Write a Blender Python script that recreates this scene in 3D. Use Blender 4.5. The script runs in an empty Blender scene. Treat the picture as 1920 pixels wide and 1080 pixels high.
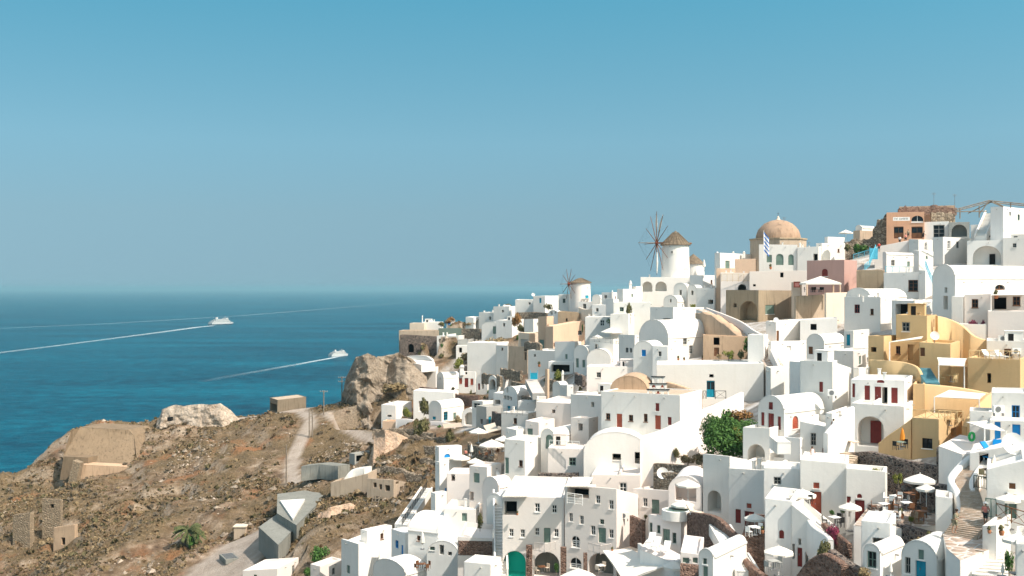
import bpy, bmesh, math, random
import numpy as np
from mathutils import Vector, Matrix
from mathutils.geometry import tessellate_polygon
R = math.radians
SC = bpy.context.scene
COL = SC.collection

# ---------------------------------------------------------------- camera
CAMZ = 100.0
FPX = 2059.0                      # focal length in pixels of the 1920 px wide photograph
cam = bpy.data.cameras.new('camera'); cam.sensor_width = 36.0; cam.lens = 36.0 * FPX / 1920.0
cam.clip_start = 0.5; cam.clip_end = 400000.0
camo = bpy.data.objects.new('camera', cam); COL.objects.link(camo)
camo.location = (0, 0, CAMZ); camo.rotation_euler = (R(90), 0, 0)
SC.camera = camo

# ---------------------------------------------------------------- sky, sun, exposure
SUN = Vector((0.80, -0.60, 0)).normalized() * math.cos(R(50)); SUN.z = math.sin(R(50))
w = bpy.data.worlds.new("World"); SC.world = w; w.use_nodes = True
nt = w.node_tree; nt.nodes.clear()
sky = nt.nodes.new('ShaderNodeTexSky'); sky.sky_type = 'NISHITA'; sky.sun_disc = False
sky.sun_elevation = R(50); sky.sun_rotation = math.atan2(SUN.x, SUN.y)
sky.altitude = 100; sky.air_density = 0.8; sky.dust_density = 1.0; sky.ozone_density = 0.8
bg = nt.nodes.new('ShaderNodeBackground'); bg.inputs['Strength'].default_value = 0.13
hs = nt.nodes.new('ShaderNodeMix'); hs.data_type = 'RGBA'; hs.blend_type = 'MULTIPLY'
hs.inputs['Factor'].default_value = 1.0; 
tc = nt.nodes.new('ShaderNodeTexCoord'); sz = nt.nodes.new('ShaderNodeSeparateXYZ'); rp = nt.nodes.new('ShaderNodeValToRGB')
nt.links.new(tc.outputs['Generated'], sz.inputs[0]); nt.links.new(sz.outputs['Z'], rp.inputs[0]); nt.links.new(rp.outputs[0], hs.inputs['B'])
el = rp.color_ramp.elements                       # dusty rose-grey at the horizon to teal; brightness added overhead to fill shaded walls
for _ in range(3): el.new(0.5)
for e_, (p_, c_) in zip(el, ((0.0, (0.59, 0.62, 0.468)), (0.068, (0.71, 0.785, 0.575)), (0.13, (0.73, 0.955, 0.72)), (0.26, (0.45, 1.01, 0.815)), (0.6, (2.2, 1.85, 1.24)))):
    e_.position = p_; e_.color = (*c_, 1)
vm = nt.nodes.new('ShaderNodeVectorMath'); vm.operation = 'MULTIPLY_ADD'
vm.inputs[1].default_value = (1, 1, 0.9); vm.inputs[2].default_value = (0, 0, 0.24)      # a whole sky without the white band at eye level
nt.links.new(tc.outputs['Generated'], vm.inputs[0]); nt.links.new(vm.outputs[0], sky.inputs['Vector'])
out = nt.nodes.new('ShaderNodeOutputWorld')
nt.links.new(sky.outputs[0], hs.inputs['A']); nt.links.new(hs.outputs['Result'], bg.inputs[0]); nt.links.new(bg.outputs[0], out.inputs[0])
sl = bpy.data.lights.new('sun', 'SUN'); sl.energy = 3.05; sl.angle = R(0.5); sl.color = (1.0, 0.93, 0.84)
so = bpy.data.objects.new('sun', sl); COL.objects.link(so)
so.rotation_euler = (-SUN).to_track_quat('-Z', 'Y').to_euler(); so.location = (150, -50, 260)
SC.view_settings.view_transform = 'Standard'; SC.view_settings.look = 'None'
SC.view_settings.exposure = 0.98; SC.view_settings.gamma = 1.0; SC.view_settings.use_curve_mapping = False
SC.cycles.use_denoising = True
SC.cycles.max_bounces = 8; SC.cycles.diffuse_bounces = 7; SC.cycles.volume_bounces = 0
SC.cycles.sample_clamp_indirect = 10.0; SC.cycles.adaptive_threshold = 0.02

# ---------------------------------------------------------------- helpers
def tag(o, label=None, cat=None, group=None, kind=None):
    if label: o['label'] = label
    if cat: o['category'] = cat
    if group: o['group'] = group
    if kind: o['kind'] = kind
    return o

def ray(px, py):                              # world direction per metre of depth
    return ((px - 960.0) / FPX, 1.0, (540.0 - py) / FPX)
def at(px, py, Y):
    d = ray(px, py); return Vector((d[0] * Y, Y, CAMZ + d[2] * Y))

_mats = {}
def _n(nt, t, **kw):
    n = nt.nodes.new(t)
    for k, v in kw.items():
        if k in n.inputs: n.inputs[k].default_value = v
        else: setattr(n, k, v)
    return n
def ramp(nt, fac, stops):
    r = nt.nodes.new('ShaderNodeValToRGB'); e = r.color_ramp.elements
    while len(e) < len(stops): e.new(0.5)
    for i, (p, c) in enumerate(stops):
        e[i].position = p; e[i].color = (c[0], c[1], c[2], 1)
    nt.links.new(fac, r.inputs[0]); return r.outputs[0]
def base_mat(name, rough=0.8):
    m = bpy.data.materials.new(name); m.use_nodes = True
    b = m.node_tree.nodes['Principled BSDF']; b.inputs['Roughness'].default_value = rough
    b.inputs['Specular IOR Level'].default_value = 0.25
    return m, m.node_tree, b
def noise(nt, scale, detail=4, rough=0.55, vec=None, stretch=None):
    g = nt.nodes.new('ShaderNodeNewGeometry') if vec is None else None
    v = g.outputs['Position'] if vec is None else vec
    if stretch:
        mp = nt.nodes.new('ShaderNodeMapping'); mp.inputs['Scale'].default_value = stretch
        nt.links.new(v, mp.inputs['Vector']); v = mp.outputs[0]
    n = nt.nodes.new('ShaderNodeTexNoise'); n.inputs['Scale'].default_value = scale
    n.inputs['Detail'].default_value = detail; n.inputs['Roughness'].default_value = rough
    nt.links.new(v, n.inputs['Vector']); return n.outputs['Fac']
def bump(nt, b, h, dist, strength=0.6):
    n = nt.nodes.new('ShaderNodeBump'); n.inputs['Distance'].default_value = dist
    n.inputs['Strength'].default_value = strength
    nt.links.new(h, n.inputs['Height']); nt.links.new(n.outputs[0], b.inputs['Normal'])
def plain(name, col, rough=0.7, metal=0.0, var=0.12):
    if name in _mats: return _mats[name]
    m, nt, b = base_mat(name, rough); b.inputs['Metallic'].default_value = metal
    f = noise(nt, 1.7, 5)
    c = ramp(nt, f, [(0.3, [x * (1 - var) for x in col]), (0.7, [min(1, x * (1 + var)) for x in col])])
    nt.links.new(c, b.inputs['Base Color']); _mats[name] = m; return m
def plaster(name, col, stain=0.16, stain_col=None):
    """limewash: broad tone drift, vertical water streaks, small chips, faint trowel relief"""
    if name in _mats: return _mats[name]
    m, nt, b = base_mat(name, 0.85)
    sc = stain_col or [x * (1 - stain * 1.9) * k for x, k in zip(col, (1.0, 0.97, 0.92))]
    f1 = noise(nt, 0.35, 6, 0.6)
    f2 = noise(nt, 1.0, 5, 0.65, stretch=(2.2, 2.2, 0.22))
    f3 = noise(nt, 5.5, 3, 0.6)
    c1 = ramp(nt, f1, [(0.35, [x * (1 - stain * 0.5) for x in col]), (0.62, col)])
    mx = nt.nodes.new('ShaderNodeMix'); mx.data_type = 'RGBA'
    r2 = ramp(nt, f2, [(0.52, (0, 0, 0)), (0.78, (stain * 3.2,) * 3)])
    nt.links.new(r2, mx.inputs['Factor']); nt.links.new(c1, mx.inputs['A']); mx.inputs['B'].default_value = (*sc, 1)
    mx2 = nt.nodes.new('ShaderNodeMix'); mx2.data_type = 'RGBA'
    r3 = ramp(nt, f3, [(0.66, (0, 0, 0)), (0.78, (0.35,) * 3)])
    nt.links.new(r3, mx2.inputs['Factor']); nt.links.new(mx.outputs['Result'], mx2.inputs['A'])
    mx2.inputs['B'].default_value = (*[x * 0.72 for x in col], 1)
    oi = nt.nodes.new('ShaderNodeObjectInfo')                       # every house was limewashed in its own year
    rr = ramp(nt, oi.outputs['Random'], [(0.0, (0.86, 0.87, 0.86)), (0.3, (0.95, 0.94, 0.92)), (0.6, (1.0, 0.985, 0.96)), (1.0, (1.03, 1.03, 1.03))])
    mu = nt.nodes.new('ShaderNodeMix'); mu.data_type = 'RGBA'; mu.blend_type = 'MULTIPLY'; mu.inputs['Factor'].default_value = 1
    nt.links.new(mx2.outputs['Result'], mu.inputs['A']); nt.links.new(rr, mu.inputs['B'])
    nt.links.new(mu.outputs['Result'], b.inputs['Base Color'])
    bump(nt, b, noise(nt, 2.5, 6, 0.6), 0.05, 0.4)
    bv = nt.nodes.new('ShaderNodeBevel'); bv.samples = 3; bv.inputs['Radius'].default_value = 0.13
    nt.links.new(bv.outputs[0], b.inputs['Normal'].links[0].from_node.inputs['Normal'])
    _mats[name] = m; return m
def rubble(name, dark, light, mortar, scale=2.6):
    if name in _mats: return _mats[name]
    m, nt, b = base_mat(name, 0.9)
    g = nt.nodes.new('ShaderNodeNewGeometry')
    v = nt.nodes.new('ShaderNodeTexVoronoi'); v.inputs['Scale'].default_value = scale
    v2 = nt.nodes.new('ShaderNodeTexVoronoi'); v2.feature = 'DISTANCE_TO_EDGE'; v2.inputs['Scale'].default_value = scale
    mp = nt.nodes.new('ShaderNodeMapping'); mp.inputs['Scale'].default_value = (1, 1, 1.5)
    nt.links.new(g.outputs['Position'], mp.inputs['Vector'])
    nt.links.new(mp.outputs[0], v.inputs['Vector']); nt.links.new(mp.outputs[0], v2.inputs['Vector'])
    sp = nt.nodes.new('ShaderNodeSeparateColor'); nt.links.new(v.outputs['Color'], sp.inputs[0])
    c = ramp(nt, sp.outputs[0], [(0.0, dark), (0.55, [(a + b_) / 2 for a, b_ in zip(dark, light)]), (1.0, light)])
    mx = nt.nodes.new('ShaderNodeMix'); mx.data_type = 'RGBA'
    e = ramp(nt, v2.outputs['Distance'], [(0.03, (1, 1, 1)), (0.09, (0, 0, 0))])
    nt.links.new(e, mx.inputs['Factor']); nt.links.new(c, mx.inputs['A']); mx.inputs['B'].default_value = (*mortar, 1)
    nt.links.new(mx.outputs['Result'], b.inputs['Base Color'])
    bump(nt, b, v2.outputs['Distance'], 0.35, 0.8)
    _mats[name] = m; return m

WHITE = plaster('white_limewash', (0.82, 0.79, 0.75), 0.11)
WARM = plaster('warm_white_limewash', (0.80, 0.725, 0.675), 0.06)
CREAM = plaster('cream_render', (0.74, 0.62, 0.50), 0.14)
PEACH = plaster('peach_render', (0.70, 0.50, 0.36), 0.14)
YELLOW = plaster('ochre_yellow_render', (0.68, 0.475, 0.255), 0.14)
ORANGE = plaster('orange_render', (0.70, 0.40, 0.26), 0.16)
MAUVE = plaster('dusky_pink_render', (0.48, 0.30, 0.265), 0.12)
TAN = plaster('weathered_tan_render', (0.42, 0.325, 0.225), 0.28)
TANL = plaster('pale_tan_render', (0.53, 0.42, 0.32), 0.28)
RUIN = plaster('old_ochre_mortar', (0.56, 0.39, 0.265), 0.3)
GREY = plaster('grey_cement_render', (0.42, 0.415, 0.39), 0.2)
GREYD = plaster('dark_grey_cement', (0.25, 0.25, 0.225), 0.3)
HOTELG = plaster('pale_grey_render', (0.62, 0.605, 0.575), 0.05)
TEAL = plaster('turquoise_paint', (0.02, 0.58, 0.47), 0.05)
SANDBLOCK = plaster('banded_sandstone', (0.24, 0.175, 0.115), 0.35)
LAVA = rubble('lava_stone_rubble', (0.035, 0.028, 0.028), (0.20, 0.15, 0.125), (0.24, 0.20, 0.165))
LAVAB = rubble('brown_lava_rubble', (0.10, 0.055, 0.04), (0.30, 0.19, 0.14), (0.20, 0.13, 0.10), 3.4)
DRYST = rubble('dry_stone', (0.12, 0.09, 0.065), (0.42, 0.34, 0.25), (0.12, 0.09, 0.06), 2.4)
SANDST = rubble('sandy_masonry', (0.22, 0.165, 0.11), (0.35, 0.27, 0.185), (0.25, 0.19, 0.13), 1.8)
PAVE = rubble('flagstone_paving', (0.34, 0.25, 0.19), (0.50, 0.39, 0.31), (0.60, 0.55, 0.50), 1.1)
GLASS = plain('window_glass', (0.02, 0.026, 0.03), 0.12, 0.0, 0.3)
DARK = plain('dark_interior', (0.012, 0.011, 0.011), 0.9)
RED = plain('oxblood_paint', (0.21, 0.035, 0.03), 0.55)
TERRA = plain('rust_red_paint', (0.36, 0.085, 0.05), 0.55)
BLUE = plain('bright_blue_paint', (0.01, 0.22, 0.55), 0.5)
DARKTAN = plaster('dark_tan_cement', (0.25, 0.20, 0.145), 0.25)
STEPT = plain('faded_turquoise_steps', (0.13, 0.30, 0.35), 0.7)
TURQ = plain('turquoise_wood_paint', (0.01, 0.25, 0.36), 0.5)
GREEN = plain('grey_green_paint', (0.16, 0.23, 0.19), 0.5)
OFFW = plain('off_white_paint', (0.78, 0.76, 0.72), 0.5, 0, 0.04)
WOODB = plain('brown_wood', (0.17, 0.075, 0.035), 0.6, 0, 0.3)
WOODG = plain('weathered_grey_wood', (0.22, 0.18, 0.14), 0.8, 0, 0.3)
CANVAS = plain('ivory_canvas', (0.76, 0.71, 0.63), 0.9, 0, 0.04)
METAL = plain('grey_metal', (0.25, 0.25, 0.25), 0.4, 0.6)
IRON = plain('black_iron', (0.03, 0.03, 0.03), 0.5, 0.5)
CLAY = plain('terracotta', (0.42, 0.17, 0.08), 0.8, 0, 0.2)

class MB:
    """collects shapes with material slots into one mesh"""
    def __init__(s): s.v = []; s.f = []; s.m = []; s.ms = []
    def mi(s, mat):
        if mat not in s.ms: s.ms.append(mat)
        return s.ms.index(mat)
    def face(s, pts, mat):
        i = len(s.v); s.v += [tuple(p) for p in pts]; s.f.append(tuple(range(i, i + len(pts)))); s.m.append(s.mi(mat))
    def mesh(s, vs, fs, mat):
        i = len(s.v); s.v += [tuple(p) for p in vs]; k = s.mi(mat)
        for f in fs: s.f.append(tuple(i + j for j in f)); s.m.append(k)
    def box(s, x0, x1, y0, y1, z0, z1, mat, M=None):
        vs = [(x0,y0,z0),(x1,y0,z0),(x1,y1,z0),(x0,y1,z0),(x0,y0,z1),(x1,y0,z1),(x1,y1,z1),(x0,y1,z1)]
        if M is not None: vs = [M @ Vector(v) for v in vs]
        s.mesh(vs, [(3,2,1,0),(4,5,6,7),(0,1,5,4),(1,2,6,5),(2,3,7,6),(3,0,4,7)], mat)
    def tube(s, a, b, r0, r1, mat, n=8, cap=True):
        a = Vector(a); b = Vector(b); d = (b - a)
        if d.length < 1e-6: return
        d.normalize(); u = d.orthogonal().normalized(); w_ = d.cross(u)
        vs = []
        for p, r in ((a, r0), (b, r1)):
            for k in range(n):
                t = 2 * math.pi * k / n; vs.append(p + (u * math.cos(t) + w_ * math.sin(t)) * r)
        fs = [(k, (k + 1) % n, n + (k + 1) % n, n + k) for k in range(n)]
        if cap: fs += [tuple(reversed(range(n))), tuple(range(n, 2 * n))]
        s.mesh(vs, fs, mat)
    def lathe(s, prof, mat, n=16, c=(0, 0, 0)):
        vs = []; m_ = len(prof)
        for r, z in prof:
            for k in range(n):
                t = 2 * math.pi * k / n; vs.append((c[0] + r * math.cos(t), c[1] + r * math.sin(t), c[2] + z))
        fs = [(i * n + k, i * n + (k + 1) % n, (i + 1) * n + (k + 1) % n, (i + 1) * n + k) for i in range(m_ - 1) for k in range(n)]
        s.mesh(vs, fs, mat)
    def data(s, name):
        me = bpy.data.meshes.new(name); me.from_pydata(s.v, [], s.f)
        for m in s.ms: me.materials.append(m)
        me.polygons.foreach_set('material_index', s.m); me.update(); return me
    def build(s, name, parent=None, smooth=False, merge=False, loc=None, rotz=0):
        me = s.data(name)
        if merge or smooth:
            bm = bmesh.new(); bm.from_mesh(me); bmesh.ops.remove_doubles(bm, verts=bm.verts, dist=0.002)
            bmesh.ops.recalc_face_normals(bm, faces=bm.faces); bm.to_mesh(me); bm.free()
        if smooth:
            me.polygons.foreach_set('use_smooth', [True] * len(me.polygons))
            me.set_sharp_from_angle(angle=R(smooth if smooth > 1 else 40))
        o = bpy.data.objects.new(name, me); COL.objects.link(o); o.parent = parent
        if loc is not None: o.location = loc
        o.rotation_euler.z = rotz
        return o
def empty(name, loc, rz=0):
    o = bpy.data.objects.new(name, None); COL.objects.link(o); o.location = loc; o.rotation_euler = (0, 0, rz)
    o.empty_display_size = 0.3; return o
def copy_tree(o, parent=None):
    c = o.copy(); COL.objects.link(c); c.parent = parent
    for ch in list(o.children): copy_tree(ch, c)
    return c

# value-noise fbm on numpy arrays
_rng = np.random.RandomState(5); _tab = _rng.rand(256, 256)
def vnoise(x, y):
    xi = np.floor(x).astype(int); yi = np.floor(y).astype(int); fx = x - xi; fy = y - yi
    fx = fx * fx * (3 - 2 * fx); fy = fy * fy * (3 - 2 * fy)
    a = _tab[xi & 255, yi & 255]; b = _tab[(xi + 1) & 255, yi & 255]; c = _tab[xi & 255, (yi + 1) & 255]; d = _tab[(xi + 1) & 255, (yi + 1) & 255]
    return (a * (1 - fx) + b * fx) * (1 - fy) + (c * (1 - fx) + d * fx) * fy
def fbm(x, y, s, o=4):
    r = 0; a = 1; t = 0
    for i in range(o):
        r = r + a * vnoise(x / s + 17.3 * i, y / s + 9.1 * i); t += a; a *= 0.5; s *= 0.5
    return r / t - 0.5
# ---------------------------------------------------------------- terrain: measured ground points (photo column, row, metres away)
GP = [
 (1900,1080,74),(1700,1080,80),(1500,1080,92),(1300,1080,110),(1100,1080,124),(900,1080,140),(700,1080,160),(500,1080,178),(300,1080,192),(0,1080,222),
 (1900,980,82),(1700,985,92),(1500,985,103),(1300,985,118),(1100,990,130),(900,985,156),(750,985,176),(600,985,192),(500,985,205),(300,985,222),(0,985,255),
 (1900,880,92),(1780,880,98),(1700,880,104),(1600,880,110),(1450,890,114),(1300,880,133),(1150,880,146),(1000,880,160),(900,880,182),(800,880,205),(700,880,220),(560,900,238),(572,985,184),(532,1030,177),(612,942,197),(400,900,252),(250,900,270),(100,900,285),(0,897,292),
 (1900,800,100),(1700,800,113),(1550,800,118),(1420,810,124),(1300,810,142),(1150,805,152),(1000,800,175),(900,800,205),(800,800,240),(700,815,262),(640,800,272),(560,810,272),(450,800,292),(350,800,300),(260,800,302),(190,800,302),(130,805,300),
 (300,850,285),(200,860,292),(60,870,296),
 (1900,740,112),(1750,740,118),(1600,740,126),(1450,740,136),(1300,740,150),(1150,730,168),(1000,730,210),(900,730,240),(800,730,272),(735,770,268),
 (640,755,300),(560,765,305),(500,778,308),(450,782,308),(400,787,306),
 (1900,670,126),(1750,670,134),(1600,670,142),(1450,670,160),(1300,670,172),(1150,670,198),(1020,670,240),(900,670,285),(800,680,310),(745,690,316),
 (760,650,326),(800,625,334),(860,615,338),
 (1900,590,142),(1750,590,156),(1600,590,170),(1450,590,188),(1300,600,208),(1150,610,240),(1000,610,285),(930,600,322),
 (970,578,326),(1040,570,318),(1090,570,304),(1140,565,290),
 (1900,500,160),(1750,500,182),(1600,500,205),(1450,520,225),(1300,530,248),(1210,545,262),
 (1900,420,178),(1800,425,198),(1700,440,214),(1600,465,226),(1500,485,234),(1400,505,240),(1330,518,250),
 # outside the frame, to the right, below and left
 (2150,1080,64),(2150,900,84),(2150,700,112),(2150,500,150),(2150,400,170),(1950,1300,50),(1600,1300,58),(1200,1300,78),(800,1300,100),(400,1300,125),(0,1300,150),
 (-300,1080,235),(-300,960,290),(-300,1300,170),
]
WP = [tuple(at(*g)) for g in GP]
# behind the ridge and beyond the headland the land falls to the sea
for px, py, Y, d1, z1, d2, z2 in [
 (1900,420,178,40,-4,140,-30),(1750,430,205,40,-6,130,-35),(1600,465,226,40,-8,120,-40),(1400,505,240,40,-10,120,-45),(1210,545,262,35,-12,110,-50),
 (1090,570,304,30,-14,90,-60),(960,585,328,28,-14,80,-60),(860,615,338,22,-16,60,-70),(780,635,334,16,-18,45,-75),(720,660,312,26,-26,60,-72),(640,755,300,22,-12,50,-55),(560,765,305,22,-10,50,-50),(480,775,310,20,-9,48,-50),
 (380,787,308,22,-8,48,-50),(260,795,306,20,-9,45,-50),(150,800,302,12,-12,40,-50),(60,860,298,12,-14,36,-45),(0,893,295,10,-14,34,-42),(-300,955,292,12,-10,36,-40)]:
    p = at(px, py, Y)
    WP.append((p.x * (1 + d1 / Y), p.y + d1, p.z + z1)); WP.append((p.x * (1 + d2 / Y), p.y + d2, max(-8, p.z + z2)))
for x in (-250, -150, -50, 50, 150, 260): WP.append((x, 560, -10))
for x, z in ((-280, 20), (-200, 34), (-100, 52), (0, 70), (100, 84)): WP.append((x, 0, z))
WP += [(-300, 150, 8), (-300, 300, -6), (-300, 400, -10), (-230, 380, -10), (260, 100, 84), (260, 200, 100), (260, 320, 80), (200, 420, 30)]
WP = np.array(WP)
_c2 = 7.0 ** 2
def _phi(d2): return np.sqrt(d2 + _c2)
_A = _phi((WP[:, None, 0] - WP[None, :, 0]) ** 2 + (WP[:, None, 1] - WP[None, :, 1]) ** 2)
_n_ = len(WP); _A2 = np.zeros((_n_ + 1, _n_ + 1)); _A2[:_n_, :_n_] = _A - np.eye(_n_) * 1.2; _A2[:_n_, _n_] = 1; _A2[_n_, :_n_] = 1
_w = np.linalg.solve(_A2, np.append(WP[:, 2], 0))
GX0, GX1, GY0, GY1, GS = -290.0, 200.0, 20.0, 470.0, 1.1
gx = np.arange(GX0, GX1, GS); gy = np.arange(GY0, GY1, GS)
XX, YY = np.meshgrid(gx, gy)
ZZ = np.full(XX.shape, _w[-1])
for i in range(_n_): ZZ += _w[i] * _phi((XX - WP[i, 0]) ** 2 + (YY - WP[i, 1]) ** 2)

def seg_dist(X, Y_, pts):
    d = np.full(X.shape, 1e9)
    for (ax, ay), (bx, by) in zip(pts[:-1], pts[1:]):
        vx, vy = bx - ax, by - ay; L = vx * vx + vy * vy + 1e-9
        t = np.clip(((X - ax) * vx + (Y_ - ay) * vy) / L, 0, 1)
        d = np.minimum(d, np.hypot(X - ax - t * vx, Y_ - ay - t * vy))
    return d
def ground0(x, y):
    z = _w[-1] + float(np.sum(_w[:-1] * _phi((x - WP[:, 0]) ** 2 + (y - WP[:, 1]) ** 2))); return z
def hit0(px, py):
    d = ray(px, py); Y = 40.0
    while Y < 420:
        if CAMZ + d[2] * Y < ground0(d[0] * Y, Y): break
        Y += 1.0
    return Y
def trace(pts):
    r = []
    for p in pts:
        Y = p[2] if len(p) > 2 else hit0(p[0], p[1]); r.append((ray(p[0], 0)[0] * Y, Y))
    return r
ROAD = trace([(445,797,305),(500,789,304),(540,785,301),(566,791,294),(581,806,284),(580,824,276),(566,845,267),(551,866,258),(546,890,247),(551,920,236)])
ROAD2 = trace([(530,783,300),(560,773,302),(600,765,300),(645,757,296)])
ROAD3 = trace([(612,786,285),(640,805,275),(668,815,266),(700,820,258),(722,826,250)])
YARD = trace([(395,1060,185),(430,1035,190),(470,1015,195)])
px_ = XX / YY * FPX + 960.0; py_ = 540.0 - (ZZ - CAMZ) / YY * FPX
# settled ground: everything right of a line that runs down the village edge
edge = np.interp(py_, [560, 640, 700, 760, 840, 880, 930, 990, 1040, 1080, 1300], [700, 735, 790, 745, 850, 830, 790, 745, 640, 590, 560])
village = np.clip((px_ - edge) / 26.0 + 0.5, 0, 1)
village = np.where((py_ < 640) & (px_ < 870), 0.0, village)
wild = 1 - village
rd = np.minimum(np.minimum(seg_dist(XX, YY, ROAD), seg_dist(XX, YY, ROAD2)), seg_dist(XX, YY, ROAD3))
yd = seg_dist(XX, YY, YARD)
flat = np.clip(np.minimum((rd - 2.6) / 9.0, (yd - 7.0) / 4.0), 0, 1)
N = fbm(XX, YY, 26, 5) * 5.5 + fbm(XX + 40, YY, 8, 5) * 4.2 + fbm(XX, YY + 90, 2.8, 3) * 1.7
gul = np.abs(fbm(XX * 1.0 + YY * 0.35, YY * 0.45, 14, 4)) * 6.0          # gullies running down the slope
_lw = ZZ + N - gul + fbm(XX, YY, 11, 4) * 5                           # erosion ledges
_q = _lw / 3.4; _fq = _q - np.floor(_q); led = (np.clip((_fq - .35) / .3, 0, 1) - _fq) * 3.4 * np.clip(fbm(XX + 200, YY, 30, 3) * 4 + .45, 0, 1)
N = N + led * .8
ZZ += (N - gul + 0.8) * wild * flat * np.clip((YY - 90) / 60, 0, 1)
ZZ -= village * 0.6
def ground(x, y):
    fx = (x - GX0) / GS; fy = (y - GY0) / GS
    i = int(min(max(fx, 0), len(gx) - 2)); j = int(min(max(fy, 0), len(gy) - 2)); a = fx - i; b = fy - j
    return float(ZZ[j, i] * (1 - a) * (1 - b) + ZZ[j, i + 1] * a * (1 - b) + ZZ[j + 1, i] * (1 - a) * b + ZZ[j + 1, i + 1] * a * b)
def hit(px, py):
    d = ray(px, py); Y = 40.0
    while Y < 440:
        if CAMZ + d[2] * Y < ground(d[0] * Y, Y): break
        Y += 0.5
    return Y
def on_ground(px, py, Y=None):
    Y = Y or hit(px, py); x = ray(px, py)[0] * Y; return Vector((x, Y, ground(x, Y)))

def mat_terrain():
    m, nt, b = base_mat('dry_volcanic_hillside', 0.95)
    L = nt.links.new
    g = nt.nodes.new('ShaderNodeNewGeometry')
    n1 = noise(nt, 0.05, 6, 0.62); n2 = noise(nt, 0.35, 8, 0.68); n3 = noise(nt, 1.9, 6, 0.7); n4 = noise(nt, 0.11, 5, 0.6)
    def mix(f, a, c):
        x = nt.nodes.new('ShaderNodeMix'); x.data_type = 'RGBA'
        if hasattr(f, 'is_linked'): L(f, x.inputs['Factor'])
        else: x.inputs['Factor'].default_value = f
        for s_, k in ((a, 'A'), (c, 'B')):
            if hasattr(s_, 'is_linked'): L(s_, x.inputs[k])
            else: x.inputs[k].default_value = (*s_, 1)
        return x.outputs['Result']
    earth = ramp(nt, n2, [(0.34, (0.085, 0.052, 0.032)), (0.46, (0.19, 0.122, 0.075)), (0.56, (0.32, 0.225, 0.15)), (0.67, (0.54, 0.42, 0.32))])
    rust = ramp(nt, n3, [(0.3, (0.22, 0.09, 0.035)), (0.7, (0.38, 0.18, 0.08))])
    scrub = ramp(nt, n3, [(0.35, (0.085, 0.062, 0.03)), (0.52, (0.17, 0.118, 0.06)), (0.7, (0.29, 0.205, 0.115))])
    f_r = ramp(nt, n4, [(0.56, (0, 0, 0)), (0.66, (0.75,) * 3)])
    f_s = ramp(nt, n1, [(0.38, (0.0,) * 3), (0.52, (0.85,) * 3)])
    c = mix(f_s, earth, scrub); c = mix(f_r, c, rust)
    sx = nt.nodes.new('ShaderNodeSeparateXYZ'); L(g.outputs['Normal'], sx.inputs[0])
    rock = ramp(nt, n3, [(0.25, (0.20, 0.145, 0.10)), (0.5, (0.42, 0.33, 0.245)), (0.8, (0.60, 0.50, 0.40))])
    f_k = ramp(nt, sx.outputs['Z'], [(0.66, (1, 1, 1)), (0.86, (0, 0, 0))])
    c = mix(f_k, c, rock)
    pebb = ramp(nt, noise(nt, 5.5, 4, 0.7), [(0.60, (0, 0, 0)), (0.70, (0.7,) * 3)])
    c = mix(pebb, c, (0.50, 0.41, 0.32))
    at_ = nt.nodes.new('ShaderNodeAttribute'); at_.attribute_name = 'zone'
    sc_ = nt.nodes.new('ShaderNodeSeparateColor'); L(at_.outputs['Color'], sc_.inputs[0])
    town = ramp(nt, n2, [(0.36, (0.36, 0.29, 0.22)), (0.46, (0.54, 0.48, 0.42)), (0.60, (0.72, 0.69, 0.66))])
    c = mix(sc_.outputs[0], c, town)
    road = ramp(nt, n2, [(0.3, (0.40, 0.32, 0.26)), (0.7, (0.56, 0.48, 0.41))])
    c = mix(sc_.outputs[1], c, road)
    L(c, b.inputs['Base Color'])
    ad = nt.nodes.new('ShaderNodeMath'); ad.operation = 'ADD'; L(n3, ad.inputs[0]); L(noise(nt, 6, 5, 0.7), ad.inputs[1])
    bump(nt, b, ad.outputs[0], 0.45, 0.9)
    return m
nv = XX.size; H_, W_ = XX.shape
me = bpy.data.meshes.new('hillside')
co = np.stack([XX, YY, ZZ], -1).reshape(-1, 3)
idx = np.arange(nv).reshape(H_, W_)
q = np.stack([idx[:-1, :-1], idx[:-1, 1:], idx[1:, 1:], idx[1:, :-1]], -1).reshape(-1, 4)
q = q[(co[q, 2].max(1) > -6)]
me.from_pydata(co.tolist(), [], q.tolist())
me.polygons.foreach_set('use_smooth', [True] * len(me.polygons))
ca = me.color_attributes.new('zone', 'FLOAT_COLOR', 'POINT')
cz = np.zeros((nv, 4), 'f'); cz[:, 0] = (village * np.clip((1990 + fbm(XX, YY, 12, 3) * 60 - px_) / 40, 0, 1) * np.clip((px_ - 980) / 240 + .35 + fbm(XX, YY, 9, 4) * 3.2, 0.0, 1)).reshape(-1)
cz[:, 1] = np.maximum(np.clip((2.0 + fbm(XX, YY, 4, 3) * 1.2 - rd) / 0.7, 0, 1), np.clip((8.5 + fbm(XX, YY, 5, 3) * 5 - yd) / 1.5, 0, 1)).reshape(-1) * 0.9; cz[:, 3] = 1
ca.data.foreach_set('color', cz.reshape(-1)); me.materials.append(mat_terrain())
o = bpy.data.objects.new('hillside', me); COL.objects.link(o); tag(o, kind='structure')

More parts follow.
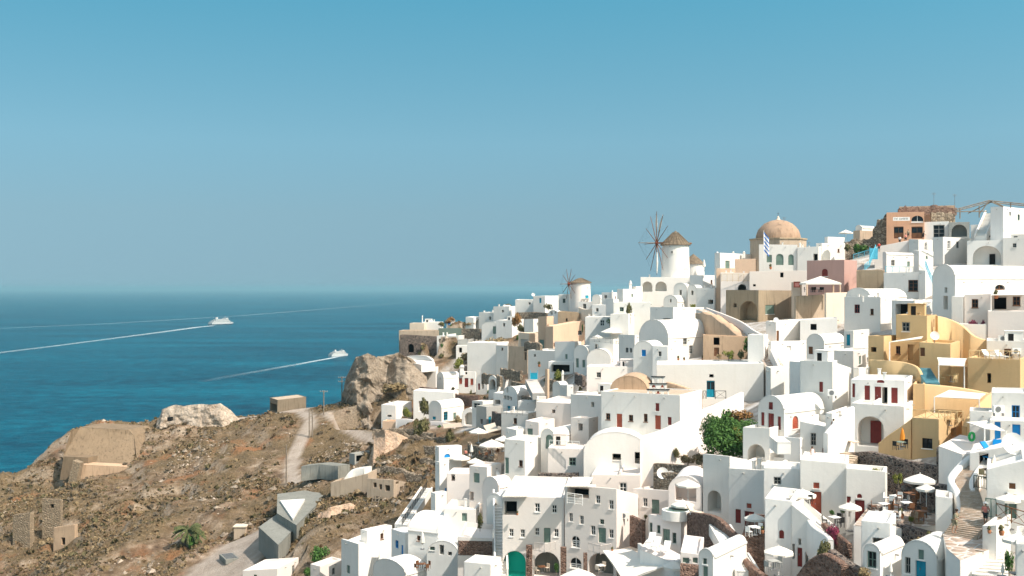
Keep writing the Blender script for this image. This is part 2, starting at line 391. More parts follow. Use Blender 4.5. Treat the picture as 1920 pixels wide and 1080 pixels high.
# ---------------------------------------------------------------- sea: rings that widen towards the horizon
def mat_sea():
    m, nt, b = base_mat('deep_teal_sea', 0.32); L = nt.links.new
    b.inputs['Specular IOR Level'].default_value = 0.02; b.inputs['IOR'].default_value = 1.33
    f = noise(nt, 0.004, 5, 0.6, stretch=(0.5, 1.6, 1))
    f2 = noise(nt, 0.075, 4, 0.6, stretch=(0.8, 0.75, 1))
    ad = nt.nodes.new('ShaderNodeMath'); ad.operation = 'ADD'; L(f, ad.inputs[0]); L(f2, ad.inputs[1])
    hf = nt.nodes.new('ShaderNodeMath'); hf.operation = 'MULTIPLY'; hf.inputs[1].default_value = 0.5; L(ad.outputs[0], hf.inputs[0])
    c = ramp(nt, hf.outputs[0], [(0.36, (0.0003, 0.028, 0.055)), (0.5, (0.0006, 0.064, 0.106)), (0.64, (0.0015, 0.112, 0.168))])
    L(c, b.inputs['Base Color'])
    a2 = nt.nodes.new('ShaderNodeMath'); a2.operation = 'ADD'
    L(noise(nt, 0.07, 4, 0.6, stretch=(0.6, 1.3, 1)), a2.inputs[0]); L(noise(nt, 0.35, 3, 0.6), a2.inputs[1])
    bump(nt, b, a2.outputs[0], 2.2, 0.9)
    return m
mb = MB(); ms = mat_sea()
rings = [30, 200, 500, 1000, 2000, 4000, 8000, 16000, 32000, 64000, 130000]; vs = []; fs = []; nn = 64
for r in rings:
    for k in range(nn): vs.append((r * math.cos(2 * math.pi * k / nn), 300 + r * math.sin(2 * math.pi * k / nn), 0))
for i in range(len(rings) - 1):
    for k in range(nn): fs.append((i * nn + k, i * nn + (k + 1) % nn, (i + 1) * nn + (k + 1) % nn, (i + 1) * nn + k))
vs.append((0, 300, 0)); fs += [(k, (k + 1) % nn, len(vs) - 1) for k in range(nn)]
mb.mesh(vs, fs, ms); tag(mb.build('sea'), kind='structure')
# land floor under the hillside reaching past it so nothing is open underneath
# ---------------------------------------------------------------- air
hz = MB(); hm = bpy.data.materials.new('sea_haze'); hm.use_nodes = True; t = hm.node_tree; t.nodes.clear()
pv = t.nodes.new('ShaderNodeVolumePrincipled'); pv.inputs['Density'].default_value = 0.000075
pv.inputs['Color'].default_value = (0.33, 0.60, 0.71, 1); pv.inputs['Anisotropy'].default_value = 0.1
mo = t.nodes.new('ShaderNodeOutputMaterial'); t.links.new(pv.outputs[0], mo.inputs['Volume'])
hz.box(-140000, 140000, -140000, 140000, -12, 132, hm)
tag(hz.build('haze'), kind='stuff')
# ---------------------------------------------------------------- builders for houses, walls, decks and steps
PAINT = {'r': RED, 't': TERRA, 'b': BLUE, 'q': TURQ, 'g': GREEN, 'w': OFFW, 'n': WOODB, 'k': DARK, 'e': GREY}
def hole_poly(u0, u1, z0, z1, arch):
    if not arch: return [(u0, z0), (u1, z0), (u1, z1), (u0, z1)]
    r = (u1 - u0) / 2; ry = min(r, (z1 - z0) * 0.6); cx = (u0 + u1) / 2; zc = z1 - ry; n = 10
    return [(u0, z0), (u1, z0)] + [(cx + r * math.cos(math.pi * k / n), zc + ry * math.sin(math.pi * k / n)) for k in range(n + 1)]
def wall_face(mb, prof, holes, fn, mat, inn, depths):
    """prof: outline in wall coordinates; fn(u, z, d) -> local point d metres behind the face"""
    polys = [[Vector((u, z, 0)) for u, z in prof]] + [[Vector((u, z, 0)) for u, z in h] for h in holes]
    tris = tessellate_polygon(polys); flat_ = [p for poly in polys for p in poly]
    mb.mesh([fn(p.x, p.y, 0) for p in flat_], tris, mat)
    for h, dp in zip(holes, depths):
        n = len(h)
        for k in range(n):
            a, b = h[k], h[(k + 1) % n]
            mb.face([fn(a[0], a[1], 0), fn(b[0], b[1], 0), fn(b[0], b[1], dp), fn(a[0], a[1], dp)], inn)
def prism(mb, poly, fn, d0, d1, mat):
    n = len(poly)
    mb.face([fn(u, z, d0) for u, z in poly], mat); mb.face([fn(u, z, d1) for u, z in reversed(poly)], mat)
    for k in range(n):
        a, b = poly[k], poly[(k + 1) % n]
        mb.face([fn(*a, d0), fn(*b, d0), fn(*b, d1), fn(*a, d1)], mat)
def bar(mb, fn, u0, u1, z0, z1, d0, d1, mat): prism(mb, [(u0, z0), (u1, z0), (u1, z1), (u0, z1)], fn, d0, d1, mat)
def fitting(parent, kind, u0, u1, z0, z1, fn, near):
    """the joinery that fills one opening"""
    arch = kind[0] == 'a'; k = kind[1:] if arch else kind
    poly = hole_poly(u0, u1, z0, z1, arch); W_, H_ = u1 - u0, z1 - z0
    col = PAINT.get(k[1:2], OFFW)
    if k[0] == 'w':                                          # glazed window
        f = MB(); t = max(0.05, min(0.10, W_ * 0.11)); zr = z1 - (W_ / 2 if arch else 0)
        bar(f, fn, u0, u0 + t, z0, zr, 0.12, 0.22, col); bar(f, fn, u1 - t, u1, z0, zr, 0.12, 0.22, col)
        bar(f, fn, u0, u1, z0, z0 + t, 0.115, 0.225, col)
        bar(f, fn, u0, u1, zr - t, zr, 0.115, 0.225, col)
        bar(f, fn, (u0 + u1) / 2 - t * .4, (u0 + u1) / 2 + t * .4, z0, z1 - 0.01, 0.125, 0.215, col)
        for q in ((0.5,) if H_ < 1.3 else (0.36, 0.68)):
            zz = z0 + (zr - z0) * q; bar(f, fn, u0, u1, zz - t * .35, zz + t * .35, 0.13, 0.21, col)
        bar(f, fn, u0 - 0.08, u1 + 0.08, z0 - 0.09, z0 - 0.003, -0.09, 0.12, OFFW if k[1:2] != 'n' else col)
        wo = f.build('window', parent)
        g = MB(); prism(g, poly, fn, 0.225, 0.25, GLASS); g.build('pane', wo)
    elif k[0] in 's':                                        # closed shutters
        f = MB(); prism(f, poly, fn, 0.10, 0.15, col); m_ = (u0 + u1) / 2
        n = max(3, int(H_ / 0.22))
        for i in range(n):
            zz = z0 + H_ * (i + 0.5) / n
            if arch and zz > z1 - W_ * 0.45: break
            bar(f, fn, u0 + 0.05, m_ - 0.03, zz - 0.045, zz + 0.045, 0.07, 0.10, col); bar(f, fn, m_ + 0.03, u1 - 0.05, zz - 0.045, zz + 0.045, 0.07, 0.10, col)
        bar(f, fn, u0 - 0.07, u1 + 0.07, z0 - 0.09, z0 - 0.003, -0.07, 0.1, OFFW)
        f.build('shutter', parent)
    elif k[0] == 'd':
        f = MB(); prism(f, poly, fn, 0.14, 0.20, col); m_ = (u0 + u1) / 2; zt = z1 - (W_ / 2 if arch else 0)
        for a, b in ((u0 + 0.06, m_ - 0.04), (m_ + 0.04, u1 - 0.06)):
            for q0, q1 in ((0.06, 0.42), (0.48, 0.92)):
                bar(f, fn, a, b, z0 + (zt - z0) * q0, z0 + (zt - z0) * q1, 0.115, 0.14, GLASS if (q0 > .4 and k[-1] == 'p') else col)
        d = f.build('door', parent)
        if near:
            h = MB(); bar(h, fn, m_ + 0.05, m_ + 0.11, z0 + 0.98, z0 + 1.12, 0.07, 0.115, METAL); h.build('handle', d)
    elif k[0] == 'l':                                        # plain filled panel (blocked or blind opening)
        f = MB(); prism(f, poly, fn, 0.16, 0.20, col if len(k) > 1 else WARM); f.build('panel', parent)
_houses = []
_foot = []
def B(l, c, r, top, base, Y, a, label, mat=WHITE, roof='flat', ops=(), rise=None, dA=6.0, dB=6.0, name='house', cat='house',
      par=0.35, roofmat=None, group=None, found=8.0, sit=True, topA=None, topB=None):
    """house whose near upright corner stands at column c; face A runs back to the left edge l, face B back to the right edge r.
    a is the yaw in degrees; top / base are rows at the near corner (apex row for vaults)."""
    if Y is None: Y = hit(c, base)
    a = R(a); C0 = at(c, base, Y); kx = lambda px: (px - 960.0) / FPX
    A = (-math.cos(a), math.sin(a)); Bv = (math.sin(a), math.cos(a))
    def along(px, d): return (kx(px) * C0.y - C0.x) / (d[0] - kx(px) * d[1])
    if r is None and l is not None: a = max(a, math.atan(kx(l)) + R(0.5)); A = (-math.cos(a), math.sin(a)); Bv = (math.sin(a), math.cos(a))
    if r is not None and abs(r - c) > 0.5:                       # turn the house until its right side faces the viewer
        while math.degrees(a) < 84:
            Bv = (math.sin(a), math.cos(a)); t_ = along(r, Bv)
            if 0.3 < t_ < max(9.0, 1.8 * (r - c) / FPX * C0.y): break
            a += R(1)
        A = (-math.cos(a), math.sin(a))
    wA = along(l, A) if (l is not None and abs(l - c) > 0.5) else dA
    wB = along(r, Bv) if (r is not None and abs(r - c) > 0.5) else dB
    if not (0.3 < wA < 60): wA = dA
    if not (0.3 < wB < 60): wB = dB
    ya = C0.y + (A[1] * wA / 2 if roof == 'vA' else Bv[1] * wB / 2 if roof == 'vB' else 0)
    H = CAMZ + (540.0 - top) / FPX * ya - C0.z
    H = max(H, 0.5)
    fd = found
    wm = roofmat or mat
    fA = lambda u, z, d: (-u, d, z)              # u metres left of the corner
    fB = lambda u, z, d: (-d, u, z)
    lim = wA if roof == 'vA' else wB
    rs = min(rise if rise else lim * 0.45, H * 0.8, lim * 0.5) if roof[0] == 'v' else 0
    Hs = H - rs
    def arcp(w_, n=14, ex=0.0):
        return [(w_ * (0.5 - 0.5 * math.cos(math.pi * k / n)), Hs + ex + rs * math.sin(math.pi * k / n)) for k in range(n + 1)]
    rg = random.Random(label); ops = list(ops); auto = []; plain_ = not ops
    if not ops and cat == 'house' and mat in (WHITE, WARM, CREAM, YELLOW, PEACH) and H > 1.9:
        for face, w_, seen in (('A', wA, l is not None and abs(l - c) > 3), ('B', wB, r is not None and abs(r - c) > 3)):
            if not seen or w_ < 2.2 or rg.random() < .25: continue
            n_ = min(3, max(1, int(w_ / 3.2))); hh = (H if roof == 'flat' else Hs) - .35
            for q in range(n_):
                if rg.random() < .2: continue
                u = w_ * (q + .5 + rg.uniform(-.2, .2)) / n_; sz = rg.choice((.55, .7, .9)); z1 = hh - rg.uniform(.2, .9)
                if z1 > .8: auto.append((face, u - sz / 2, z1 - sz * rg.uniform(1, 1.6), u + sz / 2, z1, rg.choice(('we', 'wg', 'k', 'ww', 'wn', 'k', 'sg', 'we', 'lg'))))
    hA, hB, dpA, dpB, fit = [], [], [], [], []
    for face, t0, z0, t1, z1, kind in auto:
        z0 = max(z0, .1)
        if t0 < .2 or t1 > (wA if face == 'A' else wB) - .2 or z1 - z0 < .3: continue
        if roof == 'v' + face and z1 > Hs - .1: z1 = Hs - .1
        if z1 - z0 < .3: continue
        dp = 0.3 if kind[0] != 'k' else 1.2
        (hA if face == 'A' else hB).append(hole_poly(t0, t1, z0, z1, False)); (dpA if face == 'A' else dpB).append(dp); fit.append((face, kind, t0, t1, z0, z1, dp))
    for op in ops:
        face, x0, y0, x1, y1, kind = op[:6]
        d = A if face == 'A' else Bv; w_ = wA if face == 'A' else wB
        t0, t1 = sorted((along(x0, d), along(x1, d))); tm = (t0 + t1) / 2; Yp = C0.y + d[1] * tm
        z1 = CAMZ + (540 - y0) / FPX * Yp - C0.z; z0 = CAMZ + (540 - y1) / FPX * Yp - C0.z
        t0 = max(t0, 0.08); t1 = min(t1, w_ - 0.08); z0 = max(z0, -fd + 0.2)
        g_ = roof == 'v' + face
        if g_:
            q = 2 * min(t0, w_ - t1) / w_; lim_z = Hs + rs * math.sqrt(max(0, 1 - (1 - min(1, q)) ** 2)) - 0.06
        else: lim_z = (H if roof == 'flat' else Hs) - 0.06
        z1 = min(z1, lim_z)
        if t1 - t0 < 0.15 or z1 - z0 < 0.15: continue
        arch = kind[0] == 'a'; kk = kind[1:] if arch else kind
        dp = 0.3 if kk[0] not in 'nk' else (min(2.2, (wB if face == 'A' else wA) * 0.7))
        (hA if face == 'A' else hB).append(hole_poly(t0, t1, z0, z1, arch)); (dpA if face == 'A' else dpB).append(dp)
        fit.append((face, kind, t0, t1, z0, z1, dp))
    mb = MB()
    if roof == 'flat':
        jit = (rg.uniform(-.16, .16), rg.uniform(-.16, .16)) if cat == 'house' and topA is None and topB is None and H > 2 else (0, 0)       # hand-built walls are never quite level
        tA = H + jit[0] if topA is None else CAMZ + (540 - topA) / FPX * (C0.y + A[1] * wA) - C0.z      # height at the left end
        tB = H + jit[1] if topB is None else CAMZ + (540 - topB) / FPX * (C0.y + Bv[1] * wB) - C0.z
        tC = max(0.5, tA + tB - H)
        pA = [(0, -fd), (wA, -fd), (wA, tA), (0, H)]; pB = [(0, -fd), (wB, -fd), (wB, tB), (0, H)]
        wall_face(mb, pA, hA, fA, mat, mat, dpA); wall_face(mb, pB, hB, fB, mat, mat, dpB)
        mb.face([(-wA, 0, -fd), (-wA, wB, -fd), (-wA, wB, tC), (-wA, 0, tA)], mat)
        mb.face([(0, wB, -fd), (-wA, wB, -fd), (-wA, wB, tC), (0, wB, tB)], mat)
        t = min(0.28, wA * .2, wB * .2); o_ = [(0, 0, H), (-wA, 0, tA), (-wA, wB, tC), (0, wB, tB)]
        i_ = [(-t, t, H), (-wA + t, t, tA), (-wA + t, wB - t, tC), (-t, wB - t, tB)]
        lo = [(x, y, z - par) for x, y, z in i_]
        for k in range(4):
            n_ = (k + 1) % 4
            mb.face([o_[k], o_[n_], i_[n_], i_[k]], mat); mb.face([i_[k], i_[n_], lo[n_], lo[k]], mat)
        mb.face(lo, wm)
    else:
        gA = roof == 'vA'
        wg, wl = (wA, wB) if gA else (wB, wA)
        fg = fA if gA else fB
        arc = arcp(wg)
        prof = [(0, -fd), (wg, -fd)] + list(reversed([p for p in arc]))
        prof = [(0, -fd)] + [(wg, -fd)] + [(u, z) for u, z in reversed(arc)]
        wall_face(mb, prof, hA if gA else hB, fg, mat, mat, dpA if gA else dpB)
        mb.face([fg(u, z, wl) for u, z in prof], mat)
        sp = [(0, -fd), (wl, -fd), (wl, Hs), (0, Hs)]
        if gA:
            wall_face(mb, sp, hB, fB, mat, mat, dpB); mb.face([(-wA, 0, -fd), (-wA, wB, -fd), (-wA, wB, Hs), (-wA, 0, Hs)], mat)
        else:
            wall_face(mb, sp, hA, fA, mat, mat, dpA); mb.face([(0, wB, -fd), (-wA, wB, -fd), (-wA, wB, Hs), (0, wB, Hs)], mat)
        for k in range(len(arc) - 1):
            (u0, z0), (u1, z1) = arc[k], arc[k + 1]
            mb.face([fg(u0, z0, 0), fg(u1, z1, 0), fg(u1, z1, wl), fg(u0, z0, wl)], wm)
        # raised rim over the gable and small eave kerb
        ri = arcp(wg, 14, 0.0); ro = [(wg * 0.5 + (u - wg * 0.5) * 1.0, z + 0.13) for u, z in ri]
        for k in range(len(ri) - 1):
            q = [ri[k], ri[k + 1], ro[k + 1], ro[k]]
            prism(mb, q, fg, -0.02, 0.26, mat)
        if not gA: mb.box(-wA, 0.0, -0.07, 0.12, Hs - 0.05, Hs + 0.12, mat)
        else: mb.box(-0.12, 0.07, 0.28, wB, Hs - 0.05, Hs + 0.12, mat)
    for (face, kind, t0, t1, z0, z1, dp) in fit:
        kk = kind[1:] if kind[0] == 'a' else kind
        if kk[0] in 'nk':                                       # deep alcove with a back wall; dark openings have inner shade painted on it
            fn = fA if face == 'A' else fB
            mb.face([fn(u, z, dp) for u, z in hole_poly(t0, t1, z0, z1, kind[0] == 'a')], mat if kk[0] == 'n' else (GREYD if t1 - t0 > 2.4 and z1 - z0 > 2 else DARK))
    o = mb.build(name, None, smooth=38)
    o.location = C0; o.rotation_euler.z = -a
    tag(o, label, cat, group)
    for (face, kind, t0, t1, z0, z1, dp) in fit:
        kk = kind[1:] if kind[0] == 'a' else kind
        if kk[0] not in 'nk': fitting(o, kind, t0, t1, z0, z1, fA if face == 'A' else fB, Y < 135)
    if cat in ('house', 'hotel') and roof == 'flat' and topA is None and topB is None and mat in (WHITE, WARM, CREAM, YELLOW, PEACH) and wA > 3.6 and wB > 3.4:
        zr = H - par; rk = rg.random(); hA_ = rg.choice((.7, 1.0, 1.3)) if Y < 170 else rg.choice((.5, .8, 1.1))
        if rk < .6 and plain_:                                       # stair head or low vaulted room at the back of the roof
            a0 = rg.uniform(1.6, 2.4); x1 = -wA + .3 + a0 if rg.random() < .5 else -.3; x0 = x1 - a0; y0 = wB - .3 - rg.uniform(1.4, 2.0); sm = MB(); sm.box(x0, x1, y0, wB - .32, zr + .004, zr + par + hA_, mat)
            sm.box(x0 - .06, x1 + .06, y0 - .06, wB - .26, zr + par + hA_, zr + par + hA_ + .1, mat); sm.box(x0 + .4, x0 + 1.0, y0 - .012, y0 + .1, zr + .02, zr + par + hA_ - .25, DARK); sm.build('roof_room', o, smooth=40)
        if rk > .35:
            for q in range(rg.choice((1, 2, 2, 3))):
                sm = MB(); x, y = -rg.uniform(.6, wA - .6), rg.uniform(.8, wB - .5); h_ = par + rg.uniform(.25, .7); sm.box(x - .16, x + .16, y - .16, y + .16, zr + .004, zr + h_, mat); sm.box(x - .22, x + .22, y - .22, y + .22, zr + h_, zr + h_ + .08, mat); sm.build('vent', o, smooth=40)
        if rg.random() < .4 and wA > 5: sm = MB(); x = -wA * rg.uniform(.35, .65); sm.box(x - .13, x + .13, .3, wB - .33, zr + .004, zr + par + .25, mat); sm.build('parapet_wall', o, smooth=40)
    if cat == 'house' and H > 2.2 and mat in (WHITE, WARM) and Y < 230:       # rain spouts under the parapet
        sm = MB()
        for face, w_ in (('A', wA), ('B', wB)):
            if roof == 'v' + face: continue
            for q in range(max(1, int(w_ / 3.5))):
                u = w_ * (q + rg.uniform(.3, .7)) / max(1, int(w_ / 3.5)); zz = (Hs if roof != 'flat' else H) - .45
                if face == 'A' and roof == 'flat' and topA is not None or face == 'B' and topB is not None: continue
                if face == 'A': sm.box(-u - .06, -u + .06, -.28, .01, zz - .05, zz + .05, GREY)
                else: sm.box(-.01, .28, u - .06, u + .06, zz - .05, zz + .05, GREY)
        if sm.v: sm.build('spout', o)
    _houses.append((o, wA, wB, H))
    q_ = [(C0.x, C0.y), (C0.x + A[0] * wA, C0.y + A[1] * wA), (C0.x + A[0] * wA + Bv[0] * wB, C0.y + A[1] * wA + Bv[1] * wB), (C0.x + Bv[0] * wB, C0.y + Bv[1] * wB)]
    if sit: _foot.append((q_, C0.z, base, min(l if l is not None else c, c), max(r if r is not None else c, c), Y))
    return o, wA, wB, H
def extra(ho, name, fnbuild):                       # one more part on a finished house
    mb = MB(); fnbuild(mb); return mb.build(name, ho)
def crom(P, n=5):
    if len(P) < 3: return P
    r = []
    for i in range(len(P) - 1):
        p0 = P[max(i - 1, 0)]; p1 = P[i]; p2 = P[i + 1]; p3 = P[min(i + 2, len(P) - 1)]
        for k in range(n):
            t = k / n; r.append(0.5 * ((2 * p1) + (-p0 + p2) * t + (2 * p0 - 5 * p1 + 4 * p2 - p3) * t * t + (-p0 + 3 * p1 - 3 * p2 + p3) * t ** 3))
    r.append(P[-1]); return r
def Wl(pts, h, label, mat=WHITE, th=0.4, cap=None, name='wall', cat='wall', smooth=True, group=None, rough=0.0):
    """free-standing or retaining wall along a line of top points (column, row, metres away)"""
    P = [at(p[0], p[1], p[2] if len(p) > 2 and p[2] else hit(p[0], p[1])) for p in pts]
    if smooth: P = crom(P)
    elif rough:
        Q = []
        for a_, b_ in zip(P[:-1], P[1:]):
            for k in range(6): Q.append(a_.lerp(b_, k / 6))
        P = Q + [P[-1]]
    rg = random.Random(len(label) * 7 + int(pts[0][0]))
    O = P[0].copy(); L = []
    for i, p in enumerate(P):
        d = (P[min(i + 1, len(P) - 1)] - P[max(i - 1, 0)]); d.z = 0
        if d.length < 1e-4: d = Vector((1, 0, 0))
        d.normalize(); L.append((p - O + Vector((0, 0, rg.uniform(-rough, rough))), Vector((-d.y, d.x, 0)) * th / 2))
    mb = MB(); n = len(L); ch = min(0.1, th * 0.2)
    for i in range(n - 1):
        (p, u), (q, v) = L[i], L[i + 1]; D = Vector((0, 0, h)); c_ = Vector((0, 0, ch))
        us, vs_ = u * (1 - 2 * ch / th), v * (1 - 2 * ch / th)
        for s in (1, -1):
            mb.face([p + u * s - D, q + v * s - D, q + v * s - c_, p + u * s - c_], mat)
            mb.face([p + u * s - c_, q + v * s - c_, q + vs_ * s, p + us * s], mat)
        mb.face([p + us, q + vs_, q - vs_, p - us], mat)
    for (p, u) in (L[0], L[-1]): mb.face([p + u, p - u, p - u - Vector((0, 0, h)), p + u - Vector((0, 0, h))], mat)
    o = mb.build(name, None, smooth=50, loc=O); tag(o, label, cat, group)
    if cap:
        cb = MB()
        for i in range(n - 1):
            (p, u), (q, v) = L[i], L[i + 1]; k_ = 1.25; e = Vector((0, 0, 0.1)); f = Vector((0, 0, 0.012))
            cb.face([p + u * k_ + e, q + v * k_ + e, q - v * k_ + e, p - u * k_ + e], cap)
            for s in (1, -1): cb.face([p + u * k_ * s + f, q + v * k_ * s + f, q + v * k_ * s + e, p + u * k_ * s + e], cap)
        for (p, u) in (L[0], L[-1]):
            k_ = 1.25; e = Vector((0, 0, 0.1)); f = Vector((0, 0, 0.012)); cb.face([p + u * k_ + e, p - u * k_ + e, p - u * k_ + f, p + u * k_ + f], cap)
        cb.build('coping', o)
    return o
def plane_pt(px, py, z):
    Y = (CAMZ - z) * FPX / (py - 540.0); return Vector(((px - 960.0) / FPX * Y, Y, z))
def deck(pts, Y, label, mat=PAVE, th=4.0, name='terrace', cat='terrace', kind=None, z=None, side=None):
    """level surface whose outline is given by columns and rows; Y is the distance of the first corner"""
    z = at(pts[0][0], pts[0][1], Y).z if z is None else z
    P = [plane_pt(px, py, z) for px, py in pts]; O = P[0].copy()
    mb = MB(); Q = [p - O for p in P]; D = Vector((0, 0, th)); tri = tessellate_polygon([[Vector((p.x, p.y, 0)) for p in Q]])
    mb.mesh(Q, tri, mat); n = len(Q)
    for k in range(n): mb.face([Q[k], Q[(k + 1) % n], Q[(k + 1) % n] - D, Q[k] - D], side or WHITE)
    o = mb.build(name, None, loc=O)
    if kind: tag(o, kind=kind)
    else: tag(o, label, cat)
    return o
_stepcache = {}
def steps(p0, p1, w_, n, label, mat=WHITE, name='staircase', cat='staircase', group=None, tread=None, side=0.0):
    """straight flight from foot p0 to head p1 (column, row, metres away); every step is a part"""
    a_ = at(*p0); b_ = at(*p1); d = b_ - a_; run = math.hypot(d.x, d.y); ang = math.atan2(d.y, d.x) - math.pi / 2
    root = empty(name, a_, ang); tag(root, label, cat, group)
    tr = max(run / n, 0.12); rs = d.z / n
    key = (round(tr, 2), round(rs, 2), round(w_, 2), mat.name, (tread or mat).name)
    if key not in _stepcache:
        mb = MB(); mb.box(-w_ / 2, w_ / 2, 0, tr + 0.03, -1.2, rs - 0.05, mat); mb.box(-w_ / 2 - .01, w_ / 2 + .01, -0.04, tr + 0.03, rs - 0.05, rs, tread or mat)
        _stepcache[key] = mb.data('step')
    for i in range(n):
        s = bpy.data.objects.new('step', _stepcache[key]); COL.objects.link(s); s.parent = root; s.location = (0, i * tr, i * rs)
    if side:
        mb = MB()
        for sx in (-1, 1):
            x0, x1 = sx * (w_ / 2), sx * (w_ / 2 + 0.22)
            mb.mesh([(x0, 0, -1), (x1, 0, -1), (x1, 0, side), (x0, 0, side), (x0, run, d.z - 1), (x1, run, d.z - 1), (x1, run, d.z + side), (x0, run, d.z + side)],
                    [(0, 1, 2, 3), (4, 5, 6, 7), (0, 1, 5, 4), (3, 2, 6, 7), (0, 3, 7, 4), (1, 2, 6, 5)], WHITE)
        mb.build('side_wall', root)
    return root

def carve():
    """lower the ground under and just in front of every house so that it stands on it instead of being buried"""
    global ZZ
    for q_, z, base, l, r, Y in _foot:
        P = np.array(q_); x0, y0 = P.min(0) - 2; x1, y1 = P.max(0) + 2
        i0, i1 = max(0, int((x0 - GX0) / GS)), min(len(gx), int((x1 - GX0) / GS) + 2); j0, j1 = max(0, int((y0 - GY0) / GS)), min(len(gy), int((y1 - GY0) / GS) + 2)
        X = XX[j0:j1, i0:i1]; Y_ = YY[j0:j1, i0:i1]; ins = np.ones(X.shape, bool); k_ = np.full(X.shape, 1e9)
        for k in range(4):
            (ax, ay), (bx, by) = P[k], P[(k + 1) % 4]; cr = ((bx - ax) * (Y_ - ay) - (by - ay) * (X - ax)) / math.hypot(bx - ax, by - ay)
            k_ = np.minimum(k_, -cr)
        # signed distance to the footprint is positive inside (corners run clockwise)
        sub = ZZ[j0:j1, i0:i1]; m = k_ > -0.8
        sub[m] = np.minimum(sub[m], z - 0.12)
        # and nothing between the viewer and the doorstep may hide it
        ja, jb = max(0, int((Y - 26 - GY0) / GS)), int((Y - GY0) / GS)
        Yr = YY[ja:jb]; PX = XX[ja:jb] / Yr * FPX + 960; lim = CAMZ + (540 - base) / FPX * Yr - 0.05
        m = (PX > l - 3) & (PX < r + 3) & (ZZ[ja:jb] > lim); ZZ[ja:jb][m] = lim[m]
    def win(Z, r, f):
        for ax in (0, 1): Z = f([np.roll(Z, k, ax) for k in range(-r, r + 1)])
        return Z
    low = win(ZZ, 3, lambda L: np.minimum.reduce(L)); low = win(low, 3, lambda L: sum(L) / len(L)); low = win(low, 2, lambda L: sum(L) / len(L))
    ZZ = np.where(village > 0.3, np.minimum(ZZ, low + 0.5), ZZ); ZZ = np.where(village > 0.3, win(ZZ, 1, lambda L: sum(L) / len(L)), ZZ)
    co[:, 2] = ZZ.reshape(-1); me_t = bpy.data.objects['hillside'].data
    me_t.vertices.foreach_set('co', co.astype('f').reshape(-1)); me_t.update()
# ---------------------------------------------------------------- the town, top right first
hA_, hB_ = 'A', 'B'
o_or = B(1662,1733,None,397,447,218,8,'orange shop building with arched window and name board below the crumbling brick roof',ORANGE,dB=7,
  ops=[('A',1676,425,1694,447,'dnp'),('A',1709,425,1730,447,'dnp'),('A',1709,404.5,1731,417,'aww')],name='shop',cat='shop')[0]
B(1686,1791,None,385,400,226,4,'ruined brick storey with broken edges above the orange shop',RUIN,dB=5,par=.2,name='ruin',cat='ruin')
B(1733,1779,None,415,447,217,6,'small white annex with grey framed glass wall right of the orange shop',WHITE,dB=5,ops=[('A',1750,422,1771,446,'we')])
B(1779,1818,None,416,445,213,6,'grey arched porch between the white annex and the outside staircase',GREY,dB=5,ops=[('A',1784,421,1813,444,'an')],name='porch',cat='porch')
B(1733,1785,None,397,412,224,6,'peach upper wall behind the white annex of the orange shop',PEACH,dB=3)
B(1857,1881,1925,387,470,190,55,'tall white block with grey shaded side, highest on the right edge',WHITE)
B(1820,1866,None,420,470,196,20,'white house with dark doorway beside the outside staircase under the tall block',WHITE,dB=8,ops=[('A',1854,422,1865,445,'k')])
steps((1838,446,193),(1858,400,199),1.6,12,'white outside staircase climbing to the tall block at the top right',WHITE,side=.6)
B(1749,1768,1830,444,495,200,50,'white bastion with grey flank below the porch at the top right',WHITE,topB=447)
B(1813,1882,None,450,497,186,12,'white wall with wide arched alcove and dark door under the tall block',WHITE,dB=5,ops=[('A',1824,461,1877,496,'an')])
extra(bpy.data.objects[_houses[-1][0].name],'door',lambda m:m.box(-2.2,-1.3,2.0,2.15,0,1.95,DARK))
B(1880,1925,None,444,500,184,12,'white block on the right edge beside the wide arched alcove',WHITE,dB=5)
B(1530,1541,1585,456,486,226,58,'white flat house with sloping roof left of the plaza rubble',WHITE)
B(1546,1552,1584,444,457,230,58,'small white roof box on the flat house left of the plaza rubble',WHITE,name='roof_room',cat='roof room')
B(1604,1616,1641,423,434,230,58,'tiny white vaulted hut behind the plaza rubble',WHITE,'vA',rise=.6,name='hut',cat='hut')
B(1600,1612,1640,432,447,229,55,'tan wall stub under the tiny vaulted hut',TANL,name='ruin',cat='ruin')
Wl([(1640,432,224),(1650,412,223),(1665,404,222)],6,'sloping rubble wall climbing to the ruined brick storey',DRYST,th=1.4,smooth=False,rough=.4)
Wl([(1585,452,226),(1610,449,225),(1640,445,224),(1662,446,222)],4,'low rubble wall along the plaza left of the orange shop',DRYST,th=1.0,smooth=False,rough=.3)
B(1640,1704,None,451,500,205,14,'sloping white plaza wall with people standing along it',WARM,dB=9,topA=463,par=.9,name='plaza_wall',cat='wall')
B(1704,1722,1752,449,480,203,50,'white block with ladder stairs right of the plaza wall',WHITE)
B(1655,1662,1713,473,510,196,60,'small white vaulted house under the plaza wall',WHITE,'vA',rise=1.6)
B(1713,1723,1750,470,512,190,58,'narrow white house with round dark pot on the roof, below the ladder stairs',WHITE)
B(1657,1724,1747,510,556,178,15,'white block with pink framed window and turquoise terrace chairs on top',WHITE,ops=[('A',1703,525,1721,546,'wn')])
B(1723,1735,1757,507,552,176,55,'grey shaded block carrying the turquoise railed stairs',WHITE)
B(1606,1657,None,507,545,186,20,'tan shaded wall between the pink house and the white block',TAN,dB=4)
B(1513,1583,1607,487,552,190,18,'dusty pink house with red arched niche and peach side wall',MAUVE,ops=[('A',1541,504,1552,518,'asr')])
B(1586,1632,1700,541,562,167,30,'white vaulted roof house above the grey front with two small dark windows',WHITE,'vA',rise=1.6)
B(1583,1651,1684,557,620,165,38,'white house with broad grey front and two small dark windows',WHITE,
  ops=[('A',1602,571,1612,587,'wr'),('A',1632,579,1638,590,'wn')])
